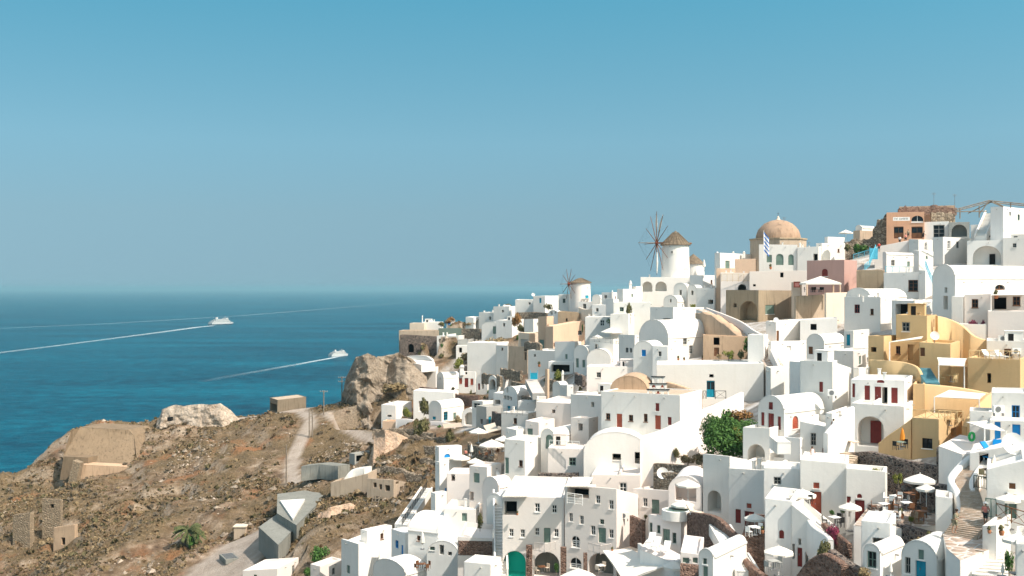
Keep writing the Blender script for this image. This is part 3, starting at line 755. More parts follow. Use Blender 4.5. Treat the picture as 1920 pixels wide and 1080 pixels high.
B(1672,1715,1752,564,600,158,12,'white house with dark recess under a flower balcony, beside the white stairs',WHITE,ops=[('A',1679,570,1712,592,'k')])
steps((1712,592,152),(1744,566,160),1.4,9,'white stairs leading up beside the big vaulted house',WHITE,side=.4)
# big vaulted house on the right
B(1748,1791,1935,497,596,148,62,'long white vaulted house with tall grey gable and slit openings',WHITE,'vA',rise=2.2,dB=20,
  ops=[('A',1771,539,1776,549,'k'),('A',1769,555,1777,580,'k'),('B',1866,534,1884,543,'awn')])
B(1784,1806,1812,556,612,143,14,'narrow white pier with lamp before the long vaulted house',WHITE,name='pier',cat='pier')
B(1808,1858,1866,551,612,142,10,'white front room with small framed window right of the narrow pier',WARM,ops=[('A',1822,561,1834,577,'wn')])
B(1858,1930,None,553,600,142,6,'restaurant front with dark doorway under a white awning at the right edge',WARM,dB=4,ops=[('A',1864,556,1887,580,'k'),('A',1899,556,1913,573,'wn')],name='restaurant',cat='restaurant')
B(1852,1930,None,584,645,134,6,'plain white terrace block with potted plants on its rim, right edge',WARM,dB=7,name='terrace',cat='terrace')
B(1795,1850,None,608,640,136,10,'low white wall block with red flowering shrubs on top',WHITE,dB=4,name='planter_wall',cat='wall')
B(1850,1925,None,640,680,128,18,'white rooftop block with satellite clutter behind the yellow houses',WHITE,dB=5)

# tan, ruin and dome quarter
B(1361,1422,1492,544,603,196,30,'weathered tan house with pointed arch doorway and green shuttered window',TAN,
  ops=[('A',1387,564,1420,601,'an'),('B',1435,572,1452,589,'sg'),('A',1375,569,1381,576,'k')])
B(1489,1492,1549,555,606,186,60,'grey brown retaining block under the cafe terrace umbrella',TANL,topB=552,name='retaining_wall',cat='wall')
B(1546,1549,1590,549,600,180,60,'peach retaining block under the pink house terrace',CREAM,topB=548,name='retaining_wall',cat='wall')
B(1484,1501,None,529,556,196,10,'cream wall stub with red sign beside the cafe umbrella',CREAM,dB=1.2,name='wall_stub',cat='wall')
B(1405,1513,None,507,546,208,6,'big pale pink white wall with one small dark window below the church',WARM,dB=8,topA=509,ops=[('A',1463,511,1469,520,'k'),('A',1412,533,1417,537,'k')])
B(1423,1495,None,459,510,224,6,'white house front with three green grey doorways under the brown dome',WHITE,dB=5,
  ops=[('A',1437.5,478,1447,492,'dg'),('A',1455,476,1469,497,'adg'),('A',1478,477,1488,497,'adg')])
B(1495,1535,1545,462,500,222,10,'white house with dark terrace recess right of the domed church',WHITE,ops=[('A',1525,476,1533,488,'k')])
B(1378,1417,None,485,512,226,14,'small peach house left of the domed church',PEACH,dB=5,topA=486)
B(1340,1350,1414,474,505,234,50,'white rounded house with grey green door and clutter on its roof',WHITE,ops=[('B',1360,489,1368,504,'dg')])
B(1351,1407,None,512,548,214,6,'white terrace house with railing on top and arched hood window',WARM,dB=6,ops=[('A',1384,533,1399,544,'ag')])
B(1343,1379,None,503,513,220,8,'low peach awning wall behind the railed terrace',PEACH,dB=3,name='wall',cat='wall')
B(1201,1293,None,520,552,244,5,'white terrace block with two wide arched openings below the big windmill',WHITE,dB=8,
  ops=[('A',1204.5,528,1223,547,'an'),('A',1229,528,1250,546,'an')])
B(1293,1318,1342,516,548,240,40,'white stepped house with brown awning right of the two arches',WHITE)
B(1263,1288,1296,531,572,232,28,'white house with tall arched recess and slit window under the windmill terrace',WHITE,'vA',rise=1.2,ops=[('A',1274,544,1278,553,'k')])
B(1289,1306,1318,534,570,230,28,'narrow white house with arched recess right of the tall recess house',WHITE,'vA',rise=1.0,ops=[('A',1296,545,1300,553,'k')])
B(1244,1270,1290,554,574,228,28,'low white vaulted house with small arched gable below the tall recess house',WHITE,'vA',rise=1.4,ops=[('A',1256,561,1259,567,'k')])
B(1306,1340,1352,540,580,220,28,'white house with dark square window beside the street palms',WHITE,ops=[('A',1328,562,1337,570,'k')])
B(1157,1168,1204,542,572,238,50,'white stepped cube house with chimney, left of the two arches',WHITE)
B(1185,1192,1205,537,552,242,50,'small white roof room behind the stepped cube house',WHITE,name='roof_room',cat='roof room')
B(1150,1220,None,567,596,220,6,'white house with two small grey windows below the stepped cube house',WHITE,dB=7,ops=[('A',1162,576,1169.5,584,'wg'),('A',1175,574,1183,582,'wg')])
B(1219,1262,1320,576,604,208,20,'flat white roofed house with dark slot window above the big vault',WHITE,ops=[('A',1243,597,1257,600,'k')])
B(1136,1150,1160,560,600,236,55,'plain white wall house stepping down towards the small windmill',WHITE)
B(1110,1138,1156,572,604,240,20,'white sloping house between the round tan terrace and the grey block',WHITE)
B(1144,1178,1192,588,614,214,15,'white house with wide grey shaded wall above the pink awning',WHITE)
B(1097,1146,None,594,622,226,8,'flat bright roof house left of the grey shaded wall',WHITE,dB=8)
# vaulted church-like house in the middle
B(1198,1253,1331,600,676,182,26,'large white vaulted house with two small windows on its side, centre of the slope',WHITE,'vA',rise=3.6,
  ops=[('B',1281,633,1288,646,'we'),('B',1292.5,648,1299,663,'we')])
B(1187,1226,1246,640,700,174,26,'white rounded bastion with blue window in front of the large vaulted house',WHITE,'vA',rise=2.0,ops=[('A',1203,656,1211,668,'sb')])
B(1223,1252,1262,650,700,172,26,'small white block with dark window beside the blue window bastion',WHITE,ops=[('A',1234.5,659,1240,668,'we')])
B(1160,1190,1200,628,660,200,40,'small grey white house with paired windows and turquoise door by the pergola',WHITE,ops=[('A',1173,652,1178,661,'we'),('A',1181,653,1185,661,'we')])
Wl([(1312,586,196),(1335,589,188),(1360,604,182),(1385,625,176),(1406,640,172)],10,'crumbling peach mortar wall of a ruin above the terrace garden',RUIN,th=1.6,rough=.2)
B(1318,1402,None,632,675,168,4,'peach ruin front with weathered dark door and upper opening behind the garden',RUIN,dB=3,topA=628,
  ops=[('A',1338,633,1349,647,'k'),('A',1339,652,1348,668,'dn')])
B(1231,1432,None,681,752,156,-4,'long white retaining wall house with turquoise door and small vent',WHITE,dB=9,topA=684,
  ops=[('A',1325,714,1340,745,'dqp'),('A',1330,702,1338,708,'k')],par=.15)
B(1402,1432,1440,628,690,160,25,'tall white buttress with grey inner face beside the stepped street',WHITE,name='buttress',cat='buttress')
B(1100,1189,1192,687,745,176,6,'plain pinkish white block left of the ruin with a hump',WARM,dB=8)
hr = B(1127,1275,1316,741,806,144,10,'white row house with two rust red doors and five small windows',WHITE,topB=731,ops=[
  ('A',1156,776,1166.5,806,'dt'),('A',1228,779,1239,805,'dt'),('A',1136,775,1144,787,'wn'),('A',1179,778,1187,790,'wn'),('A',1207,776,1214,791,'wn'),
  ('A',1229,756,1236,771,'sr'),('A',1252,782,1259,797,'sr')],roofmat=TANL,par=.12)
B(1144,1214,1225,706,742,153,10,'humped ochre ruin behind the row house with rust red doors',RUIN,'vA',rise=2.0)
Wl([(1253,716,156),(1280,724,154),(1314,737,152)],4,'sloping ochre ruin wall right of the bell gable',RUIN,th=.8)
Wl([(1200,818,138),(1240,806,138),(1290,783,140),(1322,766,142),(1345,757,143),(1391,735,146)],7,'long white ramp wall climbing behind the green creeper',WARM,th=.7)
B(1094,1217,None,811,892,142,9,'white vaulted ruin wall with two black openings and grey door',WHITE,'vA',rise=2.7,dB=6,
  ops=[('A',1190,848,1200.5,870,'k'),('A',1148,851,1164,863,'k'),('A',1148,864,1164,890,'dw')])
B(1027,1094,1100,842,888,146,8,'plain white terrace block under the white railing',WARM,dB=6,par=.15)
B(1014,1040,1096,805,850,152,20,'white chapel like house with green arched door behind the railing',WHITE,'vA',rise=1.6,ops=[('A',1023,815,1037,842,'adg')])
B(1070,1104,None,784,845,154,30,'white curved stair wall above the plain terrace block',WARM,dB=3)
Wl([(1010,886,146),(1050,887,145),(1084,886,144)],2.6,'dark lava stone wall under the plain white terrace block',LAVA,th=.6)
Wl([(1006,905,142),(1035,908,141),(1062,912,140)],3.2,'lower dark lava stone wall above the pale hotel roof',LAVA,th=.6,cap=WHITE)
B(1005,1070,1110,757,812,170,20,'broad pinkish white block with blank walls in the middle of the slope',WARM)
B(1104,1145,1190,688,748,184,40,'broad white house with blank walls below the pergola terrace',WARM)
B(1070,1130,1190,742,800,166,25,'flat white roofed house left of the rust red door row',WHITE)
B(946,984,1014,826,912,150,28,'white tower house with grey shutter and one small dark window',WHITE,ops=[('A',973,863,980,875,'wn'),('A',946.8,858,954,888,'sg')])

# yellow houses
B(1680,1738,1757,592,660,134,10,'tall yellow house with dish and shaded front, top of the ochre cluster',YELLOW)
Wl([(1756,592,137),(1780,598,137),(1806,611,136),(1828,630,135),(1860,641,134),(1894,655,132)],8,'long yellow garden wall sweeping down to the right',YELLOW,th=.6)
B(1628,1657,1690,630,692,133,12,'yellow house with one small square window and curved left edge',YELLOW,topB=628,ops=[('A',1633,651,1643,660,'k')])
B(1657,1732,1740,641,680,134,8,'yellow porch with dark door and square window under a slanted awning',YELLOW,dB=6,ops=[('A',1702,646,1712,676,'k'),('A',1680,649,1688,664,'wn')])
Wl([(1632,674,131),(1670,676,129),(1700,680,128),(1722,690,126),(1731,712,125)],3.0,'low yellow parapet curving round the porch terrace',YELLOW,th=.4)
B(1724,1782,1800,645,735,128,12,'yellow middle house with brown doorway beside the turquoise stairs',YELLOW,ops=[('A',1725,652,1734,668,'dn')])
B(1814,1913,1925,674,735,122,4,'yellow sun terrace house with small dark door and loungers on its roof',YELLOW,dB=7,ops=[('A',1851,700,1858,718,'k')],par=.8)
B(1782,1814,None,688,730,126,6,'yellow shaded wall behind the cane furniture terrace',YELLOW,dB=3)
B(1712,1734,1740,720,780,121,10,'yellow wall pier left of the lower awning terrace',YELLOW)
Wl([(1712,719,122),(1760,722,121),(1810,728,120),(1859,738,119)],7,'yellow back wall behind the lower awning terrace',YELLOW,th=.5)
Wl([(1860,735,118),(1840,752,116),(1820,775,114),(1808,800,112)],5,'yellow wall sloping down beside the blue door house',YELLOW,th=.5)
B(1710,1760,1804,786,852,110,28,'yellow square house with paired dark window, bottom of the ochre cluster',YELLOW,par=.1,ops=[('A',1729,822,1748,841,'wk'),('B',1783,802,1793,819,'k')])
Wl([(1711,785,112),(1690,800,113),(1668,815,114),(1650,830,115)],6,'yellow wall descending left of the square house with the orange parasol',YELLOW,th=.5)
steps((1749,720,122),(1731,690,128),1.5,12,'turquoise painted stairs between the yellow houses',STEPT)

# red shuttered white houses
B(1500,1561,1596,678,745,126,35,'white house with grey flank and single red window, left of the long red shuttered house',WHITE,topB=690,ops=[('A',1536,716,1543,735,'sr')])
B(1595,1696,1713,713,762,120,6,'white house with red double door, fanlight and three red shutters on a balcony',WHITE,dB=9,ops=[
  ('A',1640,725,1652,760,'dr'),('A',1653,726,1664,760,'k'),('A',1644,707,1658,718,'asr'),('A',1621,723,1631,750,'sr'),('A',1671,727,1683,756,'sr'),('A',1598,719,1603,745,'sr')])
B(1597,1695,1714,762,840,115,6,'white balcony block with big arched porch and dark red door',WHITE,dB=6,ops=[('A',1608,781,1657,837,'an')])
o_ = _houses[-1][0]; W2 = _houses[-1][1]
extra(o_, 'door', lambda m: m.box(-2.6 - 1.1, -2.6, 2.05, 2.2, .05, 2.45, RED))
Wl([(1598,762,114),(1580,780,112.5),(1560,798,111),(1548,812,110)],5,'white stair wall slanting down from the red shuttered balcony',WHITE,th=.5)
B(1548,1560,1600,775,838,116,20,'white wall house with blind grey door behind the slanting stair wall',WHITE,ops=[('B',1567,770,1576,790,'dw')])
B(1421,1470,1545,743,822,121,50,'white vaulted house with dark red door in a grey gable and two arched windows',WHITE,'vA',rise=3.0,ops=[
  ('A',1441,754,1449,768,'sr'),('A',1440,775,1451,816,'dr'),('A',1427,773,1433,798,'sr'),('A',1458,781,1464,806,'sr'),('B',1486,780,1497,804,'ast'),('B',1519,778,1530,802,'ast')])
B(1393,1443,1500,803,865,119.5,35,'white terrace with arched alcove in front of the dark red door',WHITE,par=.9,topA=801,ops=[('A',1402,833,1434,875,'an')],name='terrace',cat='terrace')
B(1470,1500,1540,822,900,117.5,40,'plain white tall wall house under the two arched windows',WHITE)
B(1500,1560,1590,803,880,116.5,28,'white terrace house with grey window where the woman in white stands',WHITE,par=.8,topA=790,ops=[('A',1520,812,1530,835,'we'),('A',1542,838,1552,865,'asr')],name='terrace',cat='terrace')
B(1436,1445,1520,690,745,140,55,'white house with domed niche left of the grey flanked house',WHITE,ops=[('B',1487,696,1500,716,'an')])
B(1480,1545,1570,680,720,134,40,'broad white roof house below the small arched courtyard house',WHITE)
B(1436,1455,1520,604,640,170,45,'white walled courtyard house with tall brown door and square grey window',WHITE,ops=[('B',1456,620,1461,642,'dn'),('B',1502,625,1512,641,'lg'),('B',1492,600,1502,604,'k')])
B(1440,1446,1520,640,680,160,60,'white lower courtyard wall with small window below the tall brown door',WHITE,ops=[('B',1475,649,1483,658,'lw')])
B(1512,1545,1585,627,684,152,40,'small white vaulted house with grey gable and dark window beside the yellow wall',WHITE,'vA',rise=2.0,ops=[('A',1516,650,1524,664,'dn'),('A',1539,654,1547,670,'we')])
B(1582,1600,1630,620,664,150,38,'white house with turquoise edged dark doorway left of the yellow house',WHITE,ops=[('A',1587,627,1594,648,'dq')])
B(1500,1570,None,596,630,168,4,'low white house with broad grey panel below the tan house',WHITE,dB=6,topA=600)
B(1560,1600,1635,658,700,142,35,'white sloping roof house with grey flank left of the yellow square window',WHITE)
B(1600,1610,1700,690,716,130,60,'flat bright white roof behind the red shuttered balcony house',WHITE)

# lower right
B(1500,1588,1592,869,968,103,8,'white house with rust red door and small red windows under a parasol',WHITE,dB=7,par=.1,topA=862,
  ops=[('A',1520,922,1540,966,'dt'),('A',1525,905,1536,916,'st'),('A',1500.5,935,1511,944,'st')])
B(1586,1660,None,884,980,101,22,'white house with curved sloping top and dark red door at the cafe terrace',WHITE,dB=3,topA=878,
  ops=[('A',1603,938,1621,981,'dr'),('A',1607,926,1616,934,'asr'),('A',1585.5,931,1595,943,'sr')])
B(1432,1500,None,880,950,106,16,'white wall house between the lens opening and the rust red door',WHITE,dB=5)
B(1318,1368,1434,856,985,116,30,'tall white house with arched alcove and long blank wall, centre bottom',WHITE,ops=[('A',1327,920,1352,960,'an')],topB=868,par=.7)
B(1366,1433,1484,882,1003,112,18,'white house with red door, red window and small red vent beside a parasol',WHITE,par=.8,
  ops=[('A',1379,955,1389,981,'sr'),('A',1396,959,1414,1002,'dr'),('A',1400,944,1409,953,'st'),('B',1452,862,1476,888,'an'),('A',1418,969,1426,986,'sr')])
B(1434,1486,1500,940,1062,96,20,'white curved terrace house with arched pink window near the bottom',WHITE,par=.8,ops=[('A',1461,994,1470,1010,'asr')])
B(1484,1552,None,1000,1080,94,32,'grey shaded white house with dark doors below the curved terrace',WHITE,dB=3,topA=946,par=.6,
  ops=[('A',1485.5,1020,1490,1048,'k'),('A',1495,1027,1504,1063,'dr'),('A',1510,1035,1515,1060,'k'),('A',1497,1010,1502,1022,'k')])
Wl([(1484,950,98),(1510,962,96),(1525,985,94),(1550,1002,92),(1558,1012,91)],3,'white wavy parapet beside the dark flowering plants',WHITE,th=.5)
B(1392,1452,1460,1004,1040,97,8,'brown lava stone terrace block under a white parasol',LAVAB,par=.3,name='terrace',cat='terrace')
Wl([(1293,961,112),(1325,963,108),(1350,972,105),(1368,990,103),(1388,1008,100)],3.5,'brown lava stone wall curving along the white stairs',LAVAB,th=.6)
Wl([(1392,1040,97),(1410,1060,93),(1440,1082,90)],5,'brown lava stone wall at the bottom beside a parasol terrace',LAVAB,th=.6)
steps((1402,1072,93),(1350,985,106),1.7,20,'white stairs climbing along the brown lava wall at the bottom',WHITE,side=.12)
Wl([(1592,848,112),(1633,846,109),(1670,855,107),(1711,865,105),(1782,878,101)],4.6,'long dark lava stone wall above the cafe terrace',LAVA,th=.7,smooth=False)
Wl([(1760,838,103),(1782,845,102),(1804,852,101)],4,'dark lava stone wall below the white deck with loungers',LAVA,th=.7,smooth=False)
Wl([(1757,907,93),(1786,911,92)],2.4,'dark lava stone pier beside the path and the parasols',LAVA,th=.8,smooth=False)
Wl([(1629,945,97),(1660,952,96),(1692,968,95)],3.2,'dark lava stone wall with plants along the cafe terrace edge',LAVA,th=.6,smooth=False)
Wl([(1667,975,93),(1700,985,91),(1735,995,89),(1775,1003,87)],3.4,'dark lava stone wall curving above the bottom vaults',LAVA,th=.8)
Wl([(1712,962,93),(1728,958,93)],1.6,'squat stone corner pier on the cafe terrace',SANDST,th=1.0,smooth=False)
Wl([(1500,1076,86),(1520,1050,85),(1545,1037,84),(1568,1046,83),(1585,1060,82)],5,'humped brown lava wall at the bottom edge',LAVAB,th=.7)
Wl([(1560,1030,86),(1590,1052,84),(1615,1066,83)],5,'dark lava wall right of the humped one at the bottom edge',LAVA,th=.7)
deck([(1600,985),(1640,935),(1700,925),(1760,935),(1755,985),(1690,990)],92,'brown paved cafe terrace with tables between the lava walls',PAVE)
B(1615,1669,1680,981,1075,84,25,'white planter topped house with dark slot window above the bottom vaults',WHITE,par=.3,ops=[('A',1636,1009,1657,1020,'k')])
B(1619,1650,1695,1022,1100,80,42,'small white vaulted house with grey window, left of the two bottom vaults',WHITE,'vA',rise=1.1,ops=[('A',1626,1034,1643,1065,'wg')])
B(1690,1757,1796,1016,1100,78,40,'white vaulted house with wide round gable and blue door at the bottom',WHITE,'vA',rise=2.4,ops=[('A',1722,1031,1732,1049,'sg'),('A',1717,1052,1736,1095,'dq'),('A',1697,1045,1707,1075,'we')])
B(1842,1868,1895,985,1085,76,35,'tall white pillar block with clay pots on top near the bottom right',WHITE,par=.2)
B(1905,1930,None,1020,1090,68,10,'white corner with grey blue door at the bottom right edge',WHITE,dB=5)
B(1850,1925,None,862,965,82,-12,'white house with grey gate and brown shuttered square window, right edge',WHITE,dB=6,topA=880,
  ops=[('A',1892,906,1904,917,'sn'),('A',1884,927,1906,972,'dg')])
B(1818,1896,1900,835,905,90,8,'white balcony block with green railing beside the winding path',WHITE,dB=4,topA=850)
B(1859,1930,None,737,800,104,12,'grey blue shaded white house with blue framed window, upper storey',WHITE,dB=7,par=.2,ops=[('A',1897,760,1912,785,'wb')])
B(1856,1930,None,790,846,100,12,'white lower storey with two bright blue doors by the deck with loungers',WHITE,dB=5,par=.1,ops=[('A',1898,796,1913,836,'db'),('A',1865,791,1876,826,'db')])
B(1818,1860,None,772,830,104,14,'white side room beside the blue door house',WHITE,dB=4)
deck([(1760,836),(1800,815),(1856,825),(1900,850),(1840,850),(1804,852)],101,'white deck with blue loungers in front of the blue doors',WARM)
Wl([(1839,846,94),(1814,858,93),(1789,883,91),(1783,899,89),(1794,920,87),(1801,947,85),(1808,974,83),(1804,992,82)],3.0,'thick white curved parapet on the left of the winding path',WHITE,th=.55)
Wl([(1846,862,92),(1830,885,90),(1822,905,88),(1829,935,86),(1836,962,84)],1.6,'low white parapet on the right of the winding path',WHITE,th=.4)
B(1754,1786,None,934,1000,85,-8,'white wedge buttress beside the man in khaki',WHITE,dB=3,topA=930,name='buttress',cat='buttress')

Wl([(1684,390,224.5),(1700,387,224.5),(1730,388,224.5),(1760,386,224.5),(1793,389,224.5)],1.6,'broken dark brick edge crowning the ruined storey',LAVAB,th=.5,smooth=False,rough=.35)
Wl([(1745,397,223),(1768,399,223),(1790,402,223)],3.2,'crumbled pale masonry patch under the broken brick edge',DRYST,th=.5,smooth=False,rough=.3)

Wl([(1690,908,99),(1725,912,98.5),(1757,918,97)],3.4,'deep shaded lava wall behind the cafe parasols',LAVA,th=.8,smooth=False,rough=.2)  # added wall; its dark stone stands in for the deep shade here
Wl([(1545,980,95),(1570,1000,92),(1592,1018,90)],1.3,'low brown stone wall along the potted plants terrace',LAVAB,th=.5,smooth=False)
Wl([(1596,850,112),(1602,860,111)],2,'stub of lava wall at the top of the brown steps',LAVA,th=.6,smooth=False)
# ---------------------------------------------------------------- lower middle: the pale hotels
B(942,1058,None,934,1090,126,6,'pale hotel block with turquoise arch, balcony and small paned windows, bottom centre',WARM,dB=14,par=.25,topA=930,ops=[
  ('A',955,992,962.5,1006,'ww'),('A',976,993,984,1008,'ww'),('A',1003,990,1011,1004,'ww'),('A',1020,990,1032,1018,'dg'),('A',1039,992,1047,1007,'ww'),
  ('A',1003,944,1012,960,'ww'),('A',1035,947,1044,962,'ww'),('A',946,940,969,966,'k'),('A',944.5,1033,986,1083,'an'),('A',1001,1035,1049,1083,'ak')],name='hotel',cat='hotel')
ho = _houses[-1][0]
B(1059,1156,1204,917,1085,123,14,'tall pale hotel block with cane pergola, arched window and corner balcony',WARM,par=.25,topB=929,ops=[
  ('A',1117,929,1125,944,'ww'),('A',1142,938,1150,955,'ww'),('A',1067,962,1073.5,978,'ww'),('A',1087,967,1094,983,'ww'),('A',1125,974,1132.5,983,'wg'),
  ('A',1108,986,1116,1003,'ww'),('A',1142,993,1150,1009,'ww'),('A',1122,990,1136,1018,'dg'),('A',1072,1005.5,1087,1027,'aww'),('A',1064,913,1104,933,'k'),
  ('A',1069,1046,1090,1066,'aww'),('A',1103,1037,1150,1083,'ak')],name='hotel',cat='hotel')
B(1186,1256,1290,920,972,128,8,'long upper hotel wing with grey doors and a small paned window',WARM,par=.2,topA=916,topB=914,ops=[
  ('A',1206,934,1214,950,'ww'),('A',1222,937,1236,963,'dg'),('A',1189,934,1198,966,'dw')],name='hotel_wing',cat='hotel wing')
B(1109,1200,None,891,935,136,10,'flat pale roof behind the tall hotel block',WARM,dB=10,par=.1)
B(1216,1277,1342,972,1040,112,28,'pale hotel annex with four narrow openings beside the white stairs',WARM,par=.15,topB=978,ops=[
  ('A',1218,980,1223,1000,'wg'),('A',1232,985,1238,1000,'wg'),('A',1243,992,1256,1030,'dg'),('A',1261,999,1268,1019,'wg'),('B',1324,994,1338,1026,'dw')],name='hotel_annex',cat='hotel annex')
Wl([(1199,1018,114),(1225,1038,110),(1250,1052,107),(1276,1050,104)],5,'pale curved balcony parapet with loungers behind it',WARM,th=.4)
deck([(1200,1030),(1276,1060),(1276,1040),(1215,1008)],110,'narrow sun balcony behind the curved parapet',WARM)
B(1276,1315,1320,1040,1090,98,10,'pale box with wide slot openings above the brown stone wall',WARM,dB=4,ops=[('A',1280,1046,1292,1056,'lg'),('A',1299,1046,1308,1056,'lg')])
Wl([(1276,1056,96.5),(1315,1060,96)],5,'brown stone wall under the pale box with slot openings',LAVAB,th=.5,smooth=False)
Wl([(1184,966,124),(1207,976,122)],5,'brown stone panel wall between the two hotel blocks',LAVAB,th=.5,smooth=False)
B(1310,1337,1400,1031,1100,90,35,'white vaulted house with grey gable at the foot of the long stairs',WHITE,'vA',rise=1.4,ops=[('A',1318,1047,1325,1058,'wg'),('A',1318,1062,1327,1085,'dg')])
B(1253,1316,1330,894,952,118,14,'white alcove house shading two parasols',WARM,'vA',rise=1.6,dB=4,ops=[('A',1266,908,1305,940,'n')])
Wl([(1227,868,138),(1260,870,134),(1320,876,128)],3,'long grey dry stone wall below the green creeper',DRYST,th=.7)
Wl([(1228,886,132),(1262,886,130),(1310,892,127)],4,'lower stone garden wall with satellite dishes',DRYST,th=.6)
deck([(1160,1085),(1160,1030),(1190,1022),(1246,1050),(1262,1085)],110,'cream sunlit terrace at the bottom between the hotels',CREAM)
B(858,925,None,1010,1085,130,4,'white terrace house with brown stone band left of the turquoise arch',WARM,dB=8,par=.6,topA=1006)
extra(_houses[-1][0],'stone_band',lambda m:m.box(-_houses[-1][1]+.1,-.1,-.06,-.004,_houses[-1][3]-2.0,_houses[-1][3]-.3,LAVAB))
steps((940,1082,124),(936,930,142),1.2,26,'narrow white stairs running down beside the hotel',WHITE,side=.9)
B(880,913,940,876,940,152,35,'pale house with grey panel and two dark doorways above the parasol terrace',WARM,par=.3,ops=[('A',888,887,899,905,'lg'),('A',880.6,922,888,938,'k'),('B',915,924,921,940,'k')])
B(905,935,960,895,950,146,38,'pale rounded house below the curved stair wall',WARM,'vA',rise=1.8,ops=[('B',937,949,943,956,'k')])
B(912,942,975,926,975,139,30,'small white vaulted house with one dark window left of the hotel',WHITE,'vA',rise=1.5,ops=[('A',925,944,931,952,'k')])
Wl([(912,870,158),(928,878,155),(940,896,151),(965,912,147)],4,'white curved stair wall sweeping down to the hotel roof',WHITE,th=.5)
B(838,880,None,888,928,160,6,'blank cream house front left of the grey panel house',WARM,dB=6,ops=[('A',846,889,853,902,'k')])
B(816,823,866,838,866,170,60,'bright white roofed house with blue arched fanlight and blue door',WHITE,ops=[('B',833,851,844,858,'asb'),('B',834,868,843,880,'sb')])
B(816,824,842,866,925,166,50,'tall narrow grey white house below the blue door',WHITE,ops=[('B',834,915,838,923,'sb')])
B(808,816,838,925,965,158,50,'slim grey blue shaded white house beside the long railing stairs',WHITE)
B(765,822,870,963,1020,146,25,'big white rounded roof house with blue windows on its shaded side',WHITE,'vB',rise=2.0)
B(734,760,800,1000,1062,150,55,'white house with two blue windows on its grey flank at the bottom',WHITE,ops=[('A',741,1013,747,1028,'wb'),('A',752,1022,756,1048,'db')])
B(800,860,None,1015,1060,142,10,'white house front with grey square window and drain pipe',WHITE,'vA',rise=1.8,dB=6,ops=[('A',806,1018,815,1032,'wg'),('A',824,1022,832,1040,'k'),('A',840,1035,847,1042,'k')])
B(832,892,None,955,1000,148,6,'round white tub wall with fenced orange terrace on top',WHITE,dB=7,par=.9)
B(676,688,735,995,1050,158,45,'small white stepped house with green roof basin on the slope edge',WHITE)
B(640,672,712,1020,1085,154,48,'white house with grey flank at the bottom left of the town',WHITE,topB=1028,ops=[('A',650,1060,656,1075,'dg')])
B(650,690,735,1018,1050,158,25,'white terrace wall with brown window opening at the town edge',WHITE,ops=[('A',658,1024,668,1034,'k')])
B(582,600,640,1062,1100,160,30,'little white house at the bottom beside the dark green bush',WARM)
B(455,520,560,1066,1100,168,15,'flat white roof at the very bottom left of the town',WARM,topA=1070)
B(700,760,800,1050,1100,142,40,'white vaulted roof at the bottom edge left of the wooden chairs',WHITE,'vA',rise=1.6)
B(870,920,940,1058,1100,122,20,'white house roof at the bottom edge below the brown stone band',WHITE)
steps((752,985,168),(800,915,182),1.6,22,'long white stairs with dark balusters down the town edge',WHITE,side=.2)
B(948,968,990,806,838,166,40,'white flat roofed house above the parasol cafe',WHITE)
B(985,1010,1040,792,828,166,30,'pinkish white house block beside the green arched door',WARM)

# ---------------------------------------------------------------- left village on the ridge

B(966,1012,1018,563,586,316,20,'small white house with tiny dark window at the ridge left of the small windmill',WHITE,ops=[('A',991,567,995,571,'k')])
B(1000,1022,1048,555,582,312,30,'white house with turquoise door on the ridge beside the small windmill',WHITE,ops=[('A',1011,559,1015,568,'sq')])
B(1047,1066,1070,552,582,303,20,'white cube house with grey window touching the small windmill',WHITE,ops=[('A',1055,560,1060,568,'wg')])
B(925,955,970,574,600,322,30,'white house with brown earth roof on the ridge',WHITE,roofmat=RUIN)
B(898,925,945,586,606,326,30,'white stepped house on the ridge with one dark window',WHITE,ops=[('A',917,594,921,600,'k')])
B(873,888,903,595,618,328,30,'white house with arched dark entrance at the ridge end',WHITE,ops=[('B',892,600,898,616,'ak')])
B(903,940,950,604,632,312,25,'white chapel gable with grey blind panel on the ridge',WHITE,'vA',rise=1.2,ops=[('A',924,612,938,626,'lg')])
B(930,960,985,600,628,308,30,'white terrace house below the stepped ridge houses',WHITE)
B(837,850,None,600,611,334,8,'tiny white hut with bright blue window in the scrub',WHITE,dB=3,ops=[('A',840,603,845,609,'sb')],name='hut',cat='hut')
B(791,825,None,604,616,338,8,'low white building with thin chimney at the end of the headland',WHITE,dB=5)
B(768,795,None,606,626,336,10,'pinkish ruin terrace at the end of the headland',CREAM,dB=5,name='ruin',cat='ruin')
B(748,822,None,620,645,326,8,'tan cement retaining block above the dark arched wall',TANL,dB=6,name='retaining_wall',cat='wall')
B(750,820,None,632,668,322,4,'dark lava retaining wall with an arched cave door at the cliff top',LAVA,dB=4,topA=628,ops=[('A',765,645,776,661,'ak')],name='retaining_wall',cat='wall')
B(822,867,None,616,632,326,4,'dark green painted wall band above the white villa',plaster('dark_green_render',(0.13,0.17,0.145),.1),dB=3,name='wall',cat='wall')
Wl([(867,616,325),(885,616,322),(902,617,318)],3,'brown rubble wall right of the dark green band',DRYST,th=.7)
Wl([(972,586,316),(1000,585,312),(1027,587,306)],3.2,'dry stone terrace wall below the ridge houses',DRYST,th=.8)
B(819,860,876,629,668,318,12,'white villa with grey side below the dark green wall band',WHITE)
B(858,878,895,636,650,314,10,'grey green annex with brown pergola right of the white villa',GREY)
B(855,878,None,648,664,310,8,'low bright block in front of the white villa',WHITE,dB=4)
Wl([(757,672,312),(772,667,312),(800,668,308),(812,676,304)],3.5,'white curved terrace wall on the cliff edge',WHITE,th=.5,cap=WHITE)
deck([(757,676),(772,671),(812,672),(816,682),(790,684)],308,'white cliff edge terrace',WARM,th=2)
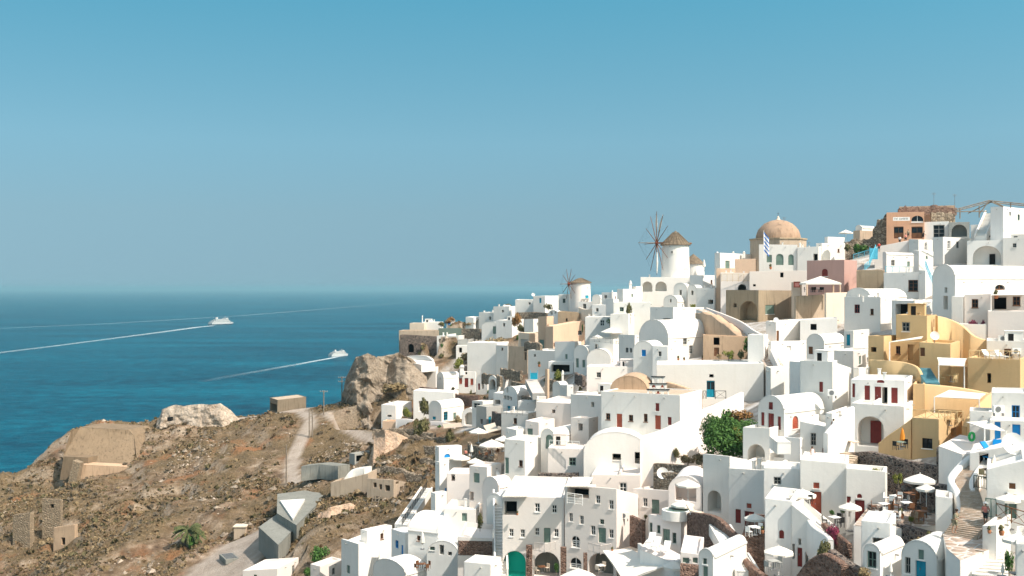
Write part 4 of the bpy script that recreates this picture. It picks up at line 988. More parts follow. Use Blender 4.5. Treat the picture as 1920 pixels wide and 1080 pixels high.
B(876,932,954,643,702,290,16,'big white vaulted house with pink tinted side and round vent',WHITE,topB=640,par=.1,ops=[('B',936,664,940,670,'k')])
B(930,952,962,648,690,286,40,'white house with curved grey side wall next to the round vent',WHITE,topB=660)
B(953,989,993,650,700,272,35,'tan house with tall narrow slit window',TANL,ops=[('A',983,660,987,675,'k')])
B(972,992,1024,625,655,282,40,'cream house with blind framed panel on its shaded face',CREAM,ops=[('A',976,636,990,650,'le')])
B(1009,1025,1038,593,655,278,38,'tall narrow cream house with flower box',PEACH,ops=[('A',1011,637,1020,654,'lg'),('B',1026,609,1029,619,'k'),('B',1033,619,1037,630,'k')])
B(1023,1037,1096,612,656,274,50,'long peach house whose roof line climbs to the right',PEACH,topB=601,ops=[('B',1084,620,1091,628,'we'),('B',1038,643,1042,650,'k')],par=.1)
B(983,1000,1014,598,622,292,45,'white roofed house with grey side left of the tall cream house',WHITE)
B(1027,1048,1057,582,608,294,45,'white vaulted house with bell openings above the peach house',WHITE,'vA',rise=1.5,ops=[('A',1032,584,1036,590,'k'),('A',1040,584,1043,588,'k')])
B(1046,1086,1092,587,610,282,10,'tan shaded house with slit opening behind the peach house',TAN,topA=584,ops=[('A',1061,597,1064,603,'k')])
B(1083,1118,1128,566,580,292,20,'round tan terrace ringed by white walls right of the small windmill',WHITE,roofmat=RUIN,par=.2)
Wl([(1086,576,284),(1100,580,280),(1116,576,277),(1130,566,278),(1140,556,280)],3,'cream curved wall under the round tan terrace',CREAM,th=.5)
B(1128,1150,1160,548,570,268,30,'white house with thin chimney on the ridge between the windmills',WHITE)
B(1110,1126,1136,553,562,286,20,'white pair of low arched roofs on the ridge between the windmills',WHITE,'vA',rise=1.0)
B(990,1040,1076,658,700,250,20,'white house with flower pots on its ledge below the tan slit house',WHITE,topB=655)
B(1040,1078,1090,640,680,236,30,'white house with grey framed door under the peach house',WHITE,ops=[('A',1060,664,1064,673,'dg')])
B(1076,1103,1116,648,700,215,35,'grey green shaded white house with two doors beside the pergola',WHITE,'vA',rise=1.4,ops=[('A',1080,672,1085,689,'dg'),('A',1092,675,1097,689,'dg')])
B(1105,1150,1165,636,668,212,35,'white house with scalloped curved walls under the pergola',WHITE)
B(1100,1145,None,655,690,208,10,'white round wall house in front of the pergola',WHITE,'vA',rise=2,dB=5)
B(1028,1075,1080,679,700,232,12,'white canopy roof over a dark terrace',WHITE,ops=[('A',1034,684,1068,698,'k')],name='pavilion',cat='pavilion')
B(1036,1050,1065,716,752,196,35,'white arched side house beside the peach pillar wall',WHITE,'vA',rise=2.0)
B(1050,1063,1075,722,760,192,40,'narrow grey white house with arched green door',WHITE,ops=[('A',1054,742,1059,756,'adg')])
B(1022,1026.5,1030,692,758,204,50,'tall thin peach pillar wall beside the turquoise gate stairs',PEACH,name='pillar_wall',cat='wall')
B(775,817,822,688,728,300,15,'white terraced cliff house with scattered small openings',WHITE,topA=700,ops=[('A',784,700,787,703,'k'),('A',798,708,801,711,'k'),('A',790,702,793,705,'k')])
B(819,832,862,698,734,290,50,'white vaulted house with pointed grey gable on the cliff edge',WHITE,'vA',rise=1.8,ops=[('A',823.5,708,826,713,'k')])
B(860,891,893,697,738,284,10,'pale house with pink shuttered windows and dark red door',WHITE,par=.2,ops=[('A',861,709,866.5,720,'st'),('A',871,709,878,726,'dr'),('A',882,710,887.5,722,'st'),('A',872,697.6,876,702,'k')])
B(892,914,925,703,740,276,25,'white vaulted house with narrow gable and two dark doors',WHITE,'vA',rise=1.8,ops=[('A',896,719,900,731,'dr'),('A',903,719,907,729,'k'),('A',904,706,907,711,'k')])
B(916,931,966,705,742,258,40,'white vaulted house with deep turquoise doored arch',WHITE,'vA',rise=2.4,ops=[('A',918,711,929,731,'an')])
Wl([(788,725,274),(800,726,272),(814,728,270),(830,733,268),(855,738,264)],2.4,'long rust brown stone parapet along the pink door terrace',LAVAB,th=.5)
Wl([(855,739,262),(875,741,259),(898,741,256)],2.6,'rust brown stone wall end under the pink door terrace',LAVAB,th=.5)
B(775,850,860,736,782,262,10,'long white house with dark garage door and climbing plant',WHITE,topA=732,ops=[('A',785,752,803,772,'k')])
B(804,828,870,752,792,250,35,'white house with turquoise framed window and door on the lower terrace',WHITE,'vA',rise=1.6,ops=[('B',832,772,839.5,788,'wq'),('A',811,781,817,787,'sq'),('B',850,774,855,786,'dg')])
B(866,893,None,766,800,244,12,'white arched alcove house with turquoise door',WHITE,'vA',rise=2.4,dB=4,ops=[('A',871,770,891,797,'an')])
B(715,742,772,760,792,262,20,'white house with slot window on peach base at the cliff foot',WHITE,ops=[('A',726,778,734,782,'k')])
B(717,745,None,790,808,258,12,'peach base wall under the white slot window house',PEACH,dB=3,name='base_wall',cat='wall')
Wl([(743,785,256),(760,785,254),(776,787,252)],3.4,'low white garden wall behind the round bushes',WARM,th=.4)
Wl([(808,790,246),(830,791,243),(853,795,240)],3.4,'weathered white garden wall below the turquoise windows',WARM,th=.4)
B(893,912,942,763,812,228,35,'grey stone house with turquoise doors and terrace on top',GREY,ops=[('A',901,786,905,795,'k'),('B',916,781,921,795,'dq'),('B',930,787,936,795,'k')])
B(885,905,925,752,775,236,35,'white glazed balcony house above the grey stone house',WHITE,ops=[('A',888,756,900,765,'we')])
B(943,970,997,725,775,222,38,'white vaulted house with three dark windows and turquoise doors',WHITE,'vA',rise=2.4,ops=[('A',944.5,741,949,749,'k'),('A',950,742,955,750,'k'),('A',956,744,960,751,'k'),('A',950,727,953,736,'k'),('A',951,761,957,774,'dq'),('A',964,762,968,773,'dq')])
B(971,1004,1012,753,790,212,15,'bright white block house beside the lower stairs',WHITE)
B(925,948,965,738,765,240,35,'white roof with grey passage opening beside the three window vault',WHITE,ops=[('A',928,750,938,758,'k')])
Wl([(968,738,226),(985,743,222),(1003,746,218)],2.6,'brown stone terrace wall beside the gate stairs',DRYST,th=.6)
Wl([(960,714,244),(975,718,240),(992,720,236)],3.2,'brown earth terrace wall under the scrub beside the gate stairs',DRYST,th=.6)
steps((1010,738,208),(996,712,224),2.4,14,'grey stone stairs below the turquoise gate',GREY,tread=WARM)
steps((1015,764,196),(1015,743,204),1.8,8,'lower grey stairs between white garden pillars',GREY,tread=WARM)
B(940,990,1010,775,805,200,30,'white low house roof above the parasol cafe with railing',WHITE)

# ---------------------------------------------------------------- ruins, walls and sheds on the bare slope
def quad_block(pts, Y, depth, label, mat, name, cat, tilt=0.0):
    """block with a four-sided face: corners (column,row) clockwise from top left, all at about the same distance"""
    P = [at(px, py, Y + (dy if len(q) else 0)) for (px, py, *q), dy in [(p, (p[2] if len(p) > 2 else 0)) for p in pts]]
    O = P[0].copy(); Q = [p - O for p in P]; D = Vector((depth * .25, depth, 0)); mb = MB(); n = len(Q)
    mb.face(Q, mat); mb.face([q + D for q in reversed(Q)], mat)
    for k in range(n): mb.face([Q[k], Q[(k + 1) % n], Q[(k + 1) % n] + D, Q[k] + D], mat)
    o = mb.build(name, None, loc=O); tag(o, label, cat); return o
quad_block([(133,808,0),(150,801,3),(240,806,6),(251,816,6),(258,872,0),(258,905,-2),(118,905,-4),(118,857,-2)],285,9,'big sloping sandstone retaining wall at the headland end',SANDBLOCK,'retaining_wall','wall')
quad_block([(119,856),(165,858),(165,900),(112,900)],281,4,'small masonry buttress at the foot of the big sloping wall',SANDBLOCK,'buttress','buttress')
quad_block([(150,871),(250,876),(246,930),(146,930)],279,4,'low crumbling masonry plinth under the big sloping wall',RUIN,'ruin','ruin')
quad_block([(137,863),(150,868),(136,932),(124,920)],277,1.6,'steep ruined masonry ramp running down from the big wall',SANDST,'ruined_ramp','ruin')
B(79,113,118,938,1012,238,6,'roofless square tower ruin with one black window',SANDST,dB=4.5,topA=935,ops=[('A',94,945,101,953,'k')],name='tower_ruin',cat='ruin')
B(24,56,64,962,1030,236,12,'broken sandstone block ruin left of the square tower',SANDST,dB=4,topA=966,name='ruin',cat='ruin')
B(100,140,146,984,1040,230,8,'low brown ruin with small dark doorway below the square tower',RUIN,dB=4,topA=990,ops=[('A',115,1008,122,1022,'k')],name='ruin',cat='ruin')
B(506,520,574,750,772,302,62,'long flat roofed cement shed with open dark end by the sea',DARKTAN,roofmat=TANL,topB=744,par=.05,ops=[('A',507,757,519,771,'k')],name='shed',cat='shed')
B(688,738,768,900,940,198,18,'grey roofless row ruin with small dark windows',TANL,topB=905,par=.4,ops=[('A',711,908,716,918,'k'),('A',700,905,706,914,'k'),('B',742,903,748,908,'k'),('B',750,912,756,922,'k'),('A',722,910,731,921,'k')],name='ruin',cat='ruin')
B(620,690,None,888,925,204,12,'tan curved wall ruin with white roofed shelter',TANL,dB=5,topA=905,name='ruin',cat='ruin')
Wl([(646,897,208),(655,885,208),(670,878,208),(690,875,207)],1.6,'bright white curved roof wall beside the green scrub',WHITE,th=2.5)
Wl([(573,872,222),(610,868,220),(645,872,216)],3,'dark grey cement wall of the lower cistern building',GREYD,th=3.0,smooth=False)
deck([(520,926),(598,916),(612,928),(556,985),(519,962)],212,'dark grey cement bunker roof stepping down the slope below the road',GREYD,th=5,name='bunker',cat='bunker',side=GREYD)
deck([(485,988),(519,964),(553,990),(522,1022)],189,'lower annex of the grey cement bunker with two little dark windows',GREYD,th=5,name='bunker_annex',cat='bunker',side=GREYD)
deck([(525,938),(572,935),(549,973)],199.6,'bright white triangular roof slab on the grey bunker',WHITE,th=.35,name='roof_slab',cat='roof slab',z=at(520,926,212).z+.36)
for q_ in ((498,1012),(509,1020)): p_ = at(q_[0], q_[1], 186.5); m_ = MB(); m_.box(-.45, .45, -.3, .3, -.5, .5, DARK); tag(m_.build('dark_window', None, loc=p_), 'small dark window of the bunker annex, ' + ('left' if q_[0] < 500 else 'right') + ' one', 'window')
B(655,665,700,851,868,232,40,'small half buried grey hut among the green scrub',GREY,ops=[('B',668,853,690,866,'k')],name='hut',cat='hut')
for i,(a,b,h) in enumerate([([(760,834,226),(790,835,224),(818,838,221)],3,'upper dry stone terrace wall below the white garden wall'),
  ([(735,852,222),(775,856,218),(816,862,214)],3,'second dry stone terrace wall with rubble on the slope'),
  ([(716,873,214),(755,880,210),(793,893,206)],3.4,'third dry stone terrace wall above the roofless row ruin'),
  ([(700,806,240),(740,802,238),(780,806,235),(815,812,231)],2.2,'topmost dry stone terrace wall beside the dirt road')]):
    Wl(a,b,h,DRYST,th=.9,smooth=False,rough=.25)

for pts,h,l in [([(905,700,268),(925,702,262),(940,706,256)],2.4,'short dry stone wall behind the turquoise doored arch'),([(985,640,262),(1000,642,258),(1015,645,255)],2,'low rubble wall under the tan slit house'),([(870,668,302),(890,672,298),(905,672,296)],2.2,'rubble bank under the chapel gable houses'),
 ([(1030,712,214),(1045,716,210),(1060,714,207)],2.2,'brown garden wall below the canopy roof'),([(925,770,226),(945,778,221),(962,782,217)],2.6,'brown lava wall under the three window vault'),([(1080,700,204),(1095,704,201)],2,'lava garden wall beside the shaded two door house'),([(940,690,262),(960,694,258),(978,697,254)],2.4,'ochre bank wall beside the tan slit house'),
 ([(760,815,234),(800,818,230),(838,822,226)],1.6,'rubble ledge under the round olive bush'),([(830,868,196),(850,872,192)],1.8,'rubble ledge left of the blue door'),([(880,830,196),(905,838,192),(930,842,190)],2.4,'brown rock wall under the cafe terrace parasols')]:
    Wl(pts,h,l,DRYST if 'lava' not in l else LAVA,th=.7,smooth=False,rough=.3)
def clear_front(l, r, base, Y):                      # open ground before a rock face
    x0, x1 = (l - 960) / FPX * Y, (r - 960) / FPX * Y; _foot.append(([(x1, Y), (x0, Y), (x0, Y + 1), (x1, Y + 1)], at(0, base, Y).z, base, l, r, Y))
clear_front(632, 716, 806, 283)
for l_, r_, b_, Y_ in ((700, 815, 826, 234), (760, 818, 853, 221), (735, 816, 874, 215), (716, 793, 908, 207), (688, 768, 938, 196)): clear_front(l_, r_, b_, Y_)
carve()
# ---------------------------------------------------------------- landmarks
THATCH = plain('grey_thatch', (0.17, 0.13, 0.09), 0.95, 0, 0.35)
DOME = plaster('ochre_dome_render', (0.46, 0.31, 0.215), 0.3)
def windmill(px, base, Y, wpx, top, apex, label, hubpx, spoke_px, nsp, sails, wins, mat, face=(-0.93, -0.36), name='windmill', tag_='windmill'):
    C = at(px, base, Y); root = empty(name, C); tag(root, label, tag_)
    s = Y / FPX; r = wpx / 2 * s; H = (base - top) * s; HA = (base - apex) * s
    m = MB(); n = 40; prof = [(r * 1.04, -5), (r * 1.04, 0), (r * 0.99, H * .5), (r * 0.95, H)]; m.lathe(prof, mat, n); m.build('tower', root, smooth=40)
    m = MB(); m.lathe([(r * 1.0, H - 0.12), (r * 1.09, H - 0.08), (r * 1.10, H + 0.02), (r * 0.62, H + (HA - H) * .44), (r * 0.2, H + (HA - H) * .86), (0.14, HA - .1), (0.02, HA)], THATCH, 24)
    for k in range(24):
        t = 2 * math.pi * k / 24; m.tube((r * 1.09 * math.cos(t), r * 1.09 * math.sin(t), H + .05), (r * .2 * math.cos(t), r * .2 * math.sin(t), H + (HA - H) * .88), .07, .04, THATCH, 5)
    m.build('conical_roof', root)
    for (wx, wy, ww, wh, kind) in wins:
        sx = (wx - px) * s; ang = math.asin(max(-.95, min(.95, sx / r))); nrm = Vector((math.sin(ang), -math.cos(ang), 0)); tv = Vector((math.cos(ang), math.sin(ang), 0))
        z = (base - wy) * s; P = nrm * (r * 1.0 + 0.015); w2, h2 = ww * s / 2 / max(.4, math.cos(ang)), wh * s / 2
        f = MB(); M = Matrix.Translation(P + Vector((0, 0, z))) @ Matrix(((tv.x, nrm.x, 0, 0), (tv.y, nrm.y, 0, 0), (0, 0, 1, 0), (0, 0, 0, 1)))
        cm = {'w': OFFW, 'g': GREEN, 'q': TURQ}[kind[1]]
        for a_, b_, c_, d_ in ((-w2, -w2 + .08, -h2, h2), (w2 - .08, w2, -h2, h2), (-w2, w2, -h2, -h2 + .08), (-w2, w2, h2 - .08, h2), (-.03, .03, -h2, h2)): f.box(a_, b_, -.1, .06, c_, d_, cm, M)
        wo = f.build('door' if kind[0] == 'd' else 'window', root); g = MB(); g.box(-w2 + .02, w2 - .02, -.09, -.0, -h2 + .02, h2 - .02, GLASS if kind[0] == 'w' else cm, M); g.build('pane' if kind[0] == 'w' else 'leaf', wo)
    # the wheel, standing clear of the tower on its axle
    hx, hy = hubpx; fd = Vector((face[0], face[1], 0)).normalized(); hub = Vector(((hx - px) * s, 0, (base - hy) * s))
    hub.y = hub.x * fd.y / fd.x if abs(fd.x) > .2 else -r * 1.3
    R_ = spoke_px * s; wl = empty('sail_wheel', hub); wl.parent = root
    a = MB(); a.tube(Vector((0, 0, 0)) + fd * .5, -fd * (hub.length * .95), .16, .2, WOODB, 8); a.build('axle', wl)
    hb = MB(); hb.tube(fd * -.25, fd * .25, .38, .38, TERRA, 10); hb.build('hub', wl)
    tv = Vector((-fd.y, fd.x, 0))
    for k in range(nsp):
        t = math.pi * 2 * k / nsp + math.pi / nsp * .0; d = tv * math.cos(t) + Vector((0, 0, 1)) * math.sin(t)
        q = MB(); q.tube((0, 0, 0), d * R_, .10, .05, WOODB, 6); q.tube(d * R_ * .42, d * R_ * .42 + fd * .12, .09, .09, WOODG, 5); q.build('spar', wl)
        if k in sails:
            q = MB(); nd = (tv * -math.sin(t) + Vector((0, 0, 1)) * math.cos(t))
            q.tube(d * R_ * .30 + nd * .14, d * R_ * .62 + nd * .28, .10, .24, CANVAS, 7); q.tube(d * R_ * .62 + nd * .28, d * R_ * .96 + nd * .1, .24, .08, CANVAS, 7); q.build('furled_sail', wl)
    q = MB(); q.tube((0, 0, 0), fd * R_ * .63, .12, .05, WOODG, 6); q.build('bowsprit', wl)
    q = MB()
    for k in range(nsp):
        t0, t1 = (math.pi * 2 * (k + j) / nsp for j in (0, 1)); e = [tv * math.cos(t) * R_ * .93 + Vector((0, 0, 1)) * math.sin(t) * R_ * .93 for t in (t0, t1)]
        q.tube(e[0], e[1], .008, .008, IRON, 4, False); q.tube(e[0], fd * R_ * .62, .008, .008, IRON, 4, False)
    q.build('rigging', wl)
    return root
windmill(1266.5, 520, 250, 52, 459.5, 432.5, 'tall white windmill with grey cone roof and furled sails on the ridge', (1230, 456), 59, 12, (2, 3, 9), [
    (1256.5, 473.5, 5, 5.5, 'ww'), (1253, 462, 3, 4, 'ww'), (1264.5, 509, 4.5, 8, 'ww'), (1282, 508, 7, 8, 'dg')], WHITE, face=(-.96, -.27))
windmill(1088.5, 572, 300, 38, 530, 520.5, 'small squat cream windmill with bare spars and turquoise arched door', (1066, 532.5), 29, 10, (), [
    (1099.5, 558, 6, 9, 'dq'), (1101, 539, 2.5, 4, 'ww')], WARM, face=(-.89, -.45))
# cone-roofed round house right of the big mill
C = at(1300, 512, 262); root = empty('round_house', C); tag(root, 'low round house with grey cone roof half hidden behind the big windmill', 'house')
m = MB(); m.lathe([(2.6, -4), (2.6, 2.2)], WHITE, 24); m.build('wall', root, smooth=40)
m = MB(); m.lathe([(2.9, 2.1), (1.5, 3.4), (.02, 4.6)], THATCH, 20); m.build('conical_roof', root)
# domed church
s = 238 / FPX; C = at(1459, 510, 240); root = empty('domed_church', C, R(12)); tag(root, 'church with large ochre brown dome on an octagonal drum', 'church')
r = 41.5 * s; zc = (510 - 447) * s
m = MB(); R8 = 48.5 * s / math.cos(R(22.5)) * .99
def octa(m, r_, z0, z1, mat): m.mesh([(r_ * math.cos(R(22.5 + 45 * k)), r_ * math.sin(R(22.5 + 45 * k)), z) for z in (z0, z1) for k in range(8)], [(k, (k + 1) % 8, 8 + (k + 1) % 8, 8 + k) for k in range(8)] + [tuple(range(7, -1, -1)), tuple(range(8, 16))], mat)
octa(m, R8, -3, zc - .02, TANL); m.build('drum', root)
m = MB(); octa(m, R8 * 1.03, zc - .35, zc, TAN); m.build('cornice', root)
m = MB(); m.lathe([(r, zc - .05)] + [(r * math.cos(R(a)), zc + r * .86 * math.sin(R(a))) for a in range(6, 90, 6)] + [(.01, zc + r * .86)], DOME, 40); dm = m.build('dome', root, smooth=60)
m = MB()
for k in range(8):
    for a in (28, 52):
        t = R(k * 45 + 20); m.box(-.09, .09, -.09, .09, -.09, .09, TAN, Matrix.Translation((r * math.cos(R(a)) * math.cos(t), r * math.cos(R(a)) * math.sin(t), zc + r * .86 * math.sin(R(a)))))
m.build('putlog', dm)
m = MB(); m.lathe([(.55, zc + r * .84), (.28, zc + r * .86 + .35), (.22, zc + r * .86 + .6), (.05, zc + r * .86 + .85)], CREAM, 12); m.tube((0, 0, zc + r * .86 + .8), (0, 0, zc + r * .86 + 1.6), .04, .04, IRON, 5); m.tube((-.3, 0, zc + r * .86 + 1.35), (.3, 0, zc + r * .86 + 1.35), .035, .035, IRON, 5); m.build('cross_finial', root)
# bell gable over the row house
C = at(1234, 750, 146.5); root = empty('bell_gable', C, R(-10)); tag(root, 'white stepped bell gable with arched openings and dark edged ledges', 'bell gable')
s = 146 / FPX; m = MB(); m.box(-20 * s, 20 * s, -.25, .25, -.6, 7 * s, WHITE)
def archwall(m, x0, x1, z0, z1, holes):
    wall_face(m, [(x0, z0), (x1, z0), (x1, z1), (x0, z1)], holes, lambda u, z, d: (u, d - .25, z), WHITE, WHITE, [.5] * len(holes)); wall_face(m, [(x0, z0), (x1, z0), (x1, z1), (x0, z1)], holes, lambda u, z, d: (u, .25 - d, z), WHITE, WHITE, [0] * len(holes))
    m.face([(x0, -.25, z0), (x0, .25, z0), (x0, .25, z1), (x0, -.25, z1)], WHITE); m.face([(x1, -.25, z0), (x1, .25, z0), (x1, .25, z1), (x1, -.25, z1)], WHITE); m.face([(x0, -.25, z1), (x1, -.25, z1), (x1, .25, z1), (x0, .25, z1)], WHITE)
archwall(m, -20 * s, 20 * s, 7 * s, 19 * s, [hole_poly(a * s, b * s, 7.6 * s, 17 * s, True) for a, b in ((-17.5, -10.5), (-6, 6), (10.5, 17.5))])
archwall(m, -16 * s, 16 * s, 21 * s, 30 * s, [hole_poly(a * s, b * s, 21.6 * s, 28.5 * s, True) for a, b in ((-12, -4), (4, 12))])
archwall(m, -11 * s, 11 * s, 32 * s, 43 * s, [hole_poly(a * s, b * s, 32.6 * s, 41 * s, True) for a, b in ((-8, -1.6), (1.6, 8))])
m.build('wall', root)
for x, z in ((20, 19), (16, 30), (11.5, 43)):
    m = MB(); m.box(-(x + 1.5) * s, (x + 1.5) * s, -.33, .33, z * s, (z + 1.6) * s, IRON); m.build('ledge', root)
for x, z in ((0, 12), (-8, 24), (8, 24)):
    m = MB(); m.lathe([(.02, .34), (.12, .3), (.16, .1), (.24, 0)], TERRA, 10, (x * s, 0, z * s)); m.build('bell', root)

# ---------------------------------------------------------------- rock
ROCK = None
def mat_rock(name, dark, mid, light):
    m, nt, b = base_mat(name, 0.95); n1 = noise(nt, 0.28, 9, 0.7); n2 = noise(nt, 1.6, 6, 0.7)
    c = ramp(nt, n1, [(0.34, dark), (0.48, mid), (0.62, light)]); c2 = ramp(nt, n2, [(0.34, [x * .5 for x in mid]), (0.55, light)])
    mx = nt.nodes.new('ShaderNodeMix'); mx.data_type = 'RGBA'; mx.inputs['Factor'].default_value = .5
    nt.links.new(c, mx.inputs['A']); nt.links.new(c2, mx.inputs['B']); nt.links.new(mx.outputs['Result'], b.inputs['Base Color'])
    bump(nt, b, n2, 0.7, 1.0); return m
ROCK = mat_rock('grey_brown_cliff_rock', (0.10, 0.075, 0.055), (0.27, 0.21, 0.155), (0.44, 0.36, 0.28))
PALE = mat_rock('pale_pumice_rock', (0.30, 0.21, 0.145), (0.50, 0.39, 0.29), (0.66, 0.55, 0.45))
PEACHR = mat_rock('peach_earth_pinnacle', (0.36, 0.20, 0.12), (0.55, 0.36, 0.24), (0.66, 0.49, 0.36))
def rock_sheet(cols, Y0, back, label, mat, nu=70, nv=46, amp=1.5, name='cliff', drop=0.5, seed=0, kind=None, cat='cliff', lean=5.0, warp=0):
    """craggy rock face: cols = (column, top row, bottom row, extra metres away)"""
    u = np.linspace(0, 1, nu); ps = np.linspace(0, 1, len(cols))
    cx, ct, cb, cy = (np.interp(u, ps, [c[k] for c in cols]) for k in range(4))
    V = []; nb = 6
    for j in range(nv + nb):
        v = min(1, j / (nv - 1))
        for i in range(nu):
            row = cb[i] + (ct[i] - cb[i]) * v; Y = Y0 + cy[i] + lean * v; p = at(cx[i], row, Y)
            if j >= nv: p = p + Vector((p.x / p.y * back * (j - nv + 1) / nb, back * (j - nv + 1) / nb, -drop * (j - nv + 1)))
            V.append(p)
    V = np.array([tuple(p) for p in V])
    x, y, z = V.T
    d = fbm(x * 1.1 + seed, z * 1.3 + y * .2, 7, 4) * amp * 3.4 + np.abs(fbm(x + seed * 3, z * .5, 3.2, 4)) * -amp * 2.4 + fbm(x, z + y + 50, 1.5, 3) * amp * .9
    V[:, 1] += d; V[:, 2] += fbm(x + 9, y + z, 4, 3) * amp * .8; V[:, 0] += fbm(z + 5, y + x, 4, 3) * amp * .8
    n = nv + nb; f = [(j * nu + i, j * nu + i + 1, (j + 1) * nu + i + 1, (j + 1) * nu + i) for j in range(n - 1) for i in range(nu - 1)]
    O = V.mean(0); mb = MB(); mb.mesh((V - O).tolist(), f, mat); o = mb.build(name, None, smooth=28, loc=tuple(O)); tag(o, None if kind else label, None if kind else cat, None, kind); return o
rock_sheet([(634,776,812,14),(642,752,814,8),(652,700,812,3),(668,668,810,0),(690,661,812,-2),(706,672,806,1),(720,668,790,4),(745,660,760,7),(772,672,738,8),(796,690,724,10)],284,16,'',ROCK,110,80,1.7,'cliff',kind='structure')
rock_sheet([(297,790,803,3),(303,768,806,1),(330,760,808,0),(362,759,812,-1),(395,757,812,-2),(415,755,812,-2),(432,768,810,0),(450,786,806,2)],298,12,'pale domed rock outcrop with small dark doorways at the cliff edge',PALE,90,34,.95,'rock_outcrop',cat='rock',lean=3,drop=.4,seed=4)
rock_sheet([(686,890,905,4),(692,862,908,1),(700,832,908,0),(708,838,906,0),(716,868,902,2),(726,886,900,4)],222,6,'peach coloured earth pinnacle above the roofless row ruin',PEACHR,30,30,.5,'rock_pinnacle',cat='rock',lean=2,drop=.8,seed=8)
rock_sheet([(556,1010,1040,3),(585,975,1058,1),(620,950,1062,0),(655,944,1046,0),(690,962,1020,1),(722,978,1004,3)],182,9,'',PEACHR,70,44,1.0,'rocky_bank',kind='structure',lean=9,drop=.5,seed=2)
rock_sheet([(724,690,738,4),(742,668,748,1),(764,676,752,0),(786,694,744,1),(800,708,736,3)],283,10,'',ROCK,50,36,1.1,'rocky_bank',kind='structure',lean=6,drop=.4,seed=6)
rock_sheet([(700,812,842,3),(722,806,862,0),(745,812,858,0),(764,822,846,2)],226,6,'',PEACHR,40,28,.7,'rocky_bank',kind='structure',lean=4,drop=.4,seed=11)
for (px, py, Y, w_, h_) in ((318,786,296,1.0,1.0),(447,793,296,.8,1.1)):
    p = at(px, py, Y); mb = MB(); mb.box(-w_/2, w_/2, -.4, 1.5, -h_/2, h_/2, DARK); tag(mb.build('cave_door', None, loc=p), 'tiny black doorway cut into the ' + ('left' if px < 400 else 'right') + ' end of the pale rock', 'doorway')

# ---------------------------------------------------------------- ships and wakes
HULL = plain('ship_white', (0.52, 0.52, 0.51), 0.4, 0, 0.03); NAVY = plain('ship_dark_blue', (0.03, 0.06, 0.10), 0.4)
def ship(p, hd, L, W_, label, scale_h=1.0, band=NAVY, name='ferry', cat='ferry'):
    root = empty(name, p, math.atan2(hd[1], hd[0])); tag(root, label, cat)
    def sect(z, k): return [(-L/2, -W_/2*k), (L*.22, -W_/2*k), (L*.38, -W_/2*k*.62), (L*(.47+.03*z), 0), (L*.38, W_/2*k*.62), (L*.22, W_/2*k), (-L/2, W_/2*k)]
    H = L * .085 * scale_h
    m = MB(); lv = [(-1, .8, 0), (H*.35, .95, .4), (H, 1, 1), (H*1.02, .97, 1)]
    V = []; n = 7
    for z, k, t in lv: V += [(x, y, z) for x, y in sect(t, k)]
    m.mesh(V[:14+7], [(j*n+i, j*n+(i+1)%n, (j+1)*n+(i+1)%n, (j+1)*n+i) for j in range(1) for i in range(n)], band)
    m.mesh(V, [(j*n+i, j*n+(i+1)%n, (j+1)*n+(i+1)%n, (j+1)*n+i) for j in range(1, 3) for i in range(n)] + [tuple(range(21, 28))], HULL); m.build('hull', root)
    z = H
    for i, (a, b, k) in enumerate(((-.46, .30, .94), (-.40, .26, .88), (-.30, .22, .8))):
        d = MB(); h = L * .036 * scale_h; d.box(L*a, L*b, -W_/2*k, W_/2*k, z + .01, z + h, HULL)
        nw = 14
        for q in range(nw):
            x0 = L*a + L*(b-a)*(q+.25)/nw
            for sgn in (-1, 1): d.box(x0, x0 + L*(b-a)/nw*.5, sgn*W_/2*k - .06, sgn*W_/2*k + .06, z + h*.35, z + h*.75, GLASS)
        d.box(L*a - .4, L*b + .4, -W_/2*k*1.04, W_/2*k*1.04, z + h, z + h + .18, HULL); d.build('deck', root); z += h + .18
    d = MB(); h = L*.035*scale_h; d.box(L*.10, L*.20, -W_/2*.85, W_/2*.85, z + .01, z + h, HULL); d.box(L*.19, L*.203, -W_/2*.8, W_/2*.8, z + h*.4, z + h*.8, GLASS); d.build('bridge', root)
    d = MB(); d.tube((L*.14, 0, z + h), (L*.14, 0, z + h*2.6), .35, .15, HULL, 6); d.tube((L*.14, -W_*.2, z + h*1.9), (L*.14, W_*.2, z + h*1.9), .12, .12, HULL, 5); d.build('mast', root)
    d = MB(); d.box(-L*.26, -L*.19, -W_*.16, W_*.16, z + .01, z + h*1.9, HULL); d.box(-L*.258, -L*.192, -W_*.15, W_*.15, z + h*1.9, z + h*2.1, NAVY); d.build('funnel', root)
    return root
ship(plane_pt(416, 609, 0), (.5, .87), 88, 15, 'large white ferry with dark hull band far out at sea', 0.9)
ship(plane_pt(636, 668, 0), (.62, .78), 36, 8, 'small white passenger boat trailing bright foam nearer the headland', 1.0, HULL, 'passenger_boat', 'boat')
def mat_foam():
    m, nt, b = base_mat('sea_foam', 0.7); b.inputs['Base Color'].default_value = (.75, .82, .84, 1)
    a = nt.nodes.new('ShaderNodeAttribute'); a.attribute_name = 'foam'; s_ = nt.nodes.new('ShaderNodeSeparateColor'); nt.links.new(a.outputs['Color'], s_.inputs[0])
    f = ramp(nt, noise(nt, 0.09, 6, .7), [(0.3, (.25,) * 3), (0.62, (1, 1, 1))])
    mu = nt.nodes.new('ShaderNodeMath'); mu.operation = 'MULTIPLY'; nt.links.new(f, mu.inputs[0]); nt.links.new(s_.outputs[0], mu.inputs[1]); nt.links.new(mu.outputs[0], b.inputs['Alpha']); return m
FOAM = mat_foam()
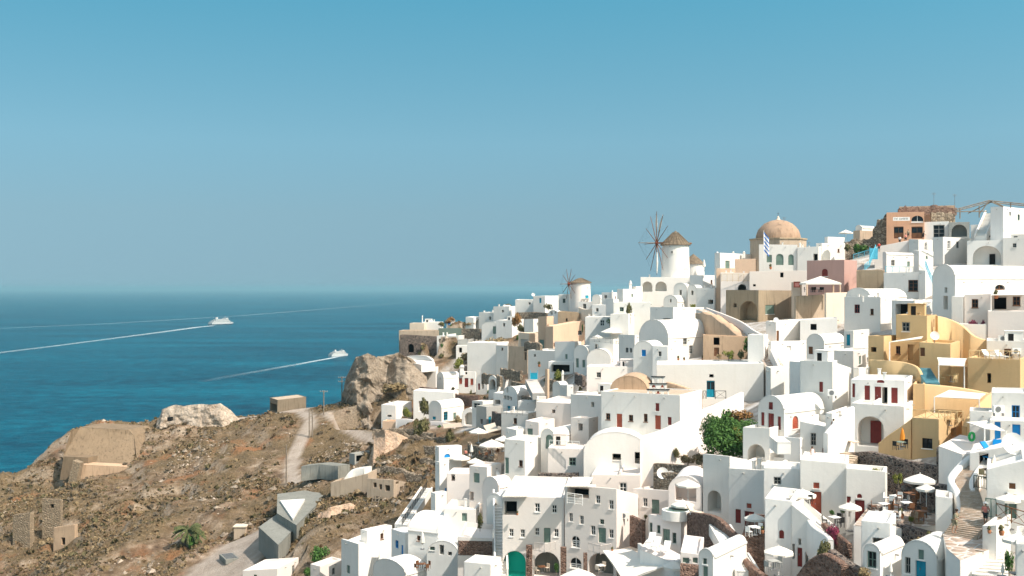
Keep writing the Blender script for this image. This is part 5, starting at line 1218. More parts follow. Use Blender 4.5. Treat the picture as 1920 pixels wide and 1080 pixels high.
def wake(pts, label):
    """pts: (column, row, half width m, strength)"""
    P = [plane_pt(p[0], p[1], 0.35) for p in pts]; n = 60; V = []; C = []
    for i in range(n + 1):
        t = i / n * (len(P) - 1); k = min(int(t), len(P) - 2); f = t - k; p = P[k].lerp(P[k + 1], f); w_ = pts[k][2] * (1 - f) + pts[k + 1][2] * f; s_ = pts[k][3] * (1 - f) + pts[k + 1][3] * f
        d = (P[k + 1] - P[k]).normalized(); nn = Vector((-d.y, d.x, 0))
        for j, e in ((-1, 0), (-.35, .8), (0, 1), (.35, .8), (1, 0)): V.append(p + nn * w_ * j); C.append((s_ * e,) * 3 + (1,))
    mb = MB(); mb.mesh(V, [(i*5+j, i*5+j+1, (i+1)*5+j+1, (i+1)*5+j) for i in range(n) for j in range(4)], FOAM); o = mb.build('wake', None)
    ca = o.data.color_attributes.new('foam', 'FLOAT_COLOR', 'POINT'); ca.data.foreach_set('color', np.array(C, 'f').reshape(-1)); tag(o, label, 'wake', kind='stuff')
wake([(402,610.5,9,1.0),(370,613.5,13,.95),(300,623,13,.6),(200,636,11,.45),(100,649,10,.4),(0,661,10,.38),(-200,688,10,.3)],'bright foam wake trailing the large ferry')
wake([(640,667.5,4,1.0),(618,672,5,1.0),(590,677,6,.7),(555,683.5,7,.42),(510,691.5,8,.22),(450,702,9,.1),(380,715,9,.04)],'foam wake trailing the small passenger boat')
wake([(-100,620,16,.22),(200,607,16,.25),(450,592,20,.24),(700,572,26,.18),(900,558,30,.08)],'faint old wake crossing the sea behind the ferry')
wake([(648,666,2.2,.9),(642,667.5,3,.9),(630,669.5,2.4,.8)],'bow foam beside the small passenger boat')
wake([(436,604.5,3,.7),(428,607,4,.8),(414,609.3,3,.5)],'bow foam beside the large ferry')

# ---------------------------------------------------------------- vegetation
def foliage_mat(name, dark, light):
    m, nt, b = base_mat(name, 0.8); f = noise(nt, 3.0, 3, .6); nt.links.new(ramp(nt, f, [(0.35, dark), (0.65, light)]), b.inputs['Base Color']); b.inputs['Subsurface Weight'].default_value = 0; return m
F_GREEN = foliage_mat('deep_green_foliage', (0.025, 0.07, 0.015), (0.09, 0.185, 0.04)); F_OLIVE = foliage_mat('olive_foliage', (0.075, 0.075, 0.03), (0.19, 0.175, 0.075))
F_DRY = foliage_mat('dry_straw_foliage', (0.17, 0.12, 0.06), (0.36, 0.27, 0.14)); F_RUST = foliage_mat('rust_foliage', (0.2, 0.10, 0.035), (0.34, 0.19, 0.07))
F_FLOWER = foliage_mat('pink_blossom', (0.10, 0.03, 0.04), (0.34, 0.05, 0.11)); F_YG = foliage_mat('yellow_green_foliage', (0.10, 0.12, 0.025), (0.26, 0.26, 0.06))
def leaves(n, seed, size=.16, clumps=9, flat_=.9):
    rg = random.Random(seed); mb_v = []; mb_f = []
    cl = []
    for _ in range(clumps):
        t = rg.uniform(0, 6.283); rr = rg.uniform(.1, .62); cl.append((rr * math.cos(t), rr * math.sin(t), rg.uniform(.18, .8), rg.uniform(.26, .42)))
    for i in range(n):
        c = cl[i % clumps]; d = Vector((rg.gauss(0, 1), rg.gauss(0, 1), rg.gauss(0, 1))).normalized(); r_ = c[3] * rg.uniform(.6, 1.05); p = Vector(c[:3]) + Vector((d.x * r_, d.y * r_, d.z * r_ * flat_))
        if p.z < 0: p.z = abs(p.z) * .3
        nrm = (d + Vector((rg.uniform(-.8, .8), rg.uniform(-.8, .8), rg.uniform(-.5, .9)))).normalized(); u = nrm.orthogonal().normalized(); v = nrm.cross(u); a = rg.uniform(0, 3.14); u, v = u * math.cos(a) + v * math.sin(a), v * math.cos(a) - u * math.sin(a)
        s_ = size * rg.uniform(.6, 1.3); k = len(mb_v); mb_v += [p - u * s_, p - v * s_ * .55, p + u * s_, p + v * s_ * .55]; mb_f.append((k, k + 1, k + 2, k + 3))
    return mb_v, mb_f
_lv = {}
def leafmesh(mat, var, dense):
    key = (mat.name, var, dense)
    if key not in _lv:
        v, f = leaves({0: 260, 1: 900, 2: 3600}[dense], var * 13 + 5, {0: .17, 1: .105, 2: .06}[dense], {0: 7, 1: 11, 2: 20}[dense]); mb = MB(); mb.mesh(v, f, mat); _lv[key] = mb.data('leaves')
    return _lv[key]
def bush(px, py, Y, wpx, hpx, mat, label, dense=1, name='bush', cat='bush', group=None, sy=None, stem=True):
    if Y is None: Y = hit(px, py)
    p = at(px, py, Y); s_ = Y / FPX; r_ = wpx * s_ / 2; h = hpx * s_
    me_ = leafmesh(mat, (int(px) * 7 + int(py)) % 3, dense)
    root = empty(name, p, (px * 1.7) % 6.28); tag(root, label, cat, group)
    o = bpy.data.objects.new('crown', me_); COL.objects.link(o); o.parent = root; o.scale = (r_, sy or r_, h)
    if stem:
        m = MB(); m.tube((0, 0, -.4), (0, 0, h * .45), max(.05, r_ * .07), max(.03, r_ * .03), WOODG, 6)
        for k in range(4): m.tube((0, 0, h * .2), (r_ * .45 * math.cos(k * 1.6), r_ * .45 * math.sin(k * 1.6), h * .6), r_ * .035, r_ * .015, WOODG, 5)
        m.build('stem', root)
    return root
def palm(px, py, Y, hpx, wpx, mat, label, group=None):
    p = at(px, py, Y); s_ = Y / FPX; h = hpx * s_; r_ = wpx * s_ / 2; root = empty('palm_tree', p); tag(root, label, 'palm tree', group)
    m = MB(); m.tube((0, 0, -.5), (.1, 0, h * .7), .22, .16, WOODG, 8); m.build('trunk', root)
    rg = random.Random(int(px)); m = MB()
    for k in range(60):
        t = rg.uniform(0, 6.283); up = rg.uniform(-.1, 1.3); P = []
        for q in range(6):
            e = q / 5; P.append(Vector((math.cos(t) * r_ * e * (1 - .25 * up), math.sin(t) * r_ * e * (1 - .25 * up), h * .7 + h * .45 * up * e - h * .38 * e * e)))
        for a_, b_ in zip(P[:-1], P[1:]):
            d = (b_ - a_).normalized(); sd = d.cross(Vector((0, 0, 1))).normalized() * r_ * .06
            for sg in (-1, 1): m.face([a_, b_, b_ + sd * sg * .9 - Vector((0, 0, r_ * .08)), a_ + sd * sg - Vector((0, 0, r_ * .08))], mat)
    m.build('crown', root); return root
# creeper beside the ramp: three masses
bush(1368,852,129,92,48,F_GREEN,'broad dark green creeper mass spilling over the slope, right of the white ramp wall',2,'creeper','creeper',sy=3.4,stem=False)
bush(1350,836,131,70,52,F_GREEN,'middle mound of the green creeper, under the rusty shrub',2,'creeper','creeper',sy=3.0,stem=False)
bush(1390,822,131,54,36,F_GREEN,'right shoulder of the green creeper touching the white terrace wall',2,'creeper','creeper',sy=2.6,stem=False)
bush(1334,832,133,50,52,F_GREEN,'upright green shrub at the left end of the creeper',2)
bush(1365,812,137,62,44,F_GREEN,'lighter green shrub behind the creeper crest',1)
bush(1388,790,136,50,20,F_RUST,'rusty dry shrub on top of the creeper',1)
bush(1380,836,129.5,44,34,F_YG,'yellow green patch in the middle of the creeper',2,'creeper','creeper',sy=1.6,stem=False)
bush(1322,872,132,52,24,F_DRY,'dry straw coloured shrub below the creeper',1)
bush(1240,866,139,26,26,F_OLIVE,'small agave like shrub on the rocky bank left of the creeper',1)
bush(1268,858,138,18,18,F_OLIVE,'little green tuft on the rocky bank by the white boulders',1)
bush(1290,868,136,40,14,F_DRY,'low dry brush on the rocky bank under the creeper',1)
bush(1408,668,166,30,38,F_GREEN,'round green tree at the end of the ruin garden',1,'tree','tree')
for i,(x,y,w_,h_,m_,l_) in enumerate([(1366,672,26,14,F_YG,'spiky yellow green cactus clump left in the ruin garden'),(1388,672,20,16,F_OLIVE,'olive cactus clump beside the round tree'),(1348,672,14,8,F_DRY,'low dry plant at the ruin doorway')]): bush(x,y,165,w_,h_,m_,l_,0)
palm(1353,574,226,28,20,F_OLIVE,'short street palm beside the stepped lane at the ridge'); palm(1346,572,228,22,14,F_OLIVE,'smaller street palm left of its neighbour at the ridge')
bush(1180,592,216,16,24,F_OLIVE,'green shrub in front of the two window white house',1); bush(1144,612,222,18,14,F_GREEN,'dark green bush on the flat bright roof',0); bush(1300,578,214,16,8,F_YG,'flowering plant with red and green leaves on the white roof',0)
bush(790,818,234,36,32,F_OLIVE,'large round olive bush below the white garden wall',1); bush(844,832,226,24,28,F_OLIVE,'tall narrow olive bush right of the large round one',1)
bush(795,776,254,26,30,F_OLIVE,'climbing shrub before the dark garage door',1); bush(857,795,242,20,16,F_DRY,'brown round shrub beside the turquoise window',1)
bush(762,782,256,22,18,F_YG,'yellow green shrub beside the slot window house',1)
for x,y,Y,w_,h_,m_,l_ in [(845,606,335,26,12,F_RUST,'rust brown scrub behind the tiny hut with blue window'),(828,612,332,16,8,F_OLIVE,'green scrub left of the tiny blue window hut'),(880,612,330,34,9,F_DRY,'dry scrub band on the headland right of the hut'),
 (970,610,300,26,24,F_RUST,'orange brown shrub among the ridge houses'),(976,622,297,20,14,F_OLIVE,'grey green shrub below the orange brown one'),(930,655,300,50,22,F_DRY,'long dry bank of brush under the chapel gable'),(860,690,292,24,20,F_YG,'green shrub beside the cliff terrace'),(876,676,298,40,14,F_DRY,'low dry brush right of the white villa'),
 (952,578,330,16,8,F_OLIVE,'dark shrub on the skyline above the brown earth roof'),(1028,580,306,20,10,F_OLIVE,'olive shrubs left of the small windmill'),(1045,715,222,22,22,F_YG,'yellow green tree under the canopy roof'),(1092,622,262,5,14,F_GREEN,'thin dark cypress at the end of the peach house'),
 (600,1062,170,44,36,F_GREEN,'dark green bush at the bottom left of the town'),(578,1080,168,24,16,F_GREEN,'small dark bush hanging below the bigger dark one'),(745,702,300,60,18,F_DRY,'brown brush patch on the cliff shoulder'),(738,735,285,54,16,F_DRY,'second brown brush patch lower on the cliff'),
 (640,910,225,60,24,F_YG,'bright olive scrub between cistern and white curved roof'),(672,872,240,30,16,F_OLIVE,'olive scrub above the white curved roof'),(700,848,244,14,10,F_GREEN,'dark bush right of the half buried hut')]: bush(x,y,Y,w_,h_,m_,l_,1)
palm(352,1026,206,46,70,foliage_mat('dark_palm_green', (0.03, 0.04, 0.015), (0.11, 0.12, 0.045)),'bushy palm alone on the dry slope')
bush(362,1024,205,34,22,F_GREEN,'green shrub at the foot of the lone palm',1)
bush(1548,1060,88,46,44,F_OLIVE,'thorny grey green shrub hanging over the wavy parapet',1); bush(1563,1020,92,32,34,F_FLOWER,'magenta bougainvillea beside the dark red door',1)
for x,y,Y,w_,h_,m_,l_ in [(1642,892,103,34,14,F_YG,'yellow green plants in front of the lava wall'),(1684,906,100,24,18,F_YG,'bright round shrub on the cafe terrace'),(1640,984,94,44,20,F_YG,'flowering plants above the planter topped house'),(1708,978,92,14,10,F_YG,'small potted shrub near the stone corner pier'),
 (1826,618,139,26,18,F_FLOWER,'red flowering shrub on the low white wall'),(1843,622,138,14,22,F_FLOWER,'second red flowering shrub right of the first'),(1892,1070,74,22,36,F_GREEN,'dark cypress like potted plant beside the pillar block'),(1622,1082,80,40,16,F_DRY,'dry bush at the bottom edge below the bottom vaults'),
 (1560,965,100,14,9,F_GREEN,'potted plants row left by the rust red door'),(1592,960,99,14,9,F_RUST,'potted plants row right by the rust red door'),(1580,962,99,12,9,F_GREEN,'potted plants row middle by the rust red door'),(900,990,132,14,26,F_OLIVE,'tall potted plant on the terrace above the brown stone band'),(1210,972,125,12,7,F_OLIVE,'pot plant on the wall of the long hotel wing'),
 (1735,1018,86,60,12,F_DRY,'dry brush on the curved lava wall')]: bush(x,y,Y,w_,h_,m_,l_,1)

# small shrubs between the houses of the left quarter: nothing tells them apart
rgs = random.Random(12); nsh = 0
for _ in range(900):
    if nsh >= 70: break
    px, py = rgs.uniform(780, 1110), rgs.uniform(590, 830)
    if py < 560 + (1110 - px) * .16: continue
    Y = hit(px, py); x = ray(px, 0)[0] * Y
    def inside(q_): return all((q_[(k+1)%4][0]-q_[k][0])*(Y+.4-q_[k][1])-(q_[(k+1)%4][1]-q_[k][1])*(x-q_[k][0]) < .6 for k in range(4))
    if Y > 345 or any(inside(f[0]) for f in _foot): continue
    bush(px, py, Y, rgs.uniform(7, 15), rgs.uniform(5, 10), rgs.choice((F_OLIVE, F_DRY, F_OLIVE, F_GREEN)), 'small shrub growing between the white houses of the left quarter', 0, group='small shrubs among the left quarter houses', stem=False); nsh += 1
bush(1612,474,212,36,16,F_GREEN,'dark green shrubs under the plaza rubble',1); bush(1590,470,214,18,12,F_OLIVE,'olive shrub left of the plaza steps',1)
# dry scrub and loose stones over the bare slope
def scatter(n, seed, build, dens, mats, name, label):
    rg = np.random.RandomState(seed); V = []; F = []; M = []; cnt = 0
    wmask = (wild > .6) & (YY > 120) & (ZZ > 8) & (px_ > -150) & (px_ < 1000) & (py_ < 1250)
    jj, ii = np.nonzero(wmask); w_ = dens(XX[jj, ii], YY[jj, ii]) * (rd[jj, ii] > 3.4) * (yd[jj, ii] > 9); w_ = w_ / w_.sum()
    pick = rg.choice(len(jj), n, p=w_)
    for q in pick:
        x = XX[jj[q], ii[q]] + rg.uniform(-.55, .55); y = YY[jj[q], ii[q]] + rg.uniform(-.55, .55); build(x, y, ground(x, y), rg, V, F, M)
    me_ = bpy.data.meshes.new(name); me_.from_pydata(V, [], F)
    for m_ in mats: me_.materials.append(m_)
    me_.polygons.foreach_set('material_index', M); o = bpy.data.objects.new(name, me_); COL.objects.link(o); tag(o, label, name.replace('_', ' '), kind='stuff')
def tuft(x, y, z, rg, V, F, M):
    r_ = rg.uniform(.22, .66) ** 1.3 + rg.rand() ** 14 * .9; h = r_ * rg.uniform(.4, .75); mi = rg.choice([0, 1, 1, 2, 3, 4])
    for k in range(9):
        t = rg.uniform(0, 6.283); a = rg.uniform(.1, 1); cx, cy, cz = x + r_ * .6 * a * math.cos(t), y + r_ * .6 * a * math.sin(t), z + h * rg.uniform(.1, .8)
        t2 = rg.uniform(0, 6.283); ux, uy, uz = math.cos(t2) * r_ * .4, math.sin(t2) * r_ * .4, rg.uniform(-.2, .3) * r_; vz = r_ * .35; vx, vy = rg.uniform(-.3, .3) * r_, rg.uniform(-.3, .3) * r_
        i = len(V); V.extend([(cx-ux, cy-uy, cz-uz), (cx-vx, cy-vy, cz-vz), (cx+ux, cy+uy, cz+uz), (cx+vx, cy+vy, cz+vz)]); F.append((i, i+1, i+2, i+3)); M.append(mi)
def stone(x, y, z, rg, V, F, M):
    s_ = rg.uniform(.10, .24) + rg.rand() ** 10 * .9; i = len(V)
    for k, (a, b, c) in enumerate(((1,0,0),(0,1,0),(-1,0,0),(0,-1,0),(0,0,1),(0,0,-1))):
        j_ = rg.uniform(.6, 1.3); V.append((x + a*s_*j_ + rg.uniform(-.3,.3)*s_, y + b*s_*j_ + rg.uniform(-.3,.3)*s_, z + c*s_*.7*j_))
    for a, b in ((0,1),(1,2),(2,3),(3,0)): F.append((i+a, i+b, i+4)); F.append((i+b, i+a, i+5)); M.extend([int(rg.rand() < .25)] * 2)
scatter(27000, 3, tuft, lambda x, y: np.clip(fbm(x, y, 22, 5) * 6 + .5, .12, 1.5), [foliage_mat('olive_heath', (.075,.062,.03), (.15,.125,.06)), foliage_mat('straw_heath', (.16,.115,.06), (.27,.195,.11)), foliage_mat('brown_heath', (.11,.072,.04), (.21,.14,.075)), foliage_mat('straw_heath_pale', (.15,.11,.06), (.30,.22,.13)), foliage_mat('grey_thorn_foliage', (.09, .07, .05), (.17, .14, .10))], 'dry_scrub', 'dry thorny scrub scattered over the bare slope')
scatter(5000, 8, stone, lambda x, y: np.clip(-.15 - fbm(x, y, 16, 4) * 4, .015, 1.5), [ROCK, PALE], 'loose_stones', 'loose pale stones and small boulders on the bare slope')
# ---------------------------------------------------------------- street furniture, people and small things
def parasol(px, apex, Y, wpx, label, h=2.6, mat=CANVAS, group='open parasols on the terraces', n=8):
    s_ = Y / FPX; p = at(px, apex, Y); r_ = wpx * s_ / 2; root = empty('parasol', (p.x, p.y, p.z - h), (px * .37) % .8); tag(root, label, 'parasol', group)
    m = MB(); k_ = r_ * .42; V = [(0, 0, h)]; 
    for z, rr in ((h - k_ * .45, .5), (h - k_, 1.0), (h - k_ - .18, 1.0)):
        for k in range(n):
            V.append((rr * r_ * math.cos(2*math.pi*k/n), rr * r_ * math.sin(2*math.pi*k/n), z))
    m.mesh(V, [(0, 1+k, 1+(k+1)%n) for k in range(n)] + [(1+j*n+k, 1+j*n+(k+1)%n, 1+(j+1)*n+(k+1)%n, 1+(j+1)*n+k) for j in range(2) for k in range(n)], mat); m.build('canopy', root)
    m = MB(); m.tube((0, 0, 0), (0, 0, h + .12), .04, .035, OFFW, 6); m.build('pole', root); m = MB(); m.box(-.3, .3, -.3, .3, 0, .1, METAL); m.build('base', root); return root
for a in [(1505,917,101,52,'white parasol shading the rust red door'),(1594,942,98,44,'white parasol in front of the curved top house'),(1725,888,98,60,'widest white parasol on the lava wall cafe terrace'),(1737,908,94,38,'smaller white parasol just below the widest one'),
 (1415,963,100,40,'white parasol before the red door on the brown stone block'),(1460,1023,93,57,'white parasol over the grey sofa terrace at the bottom'),(1290,899,116,46,'white parasol inside the white alcove'),(1280,937,114,44,'white parasol below the alcove beside the hot tub'),
 (1264,1052,104,44,'white parasol at the very bottom before the brown stone pier'),(1085,1066,112,70,'wide white parasol at the bottom edge before the hotel arch'),(897,802,184,36,'cream parasol on the cafe terrace, leftmost of its row'),(922,824,176,50,'cream parasol in the middle of the cafe terrace'),(944,817,181,34,'cream parasol right on the cafe terrace'),
 (863,851,171,38,'cream parasol beside the blue door'),(891,859,170,32,'cream parasol right of the one at the blue door'),(1146,614,214,40,'pinkish parasol over the pergola terrace'),(1586,431,224,26,'white parasol on the skyline left of the plaza'),(1890,926,80,46,'white canvas parasol by the green door on the right edge'),
 (1905,1000,70,52,'large beige parasol at the right edge above the potted cypress'),(1120,628,206,20,'white small parasol by the pergola railing')]: parasol(a[0],a[1],a[2],a[3],a[4])
def big_canopy():
    Y = 186; s_ = Y / FPX; p = at(1538, 518, Y); root = empty('canopy_tent', (p.x, p.y, p.z - 3.3)); tag(root, 'large cream square canopy over cafe tables beside the dusty pink house', 'canopy')
    r_ = 33 * s_; m = MB(); c = [(-r_,-r_*.7),(r_,-r_*.7),(r_,r_*.7),(-r_,r_*.7)]
    m.mesh([(0,0,3.3)] + [(x,y,2.15) for x,y in c] + [(x,y,1.9) for x,y in c], [(0,1+k,1+(k+1)%4) for k in range(4)] + [(1+k,1+(k+1)%4,5+(k+1)%4,5+k) for k in range(4)], CANVAS); m.build('canopy', root)
    for x, y in c: m = MB(); m.box(x*.93-.12,x*.93+.12,y*.93-.12,y*.93+.12,0,2.2,PEACH); m.build('post', root)
big_canopy()
def closed_parasol(px, foot, Y, hpx, label, mat=CANVAS):
    s_ = Y / FPX; h = hpx * s_; root = empty('closed_parasol', at(px, foot, Y)); tag(root, label, 'parasol'); r_ = h * .13
    m = MB(); m.lathe([(r_*.35,h*.30),(r_*1.1,h*.38),(r_*.9,h*.62),(r_*.5,h*.85),(.02,h)], mat, 8); m.build('folded_canopy', root); m = MB(); m.tube((0,0,0),(0,0,h*.98),.035,.03,OFFW,6); m.build('pole', root); m = MB(); m.box(-.25,.25,-.25,.25,0,.09,METAL); m.build('base', root)
ORC = plain('orange_canvas', (.72, .25, .03), .9, 0, .08)
for a in [(1692,838,111,36,'closed orange parasol before the descending yellow wall',ORC),(1670,1082,76,28,'closed beige parasol between the bottom vaults',CANVAS),(1880,1082,70,26,'closed beige parasol at the foot of the white stairs',CANVAS),(1320,508,258,22,'closed white parasol on the skyline right of the big windmill',CANVAS),
 (712,1064,150,26,'closed beige parasol in the sunken courtyard, left one',CANVAS),(727,1074,148,24,'closed beige parasol in the sunken courtyard, right one',CANVAS),(1864,882,88,30,'closed pinkish parasol beside the winding path',CANVAS),(792,1030,140,34,'closed beige parasol at the white gable by the wooden chairs',CANVAS),(884,856,180,24,'closed cream parasol on the cafe terrace',CANVAS)]: closed_parasol(*a[:5], mat=a[5])
def sail(pts, label, mat=CANVAS, posts=(), name='awning', cat='awning', th=.06):
    P = [at(*p) for p in pts]; O = P[0].copy(); Q = [p - O for p in P]; c = sum(Q, Vector()) / len(Q) - Vector((0, 0, .18)); m = MB(); n = len(Q)
    for k in range(n):
        a_, b_ = Q[k], Q[(k+1)%n]; mid = (a_ + b_) / 2 * .95 + c * .05; m.face([a_, mid, c], mat); m.face([mid, b_, c], mat); dn = Vector((0, 0, -th)); m.face([a_, b_, b_ + dn, a_ + dn], mat)
    root = empty(name, O); tag(root, label, cat); m.build('cloth', root)
    for i in posts: q = MB(); q.tube(Q[i], Q[i] - Vector((0, 0, 2.6)), .06, .07, OFFW, 6); q.build('post', root)
    return root
sail([(1757,670,127),(1813,672,126),(1808,686,122),(1760,684,123)],'pinkish square awning over the cane furniture terrace',CANVAS,(2,3))
sail([(1752,744,116),(1780,731,120),(1848,738,118),(1836,748,113)],'long pinkish awning over the lower yellow terrace',CANVAS,(0,3))
sail([(1676,639,133),(1731,630,134),(1728,634,130),(1668,641,129)],'narrow white awning slanting over the yellow porch',CANVAS,(3,))
sail([(1862,545,146),(1925,540,146),(1925,552,139),(1858,553,140)],'white canvas awning of the restaurant front',CANVAS,(3,))
sail([(1812,791,104),(1850,788,103),(1886,808,97),(1846,803,97)],'slanting white square awning above the blue loungers',CANVAS,(2,3))
sail([(1130,1032,118),(1180,1028,120),(1246,1062,106),(1170,1090,104)],'cream sail awning between the hotels, lower one',CANVAS,())
sail([(1886,920,84),(1925,918,84),(1925,938,80),(1890,930,80)],'white cloth canopy above the green grey door',CANVAS,())
sail([(829,795,230),(865,792,232),(868,800,226),(832,803,224)],'tan sheet awning above the cafe',plain('tan_canvas',(.5,.4,.31),.9,0,.05),())
sail([(906,798,208),(928,792,210),(934,806,202),(914,812,200)],'beige sheet awning among the grey stone houses',CREAM,())
def rail(pts, h, label, mat=WOODG, style='x', name='railing', cat='railing', sp=1.1):
    P = [at(*p) for p in pts]; O = P[0].copy(); root = empty(name, O); tag(root, label, cat); Q = [p - O for p in P]; U = Vector((0, 0, h))
    t = MB(); pm = None; n_ = 0
    for a_, b_ in zip(Q[:-1], Q[1:]):
        k = max(1, round((b_ - a_).length / sp)); t.tube(a_ + U, b_ + U, .04, .04, mat, 5); t.tube(a_ + U * .12, b_ + U * .12, .025, .025, mat, 5)
        for i in range(k):
            c, d = a_.lerp(b_, i / k), a_.lerp(b_, (i + 1) / k)
            q = MB(); q.tube((0, 0, 0), U, .045, .04, mat, 5)
            if pm is None: pm = q.data('post')
            po = bpy.data.objects.new('post', pm); COL.objects.link(po); po.parent = root; po.location = c
            if style == 'x': t.tube(c + U * .12, d + U, .02, .02, mat, 4); t.tube(c + U, d + U * .12, .02, .02, mat, 4)
            elif style == 'b':
                for e in (.2, .4, .6, .8): f = c.lerp(d, e); t.tube(f + U * .12, f + U, .018, .018, mat, 4)
            elif style == 'h':
                for e in (.35, .6, .85): t.tube(c + U * e, d + U * e, .02, .02, mat, 4)
    po = bpy.data.objects.new('post', pm); COL.objects.link(po); po.parent = root; po.location = Q[-1]
    t.build('rails', root); return root
CANE = plain('pale_cane', (.58, .42, .22), .8, 0, .2); TQP = plain('pale_turquoise_paint', (.10, .45, .60), .6); DGRN = plain('dark_green_paint', (.05, .075, .055), .6)
rail([(1318,748,150),(1324,748,150)],1.1,'short black railing left of the turquoise door',IRON); rail([(1341,748,149),(1361,748,149)],1.1,'black criss cross balcony railing right of the turquoise door',IRON)
rail([(1712,786,113),(1760,788,111),(1806,790,113)],1.0,'cane railing along the roof of the yellow square house',CANE)
rail([(1817,672,121),(1912,674,121)],.9,'cane railing of the yellow sun terrace',CANE)
rail([(1826,915,87),(1850,919,86),(1875,905,87)],1.0,'dark green railing of the white balcony by the winding path',DGRN,'b',sp=1.2)
rail([(1868,972,80),(1925,990,78)],1.1,'dark brown crossed railing below the green grey door',WOODB)
rail([(1848,972,81),(1868,975,80)],1.5,'grey slatted gate beside the green grey door',GREEN,'b',name='gate',cat='gate',sp=.5)
rail([(1030,842,146.5),(1048,843,146),(1086,845,145)],1.2,'white railing on top of the plain terrace block',OFFW,'h')
rail([(1002,1033,125),(1022,1036,123.5),(1042,1032,125)],1.0,'curved cream balcony railing on the left hotel block',WARM,'b')
rail([(1103,1034,122.5),(1126,1040,121),(1146,1036,122.5)],1.0,'curved cream balcony railing on the tall hotel block',WARM,'b')
rail([(1063,944,122.6),(1092,948,122.4)],1.2,'white slatted balustrade under the cane pergola',OFFW,'h')
rail([(1353,528,213.5),(1405,528,213.5)],1.5,'cane terrace railing with hanging ornaments left of the pink white wall',CANE,'b')
rail([(1600,487,206),(1631,478,206)],1.0,'turquoise railing along the plaza steps',TQP,'h'); rail([(1660,510,192),(1712,511,192)],1.0,'pale turquoise railing on the white block with pink window',TQP,'h')
rail([(1735,502,172),(1745,526,165),(1752,540,160)],1.1,'turquoise stair railing beside the grey shaded block',TQP,'h',sp=1.6); rail([(1642,470,204),(1630,500,196),(1621,508,193)],1.1,'turquoise stair railing below the turquoise gate',TQP,'x')
rail([(754,985,167),(800,915,181)],1.0,'dark baluster railing along the long white town stairs',IRON,'b',sp=1.0)
rail([(870,976,150),(905,960,150)],1.0,'thin white fence round the orange terrace',OFFW,'h'); rail([(1500,700,137),(1526,702,136)],1.1,'olive balcony railing below the small vaulted courtyard house',GREEN,'b')
rail([(1105,640,205),(1165,646,203)],1.0,'grey railing of the pergola terrace',GREY,'b'); rail([(940,776,199),(990,780,197)],1.0,'grey roof railing above the parasol cafe',GREY,'h')
# winding flagstone path with its steps
PATH = [(1797,1010,80,2.6),(1812,985,81,2.2),(1822,962,83,1.7),(1822,940,85,1.6),(1816,920,87,1.6),(1812,902,89,1.6),(1820,885,91,1.5),(1832,868,93,1.5),(1842,852,95,1.6)]
def path_steps():
    P = crom([at(*p[:3]) for p in PATH], 4); W_ = np.interp(np.linspace(0, 1, len(P)), np.linspace(0, 1, len(PATH)), [p[3] for p in PATH]); O = P[0].copy(); root = empty('winding_steps', O); tag(root, 'winding flagstone steps between curved white parapets', 'steps')
    for i in range(len(P) - 1):
        for h_ in (0, .5):
            a_, b_ = P[i].lerp(P[i+1], h_), P[i].lerp(P[i+1], h_ + .5); d = b_ - a_; d.z = 0; L = max(d.length, .3); ang = math.atan2(d.y, d.x) - math.pi/2
            m = MB(); m.box(-W_[i]/2, W_[i]/2, 0, L + .05, -1.5, 0, PAVE); m.box(-W_[i]/2, W_[i]/2, -.03, .05, -.16, .012, TANL); o = m.build('step', root); o.location = a_ - O; o.rotation_euler.z = ang
path_steps()
deck([(1768,1002),(1800,995),(1850,1000),(1855,1030),(1800,1050),(1775,1028)],81,'rounded flagstone landing where the man in khaki stands',PAVE,side=WHITE,name='landing',cat='landing')
steps((1806,1095,75.5),(1810,1024,78.5),2.0,13,'white edged stairs dropping from the landing to the bottom',GREY,tread=WHITE)
steps((1862,1095,73.5),(1838,1024,78),2.4,11,'broad bright white stairs right of the white edged flight',WHITE)
Wl([(1782,1020,78.5),(1786,1040,77),(1790,1062,76),(1788,1090,75)],2.5,'white curved wall left of the white edged stairs',WHITE,th=.4)
Wl([(1828,1028,77.5),(1833,1052,76.3),(1838,1085,75)],2.0,'white sloping wall between the two bottom stairs',WHITE,th=.4)
steps((1562,880,106),(1590,848,112),2.6,8,'brown stone steps left of the lava wall under the arched porch',SANDST,tread=TANL)
steps((1470,830,112),(1455,818,115),1.4,5,'small white steps at the corner of the red door terrace',WHITE)
# stepped lane through the middle
def lane(pts, w_, label, mat=PAVE, walls=True):
    P = crom([at(*p) for p in pts], 4); O = P[0].copy(); m = MB(); n = len(P); L = []
    for i, p in enumerate(P):
        d = P[min(i+1, n-1)] - P[max(i-1, 0)]; d.z = 0; d.normalize(); L.append((p - O, Vector((-d.y, d.x, 0)) * w_ / 2))
    for i in range(n-1):
        (p, u), (q, v) = L[i], L[i+1]; m.face([p+u, q+v, q-v, p-u], mat)
        for s_ in (1, -1): m.face([p+u*s_, q+v*s_, q+v*s_-Vector((0,0,6)), p+u*s_-Vector((0,0,6))], WHITE)
    o = m.build('lane', None, loc=O); tag(o, kind='structure')
lane([(1318,580,200),(1345,590,192),(1375,607,184),(1402,626,176),(1425,645,169),(1440,668,162),(1455,690,155),(1462,712,150)],2.6,'')
Wl([(1325,577,200),(1360,590,188),(1390,603,180),(1412,618,172),(1436,632,168),(1446,655,160),(1458,680,153),(1468,700,149)],3,'white topped parapet following the stepped lane',WARM,th=.4)

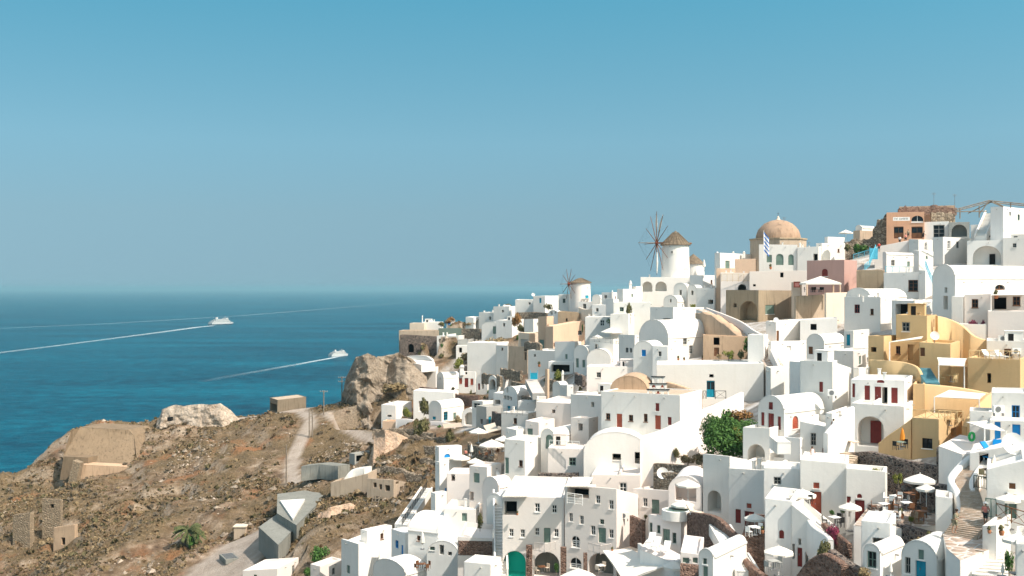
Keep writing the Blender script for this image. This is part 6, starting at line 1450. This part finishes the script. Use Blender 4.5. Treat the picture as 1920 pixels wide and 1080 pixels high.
def person(px, foot, Y, hm, label, top, bottom, skin=None, dress=False, hat=None, lean=0.0, walk=.12, rz=0, arm=.25, hair=(.05,.03,.02)):
    SK = skin or plain('skin_tone', (.42, .24, .16), .6, 0, .05); p = at(px, foot, Y); root = empty('person', p, rz); tag(root, label, 'person'); k = hm / 1.75
    J = {'pel': (0, 0, .95), 'chest': (0, -lean * .5, 1.32), 'neck': (0, -lean * .8, 1.50), 'head': (0, -lean, 1.66), 'hl': (.1, 0, .90), 'kl': (.11, -walk, .50), 'fl': (.11, walk * .4, .06), 'tl': (.11, walk * .4 - .16, .04),
         'hr': (-.1, 0, .90), 'kr': (-.11, walk * .6, .50), 'fr': (-.11, walk * 1.3, .06), 'tr': (-.11, walk * 1.3 - .16, .04), 'sl': (.19, -lean * .7, 1.43), 'el': (.27, -lean - .02, 1.15), 'wl': (.24, -lean - arm, .95 + arm * .6), 'gl': (.23, -lean - arm - .08, .92 + arm * .6),
         'sr': (-.19, -lean * .7, 1.43), 'er': (-.27, -lean + .02, 1.15), 'wr': (-.25, -lean - arm * .5, .92 + arm * .3), 'gr': (-.25, -lean - arm * .5 - .05, .86 + arm * .3)}
    E = [('pel','chest'),('chest','neck'),('neck','head'),('pel','hl'),('hl','kl'),('kl','fl'),('fl','tl'),('pel','hr'),('hr','kr'),('kr','fr'),('fr','tr'),('chest','sl'),('sl','el'),('el','wl'),('wl','gl'),('chest','sr'),('sr','er'),('er','wr'),('wr','gr')]
    RD = {'pel': .15, 'chest': .15, 'neck': .06, 'head': .105, 'hl': .10, 'hr': .10, 'kl': .065, 'kr': .065, 'fl': .045, 'fr': .045, 'tl': .04, 'tr': .04, 'sl': .07, 'sr': .07, 'el': .047, 'er': .047, 'wl': .035, 'wr': .035, 'gl': .04, 'gr': .04}
    def skinned(name, keys, mat, grow, edges):
        ks = [q for q in J if q in keys]; me_ = bpy.data.meshes.new(name); me_.from_pydata([tuple(c * k for c in J[q]) for q in ks], [(ks.index(a), ks.index(b)) for a, b in edges if a in ks and b in ks], [])
        o = bpy.data.objects.new(name, me_); COL.objects.link(o); o.parent = root; me_.materials.append(mat)
        me_.skin_vertices.new(name='') if hasattr(me_.skin_vertices, 'new') else None
        md = o.modifiers.new('skin', 'SKIN'); md.use_smooth_shade = True
        if not me_.skin_vertices:
            bm = bmesh.new(); bm.from_mesh(me_); bm.verts.layers.skin.verify(); bm.to_mesh(me_); bm.free()
        for i, q in enumerate(ks): me_.skin_vertices[0].data[i].radius = (RD[q] * k * grow,) * 2
        me_.skin_vertices[0].data[0].use_root = True; sb = o.modifiers.new('sub', 'SUBSURF'); sb.levels = 1; sb.render_levels = 1; return o
    skinned('body', set(J), SK, 1.0, E)
    if dress:
        m = MB(); m.lathe([(.30*k, .52*k), (.24*k, .75*k), (.18*k, .98*k), (.15*k, 1.12*k), (.19*k, 1.3*k), (.16*k, 1.45*k), (.07*k, 1.50*k)], top, 12, (0, -lean*.4, 0)); m.build('dress', root, smooth=60)
    else:
        skinned('shirt', {'pel','chest','sl','sr','el','er'}, top, 1.14, E[:1] + [('chest','sl'),('sl','el'),('chest','sr'),('sr','er')])
        skinned('shorts', {'pel','hl','hr','kl','kr'}, bottom, 1.16, E)
    h = MB(); hp = J['head']; h.lathe([(.02, .13*k), (.09*k, .10*k), (.118*k, .03*k), (.112*k, -.03*k)], plain('dark_hair', hair, .8), 10, (hp[0]*k, hp[1]*k + .015, hp[2]*k)); h.build('hair', root, smooth=60)
    f = MB(); f.box(-.012*k, .012*k, hp[1]*k - .125*k, hp[1]*k - .09*k, (hp[2]-.03)*k, (hp[2]+.0)*k, SK)
    for sx in (-.038, .038): f.box((sx-.012)*k, (sx+.012)*k, hp[1]*k - .108*k, hp[1]*k - .098*k, (hp[2]+.005)*k, (hp[2]+.02)*k, IRON)
    f.box(-.025*k, .025*k, hp[1]*k - .108*k, hp[1]*k - .098*k, (hp[2]-.06)*k, (hp[2]-.05)*k, TERRA); f.build('face', root)
    if hat: m = MB(); m.lathe([(.22*k, .06*k), (.11*k, .08*k), (.10*k, .17*k), (.02, .19*k)], hat, 14, (0, hp[1]*k, hp[2]*k)); m.build('hat', root, smooth=50)
    return root
WCL = plain('white_cotton', (.78, .77, .75), .9, 0, .03); KHA = plain('khaki_cotton', (.24, .22, .15), .9, 0, .08); PNK = plain('coral_cotton', (.62, .22, .18), .9); BLK = plain('dark_cotton', (.03, .035, .04), .9); RDC = plain('red_cotton', (.6, .04, .03), .9); TQC = plain('turquoise_cotton', (.03, .35, .5), .9)
person(1790,1000,80,1.78,'man in khaki shirt and shorts leaning on the white parapet',KHA,KHA,lean=.16,rz=.8,arm=.4)
person(1563,815,116,1.66,'woman in white dress seen from behind on the stair landing',WCL,WCL,dress=True,rz=3.0,arm=.1)
person(1848,985,81,1.68,'person in a white sun hat and coral top standing by the path',PNK,BLK,hat=WCL,rz=-.6)
person(1523,868,108,1.6,'person in white seated height on the terrace below the arched windows',WCL,WCL,dress=True,rz=.4)
person(1648,472,206,1.75,'person in red shirt beside the turquoise gate',RDC,BLK); person(1687,459,207,1.7,'person in white top leaning on the plaza wall, left of two',WCL,BLK,rz=2.6); person(1698,455,207,1.72,'person in dark shorts with coral top on the plaza wall',PNK,BLK,rz=.5)
person(1731,450,209,1.7,'person in dark clothes leaning at the orange shop door',BLK,BLK,lean=.2,rz=1.2); person(1703,447,214,1.7,'person in brown standing between the two shop doors',KHA,BLK)
person(873,862,176,1.7,'person in coral shirt by the blue door cafe',PNK,BLK); person(880,868,174,1.7,'person in cream clothes walking below the cafe parasols',WCL,KHA,rz=2)
# turquoise gate on the plaza steps
def boxy(px, py, Y, w_, d_, h_, mat, label, name, cat, rz=0, group=None, parts=None):
    root = empty(name, at(px, py, Y), rz); tag(root, label, cat, group)
    for nm, f in (parts or {}).items():
        for i, fn in enumerate(f if isinstance(f, list) else [f]): m = MB(); fn(m); m.build(nm, root)
    if not parts: m = MB(); m.box(-w_/2, w_/2, -d_/2, d_/2, 0, h_, mat); m.build('body', root)
    return root
boxy(1638,486,202,1.3,.3,2.1,TQP,'bright turquoise gate leaf on the plaza steps','gate','gate',parts={'leaf':lambda m:m.box(-.65,.65,-.05,.05,0,2.0,TQP),'post':[lambda m:m.box(-.75,-.65,-.08,.08,0,2.2,TQP),lambda m:m.box(.65,.75,-.08,.08,0,2.2,TQP)],'slat':[(lambda k:lambda m:m.box(-.6,.6,-.09,-.05,.2+k*.35,.4+k*.35,TQP))(k) for k in range(5)]})
boxy(1001,711,222,1.3,.3,2.1,TURQ,'turquoise gate at the head of the grey stairs','gate','gate',parts={'leaf':lambda m:m.box(-.65,.65,-.05,.05,0,1.3,TURQ),'post':[lambda m:m.box(-.75,-.65,-.08,.08,0,1.8,TQP),lambda m:m.box(.65,.75,-.08,.08,0,1.8,TQP)]})
# name board and red sign
def board():
    root = empty('name_board', at(1690, 410.5, 217.6), -R(8)); tag(root, 'long white name board with dark lettering on the orange shop', 'sign')
    m = MB(); m.box(-1.6, 1.6, -.12, -.02, -.36, .36, OFFW); m.build('panel', root); rg = random.Random(4); m = MB(); x = -1.35
    for k in range(11):
        if k == 3: x += .18; continue
        m.box(x, x + .05, -.135, -.12, -.16, .18, IRON); z = rg.choice((.14, 0, -.14)); m.box(x, x + .17, -.134, -.12, z, z + .045, IRON)
        if k % 2: m.box(x + .14, x + .18, -.133, -.12, -.16, .12, IRON)
        x += .255
    m.build('lettering', root)
board()
boxy(1494,538,195,0,0,0,RED,'small red framed sign on the cream wall stub','sign','sign',parts={'frame':lambda m:m.box(-.58,.58,-.1,-.02,-.1,.95,TERRA),'panel':lambda m:m.box(-.38,.38,-.13,-.1,.08,.72,plain('salmon_panel',(.75,.28,.24),.6))})
# flag
def flag():
    Y = 222; root = empty('flagpole', at(1432, 484, Y)); tag(root, 'white flagpole with hanging blue and white striped flag before the dome', 'flagpole'); h = 52 * Y / FPX
    m = MB(); m.tube((0,0,0),(0,0,h),.06,.04,OFFW,6); m.build('pole', root); FB = plain('flag_blue', (.06,.16,.42), .9); m = MB()
    for k in range(9):
        z1 = h - .25 - k * .42
        for q in range(4): x0, x1 = .03 + q * .26, .03 + (q + 1) * .26; dz0, dz1 = -q * .33, -(q + 1) * .33; y0, y1 = .12 * math.sin(q * 1.7), .12 * math.sin((q + 1) * 1.7); m.face([(x0,y0,z1+dz0),(x1,y1,z1+dz1),(x1,y1,z1+dz1-.42),(x0,y0,z1+dz0-.42)], FB if k % 2 == 0 else WCL)
    m.build('flag', root)
flag()
# utility poles, aerials, pergola frame
def upole(px, foot, Y, hpx, label, double=False, arms=1):
    s_ = Y / FPX; h = hpx * s_; root = empty('utility_pole', at(px, foot, Y)); tag(root, label, 'utility pole')
    m = MB(); m.tube((0,0,-.5),(0,0,h),.17,.12,WOODG,8)
    if double: m.tube((.75,0,-.5),(.75,0,h*.97),.17,.12,WOODG,8); m.tube((0,0,h*.8),(.75,0,h*.8),.06,.06,WOODG,6)
    m.build('shaft', root)
    for k in range(arms):
        z = h - .35 - k * 1.1; m = MB(); m.box(-1.0, 1.0, -.06, .06, z, z + .12, WOODG); m.build('crossarm', root)
        for x in (-.9, -.3, .3, .9): m = MB(); m.lathe([(.04,z+.12),(.07,z+.2),(.05,z+.3)], OFFW, 6, (x,0,0)); m.build('insulator', root)
upole(580,838,268,72,'pair of tall dark utility poles beside the dirt road',True,0); upole(607,798,284,66,'slim utility pole with crossarm left of the cliff'); upole(641,750,300,44,'utility pole with several wires standing against the sea',arms=2); upole(537,922,236,88,'thin grey pole beside the pale dirt track',arms=0)
def aerial(px, foot, Y, hpx, label, kind=0):
    s_ = Y / FPX; h = hpx * s_; root = empty('aerial', at(px, foot, Y)); tag(root, label, 'aerial'); m = MB(); m.tube((0,0,-.5),(0,0,h),.05,.035,METAL,5); m.build('mast', root); m = MB()
    for k in range(4): z = h - .1 - k * .12; m.tube((-.5+.06*k,0,z),(.5-.06*k,0,z),.02,.02,METAL,4)
    m.build('antenna', root)
aerial(1751,386,224,25,'roof aerial on the ruined brick storey, left one'); aerial(1790,386,224,22,'roof aerial on the ruined brick storey, right one'); aerial(1516,463,226,10,'small aerial on the white house left of the plaza'); aerial(1470,413,236,6,'tiny aerial beside the church dome')
def pergola():
    Y = 185; root = empty('pergola', at(1855, 400, Y)); tag(root, 'dark timber pergola frame spread over the roof on the skyline', 'pergola'); O = at(1855, 400, Y)
    for i, (a_, b_, nm) in enumerate([((1791,393,Y),(1854,376,Y),'beam'),((1854,376,Y),(1925,383,Y),'beam'),((1854,379,Y+3),(1925,386,Y+3),'beam'),((1791,396,Y+2),(1854,379,Y+3),'beam'),((1791,397,Y),(1850,396,Y),'beam'),((1837,400,Y),(1854,377,Y),'brace'),((1864,378,Y),(1881,387,Y),'brace'),((1836,408,Y),(1836,386,Y),'post'),((1800,410,Y),(1800,391,Y),'post'),((1895,390,Y),(1895,379,Y),'post'),((1815,400,Y+2),(1860,378,Y),'brace'),((1880,388,Y+3),(1856,377,Y),'brace')]):
        m = MB(); m.tube(at(*a_) - O, at(*b_) - O, .09, .09, WOODG, 6); m.build(nm, root)
pergola()
def cane_roof(px0, px1, top, bot, Y, label, mat=CANVAS):
    a_, b_, c, d = at(px0, bot, Y), at(px1, bot, Y), at(px1 + 8, top, Y + 4), at(px0 + 14, top, Y + 4); O = a_.copy(); root = empty('pergola', O); tag(root, label, 'pergola'); n = 9
    for k in range(n):
        e0, e1 = k / n, (k + .86) / n; q = [a_.lerp(b_, e0), a_.lerp(b_, e1), d.lerp(c, e1), d.lerp(c, e0)]; m = MB(); D = Vector((0,0,.12)); Q = [v - O for v in q]; m.face([v + D for v in Q], mat); m.face([Q[0],Q[1],Q[1]+D,Q[0]+D], mat); m.face([Q[1],Q[2],Q[2]+D,Q[1]+D], mat); m.face([Q[3],Q[0],Q[0]+D,Q[3]+D], mat); m.build('slat', root)
cane_roof(1059,1104,896,913,122.4,'bleached cane pergola roof over the hotel balcony'); cane_roof(942,990,915,932,125.6,'cream canvas strips over the corner of the left hotel block')
# chimneys, tanks, units, dishes, pots: small roof clutter, each with its own place
def chimney(px, foot, Y, hpx, wpx, label, mat=WHITE, cap='dome'):
    s_ = Y / FPX; h, w_ = hpx * s_, wpx * s_ / 2; root = empty('chimney', at(px, foot, Y)); tag(root, label, 'chimney'); m = MB(); m.box(-w_*.8, w_*.8, -w_*.8, w_*.8, -.5, h*.7, mat); m.build('shaft', root); m = MB(); m.box(-w_, w_, -w_, w_, h*.7, h*.78, mat); m.lathe([(w_*.8,h*.78),(w_*.7,h*.92),(w_*.3,h)], mat, 8); m.build('cap', root, smooth=40)
for a in [(1182,552,242,26,6,'tall white pawn shaped chimney left of the arched terrace'),(1055,724,205,30,5,'white pillar chimney beside the canopy terrace'),(1008,768,198,26,5,'white garden pillar at the lower grey stairs'),(1148,558,268,14,3,'thin grey chimney on the ridge between the windmills'),(866,700,284,16,9,'white block chimney behind the pink shuttered house'),(792,605,338,14,2.4,'thin pinkish chimney at the headland end'),
 (1384,506,232,8,4,'little chimney on the white rounded house'),(1196,945,134,12,10,'stubby grey chimney with two pots on the pale hotel roof'),(1640,1000,86,10,8,'low white chimney on the planter topped house'),(1100,806,158,14,5,'white chimney on the curved stair wall'),(925,1000,128,9,5,'small chimney stub on the brown stone band terrace'),(1345,480,238,8,5,'white chimney at the left of the rounded roof house'),
 (1375,478,238,7,4,'white chimney cluster middle on the rounded roof house'),(1395,480,238,9,5,'white chimney right on the rounded roof house'),(1500,462,224,7,4,'white chimney on the recess house right of the dome'),(1618,560,162,5,4,'small white vent on the vaulted roof house')]: chimney(*a)
def ac(px, py, Y, label, rz=0):
    root = empty('air_conditioner', at(px, py, Y), rz); tag(root, label, 'air conditioner'); m = MB(); m.box(-.5,.5,-.2,.2,0,.7,OFFW); m.build('case', root); m = MB(); m.tube((-.1,-.21,.35),(-.1,-.23,.35),.27,.27,METAL,14); m.build('fan_grille', root); m = MB(); m.box(-.45,-.38,-.2,.2,-.3,0,METAL); m.box(.38,.45,-.2,.2,-.3,0,METAL); m.build('bracket', root)
for a in [(1872,774,103,'air conditioner on the ledge of the blue framed window house'),(1690,641,150,'air conditioner behind the tall yellow house'),(1320,602,206,'air conditioner on the lane wall by the ridge houses'),(1880,640,132,'air conditioner on the plain white terrace block roof'),(1905,664,128,'second air conditioner lower on the right edge roofs'),(1170,972,125,'air conditioner on the tall hotel side roof'),(1560,742,124,'air conditioner on the grey flanked house')]: ac(*a)
def dish(px, py, Y, r_, label, rz=0):
    root = empty('satellite_dish', at(px, py, Y), rz); tag(root, label, 'satellite dish'); m = MB(); M = Matrix.Translation((0,0,.6+r_)) @ Matrix.Rotation(R(70), 4, 'X'); prof = [(r_*q/4, .32*r_*(q/4)**2) for q in range(5)]; k = MB(); k.lathe(prof, OFFW, 16); m.mesh([M @ Vector(v) for v in k.v], k.f, OFFW); m.build('reflector', root, smooth=60); m = MB(); m.tube((0,0,-.3),(0,0,.6+r_),.05,.05,METAL,6); m.tube((0,0,.6+r_),(0,-r_*.8,.5+r_),.02,.02,METAL,4); m.build('mount', root)
for a in [(1752,648,132,.55,'satellite dish on the roof of the yellow middle house'),(1898,868,88,.9,'large white satellite dish at the white wall on the right'),(1242,908,131,.7,'satellite dish at the lower stone garden wall, left one'),(1258,908,131,.5,'satellite dish at the lower stone garden wall, right one'),(1455,612,172,.4,'satellite dish on the courtyard house'),(1000,560,305,.5,'satellite dish on the ridge houses')]: dish(*a)
def lounger(px, py, Y, mat, label, rz=0, group=None):
    root = empty('sun_lounger', at(px, py, Y), rz); tag(root, label, 'sun lounger', group); m = MB(); m.box(-.33,.33,-1.3,0,.28,.38,mat); m.build('seat', root); m = MB(); m.box(-.33,.33,0,.8,0,.09,mat, Matrix.Translation((0,0,.32)) @ Matrix.Rotation(R(48),4,'X')); m.build('backrest', root)
    for x in (-.28,.28):
        for y in (-1.2,-.05): m = MB(); m.box(x-.03,x+.03,y-.03,y+.03,0,.28,OFFW); m.build('leg', root)
BLP = plain('azure_plastic', (.0,.20,.50), .45, 0, .04)
for a in [(1851,850,95,BLP,'azure blue lounger on the white deck, left one',.5),(1868,846,95.5,BLP,'azure blue lounger with raised back before the blue door',-.6),(1867,862,92,BLP,'azure blue lounger lowest on the white deck',-1.0),(1850,672,122.5,OFFW,'white lounger on the yellow sun terrace, left one',.3),(1874,673,122.5,OFFW,'white lounger on the yellow sun terrace, right one',.3),
 (1222,1018,110,OFFW,'white lounger on the curved hotel balcony, left one',-.4),(1232,1026,109,OFFW,'white lounger on the curved hotel balcony, middle one',-.4),(1250,1034,108,OFFW,'white lounger on the curved hotel balcony, right one',-.4),(1594,832,113,CREAM,'cream deck chair in the shade of the slanting stair wall',.2),(1297,964,111,CREAM,'pink cream lounger beside the hot tub',.7)]: lounger(*a[:5], rz=a[5])
def table_set(px, py, Y, tm, cm, label, nchair=3, rz=0):
    root = empty('cafe_table', at(px, py, Y), rz); tag(root, label, 'table'); m = MB(); m.box(-.42,.42,-.42,.42,.70,.75,tm); m.build('tabletop', root); m = MB(); m.tube((0,0,0),(0,0,.7),.05,.05,METAL,6); m.box(-.25,.25,-.25,.25,0,.04,METAL); m.build('pedestal', root)
    base = None; b = root.matrix_world
    for k in range(nchair):
        t = rz + k * 6.283 / nchair + .5; p = at(px, py, Y) + Vector((math.cos(t)*.85, math.sin(t)*.85, 0)); c = empty('chair', p, t + math.pi/2); tag(c, label.split(' with')[0] + ', chair ' + ('facing left','facing right','facing the sea','facing uphill')[k], 'chair', 'chairs around the cafe tables')
        m = MB(); m.box(-.22,.22,-.22,.22,.42,.47,cm); m.build('seat', c); m = MB(); m.box(-.22,.22,-.24,-.19,.47,.9,cm); m.build('backrest', c)
        for x in (-.19,.19):
            for y in (-.19,.19): m = MB(); m.box(x-.02,x+.02,y-.02,y+.02,0,.42,cm); m.build('leg', c)
for a in [(1658,960,95,OFFW,WOODB,'white topped cafe table by the lava wall edge',3,.2),(1680,945,96,OFFW,OFFW,'white cafe table in the terrace middle',4,.4),(1700,958,93.5,OFFW,WOODB,'white cafe table near the stone pier',3,.1),(1664,975,93,OFFW,OFFW,'round edge cafe table at the terrace front',3,.9),(1706,940,95,WOODB,WOODB,'brown cafe table under the smaller parasol',3,.3),
 (1730,975,90,WOODB,WOODB,'dark cafe table beside the red panel',2,.6),(1740,800,112.5,CANE,CANE,'cane table on the yellow roof terrace',3,.2),(1780,798,112.5,CANE,CANE,'second cane table on the yellow roof terrace',3,.7),(1850,897,87.5,WOODB,CANE,'brown table on the green railed balcony',2,.3),(792,1068,133,WOODB,WOODB,'round brown wooden table on the cream terrace',4,.2),
 (1535,548,189,OFFW,IRON,'cafe table under the big cream canopy',3,.1),(1520,548,188,WOODB,IRON,'dark cafe table at the canopy edge',3,.5),(1414,1003,96.5,OFFW,OFFW,'white table on the brown lava block',2,.3),(1450,1068,89,GREY,GREY,'grey low table under the bottom parasol',2,.3),(1565,985,96,OFFW,IRON,'white table by the potted plants row',3,.4),(1688,842,110,GREEN,IRON,'grey green table beside the orange parasol',2,.2),
 (910,856,182,WOODG,WOODB,'grey wooden table on the cafe terrace',3,.2),(928,850,184,WOODG,WOODB,'second grey wooden table on the cafe terrace',3,.5),(946,846,184,OFFW,CREAM,'cream table at the cafe terrace end',3,.2),(1510,942,101,OFFW,IRON,'white table under the rust red door parasol',3,.2),(1783,716,124,CANE,CANE,'cane table under the pinkish awning',3,.1)]: table_set(*a)
def pot(px, py, Y, s0, label, mat=CLAY, leaf=F_OLIVE):
    s_ = s0 * .62; root = empty('plant_pot', at(px, py, Y)); tag(root, label, 'plant pot'); m = MB(); m.lathe([(.02,0),(.16*s_,0),(.24*s_,.3*s_),(.20*s_,.42*s_),(.17*s_,.40*s_)], mat, 12); m.build('pot', root, smooth=40); o = bpy.data.objects.new('foliage', leafmesh(leaf, 1, 0)); COL.objects.link(o); o.parent = root; o.location = (0,0,.35*s_); o.scale = (.4*s_,.4*s_,.55*s_)
for a in [(1855,1000,76,.9,'clay pot on the white pillar block, left one'),(1878,1004,75,1.3,'large clay pot with dark plant on the pillar block'),(1742,1012,82,1.2,'clay pot on the roof of the wide round gable'),(1510,868,108,1.5,'clay pots by the person in white'),(1548,872,107,1.2,'small clay pot at the stone steps'),(1272,676,176,1.4,'orange pot on the terrace of the large vaulted house'),(1283,678,175,1.3,'second orange pot on the terrace of the large vaulted house'),(1318,676,172,1.4,'round pot near the weathered dark door'),
 (1298,1030,105,1.2,'clay pot on the pale annex parapet'),(1690,972,93,1.6,'wide clay planter on the cafe terrace'),(1430,1000,97,1.2,'small pot on the brown lava block'),(1011,688,250,2.2,'flower pot on the white ledge with yellow streak'),(1445,505,224,2,'orange pot under the flagpole'),(1868,560,141,2,'dry potted bush on the restaurant roof')]: pot(*a)
# kayak-like green ring, hot tub, boat-shaped hatch, barrier, solid box
boxy(1822,828,100,0,0,0,GREEN,'round green float leaning on the white deck wall','float','float',parts={'ring':lambda m:[m.tube((.24*math.cos(k*.6283),0,.45+.36*math.sin(k*.6283)),(.24*math.cos(k*.6283+.6283),0,.45+.36*math.sin(k*.6283+.6283)),.12,.12,plain('bright_green_plastic',(.01,.30,.08),.4),6) for k in range(10)]})
t_ = empty('hot_tub', at(1268,962,113)); tag(t_, 'round hot tub of dark green water below the alcove', 'hot tub'); m = MB(); m.lathe([(1.5,-.6),(1.5,.35),(1.25,.38),(1.25,.1)],WHITE,24); m.build('rim', t_, smooth=40); m = MB(); m.lathe([(1.26,.25),(.01,.25)],plain('green_water',(.05,.13,.12),.1),24); m.build('water', t_)
t_ = empty('sunken_hatch', on_ground(430,1050)+Vector((0,0,.3)), .5); tag(t_, 'grey metal framed hatch with grid on the pale yard', 'hatch'); m = MB(); m.box(-1.2,1.2,-2.2,2.2,-.6,.25,GREYD); m.build('frame', t_)
for k in range(7): m = MB(); m.box(-.9,.9,-1.8+k*.55,-1.6+k*.55,.25,.36,METAL); m.build('bar', t_)
t_ = empty('water_tank', on_ground(452,1003)+Vector((0,0,0))); tag(t_, 'small square stone tank at the edge of the pale yard', 'tank'); m = MB(); m.box(-1.1,1.1,-1.1,1.1,-1,1.3,TANL); m.box(-1.25,1.25,-1.25,1.25,1.3,1.5,CREAM); m.build('body', t_)
t_ = empty('ladder', at(696,967,188), -.2); tag(t_, 'wooden ladder leaning on the earth bank below the row ruin', 'ladder')
for x in (-.6,.6): m = MB(); m.tube((x,0,-.2),(x+.5,1.6,3.2),.07,.07,WOODG,6); m.build('rail', t_)
for k in range(8): m = MB(); q = (k+.5)/8; m.tube((-.6+.5*q,1.6*q,3.3*q),(.6+.5*q,1.6*q,3.3*q),.06,.06,WOODG,6); m.build('rung', t_)
# turquoise lining of the hotel arch and the stone strips between arches
def strip(px0, px1, y0, y1, Y, mat, label, name='stone_pilaster', cat='pilaster'):
    a_, b_ = at(px0, y1, Y), at(px1, y1, Y); h = (y1 - y0) / FPX * Y; m = MB(); m.box(0, b_.x - a_.x, -.12, .3, 0, h, mat); o = m.build(name, None, loc=a_); tag(o, label, cat)
strip(986.5,998,1022,1085,125.6,LAVAB,'brown stone strip right of the turquoise arch'); strip(1051,1062,1026,1085,122.3,LAVAB,'brown stone strip between the two hotel blocks'); strip(1094,1101,1037,1085,121.5,LAVAB,'brown stone strip left of the large hotel arch')
def teal():
    ho_, wA, wB, H = [h for h in _houses if 'turquoise arch' in h[0]['label']][0]; k = lambda x: (x - 960) / FPX
    C0 = ho_.location; A = (-math.cos(R(6)), math.sin(R(6))); al = lambda px: (k(px) * C0.y - C0.x) / (A[0] - k(px) * A[1]); t0, t1 = sorted((al(944.5), al(986))); Yp = C0.y; z1 = CAMZ + (540-1033)/FPX*Yp - C0.z; z0 = CAMZ + (540-1083)/FPX*Yp - C0.z
    poly = hole_poly(t0 + .04, t1 - .04, z0, z1 - .04, True); m = MB(); n = len(poly)
    for i in range(n): a_, b_ = poly[i], poly[(i+1)%n]; m.face([(-a_[0], .02, a_[1]), (-b_[0], .02, b_[1]), (-b_[0], 2.1, b_[1]), (-a_[0], 2.1, a_[1])], TEAL)
    m.face([(-u, 2.1, z) for u, z in poly], TEAL); m.build('turquoise_lining', ho_)
teal()

# seating just inside the two dark hotel arches
for a in [(1016,1074,125.2,WOODB,CREAM,'brown table inside the left dark hotel arch',2,.3),(1126,1072,121.8,OFFW,CREAM,'white table inside the right dark hotel arch',2,.6)]: table_set(*a)
bush(1043,1072,125.0,10,16,F_GREEN,'potted palm at the mouth of the left dark hotel arch',1)
for a in [(1148,1034,118,.9,'clay pot on the corner of the right hotel balcony'),(970,966,125.7,.9,'clay pot in the open corner loggia of the left hotel block')]: pot(*a)
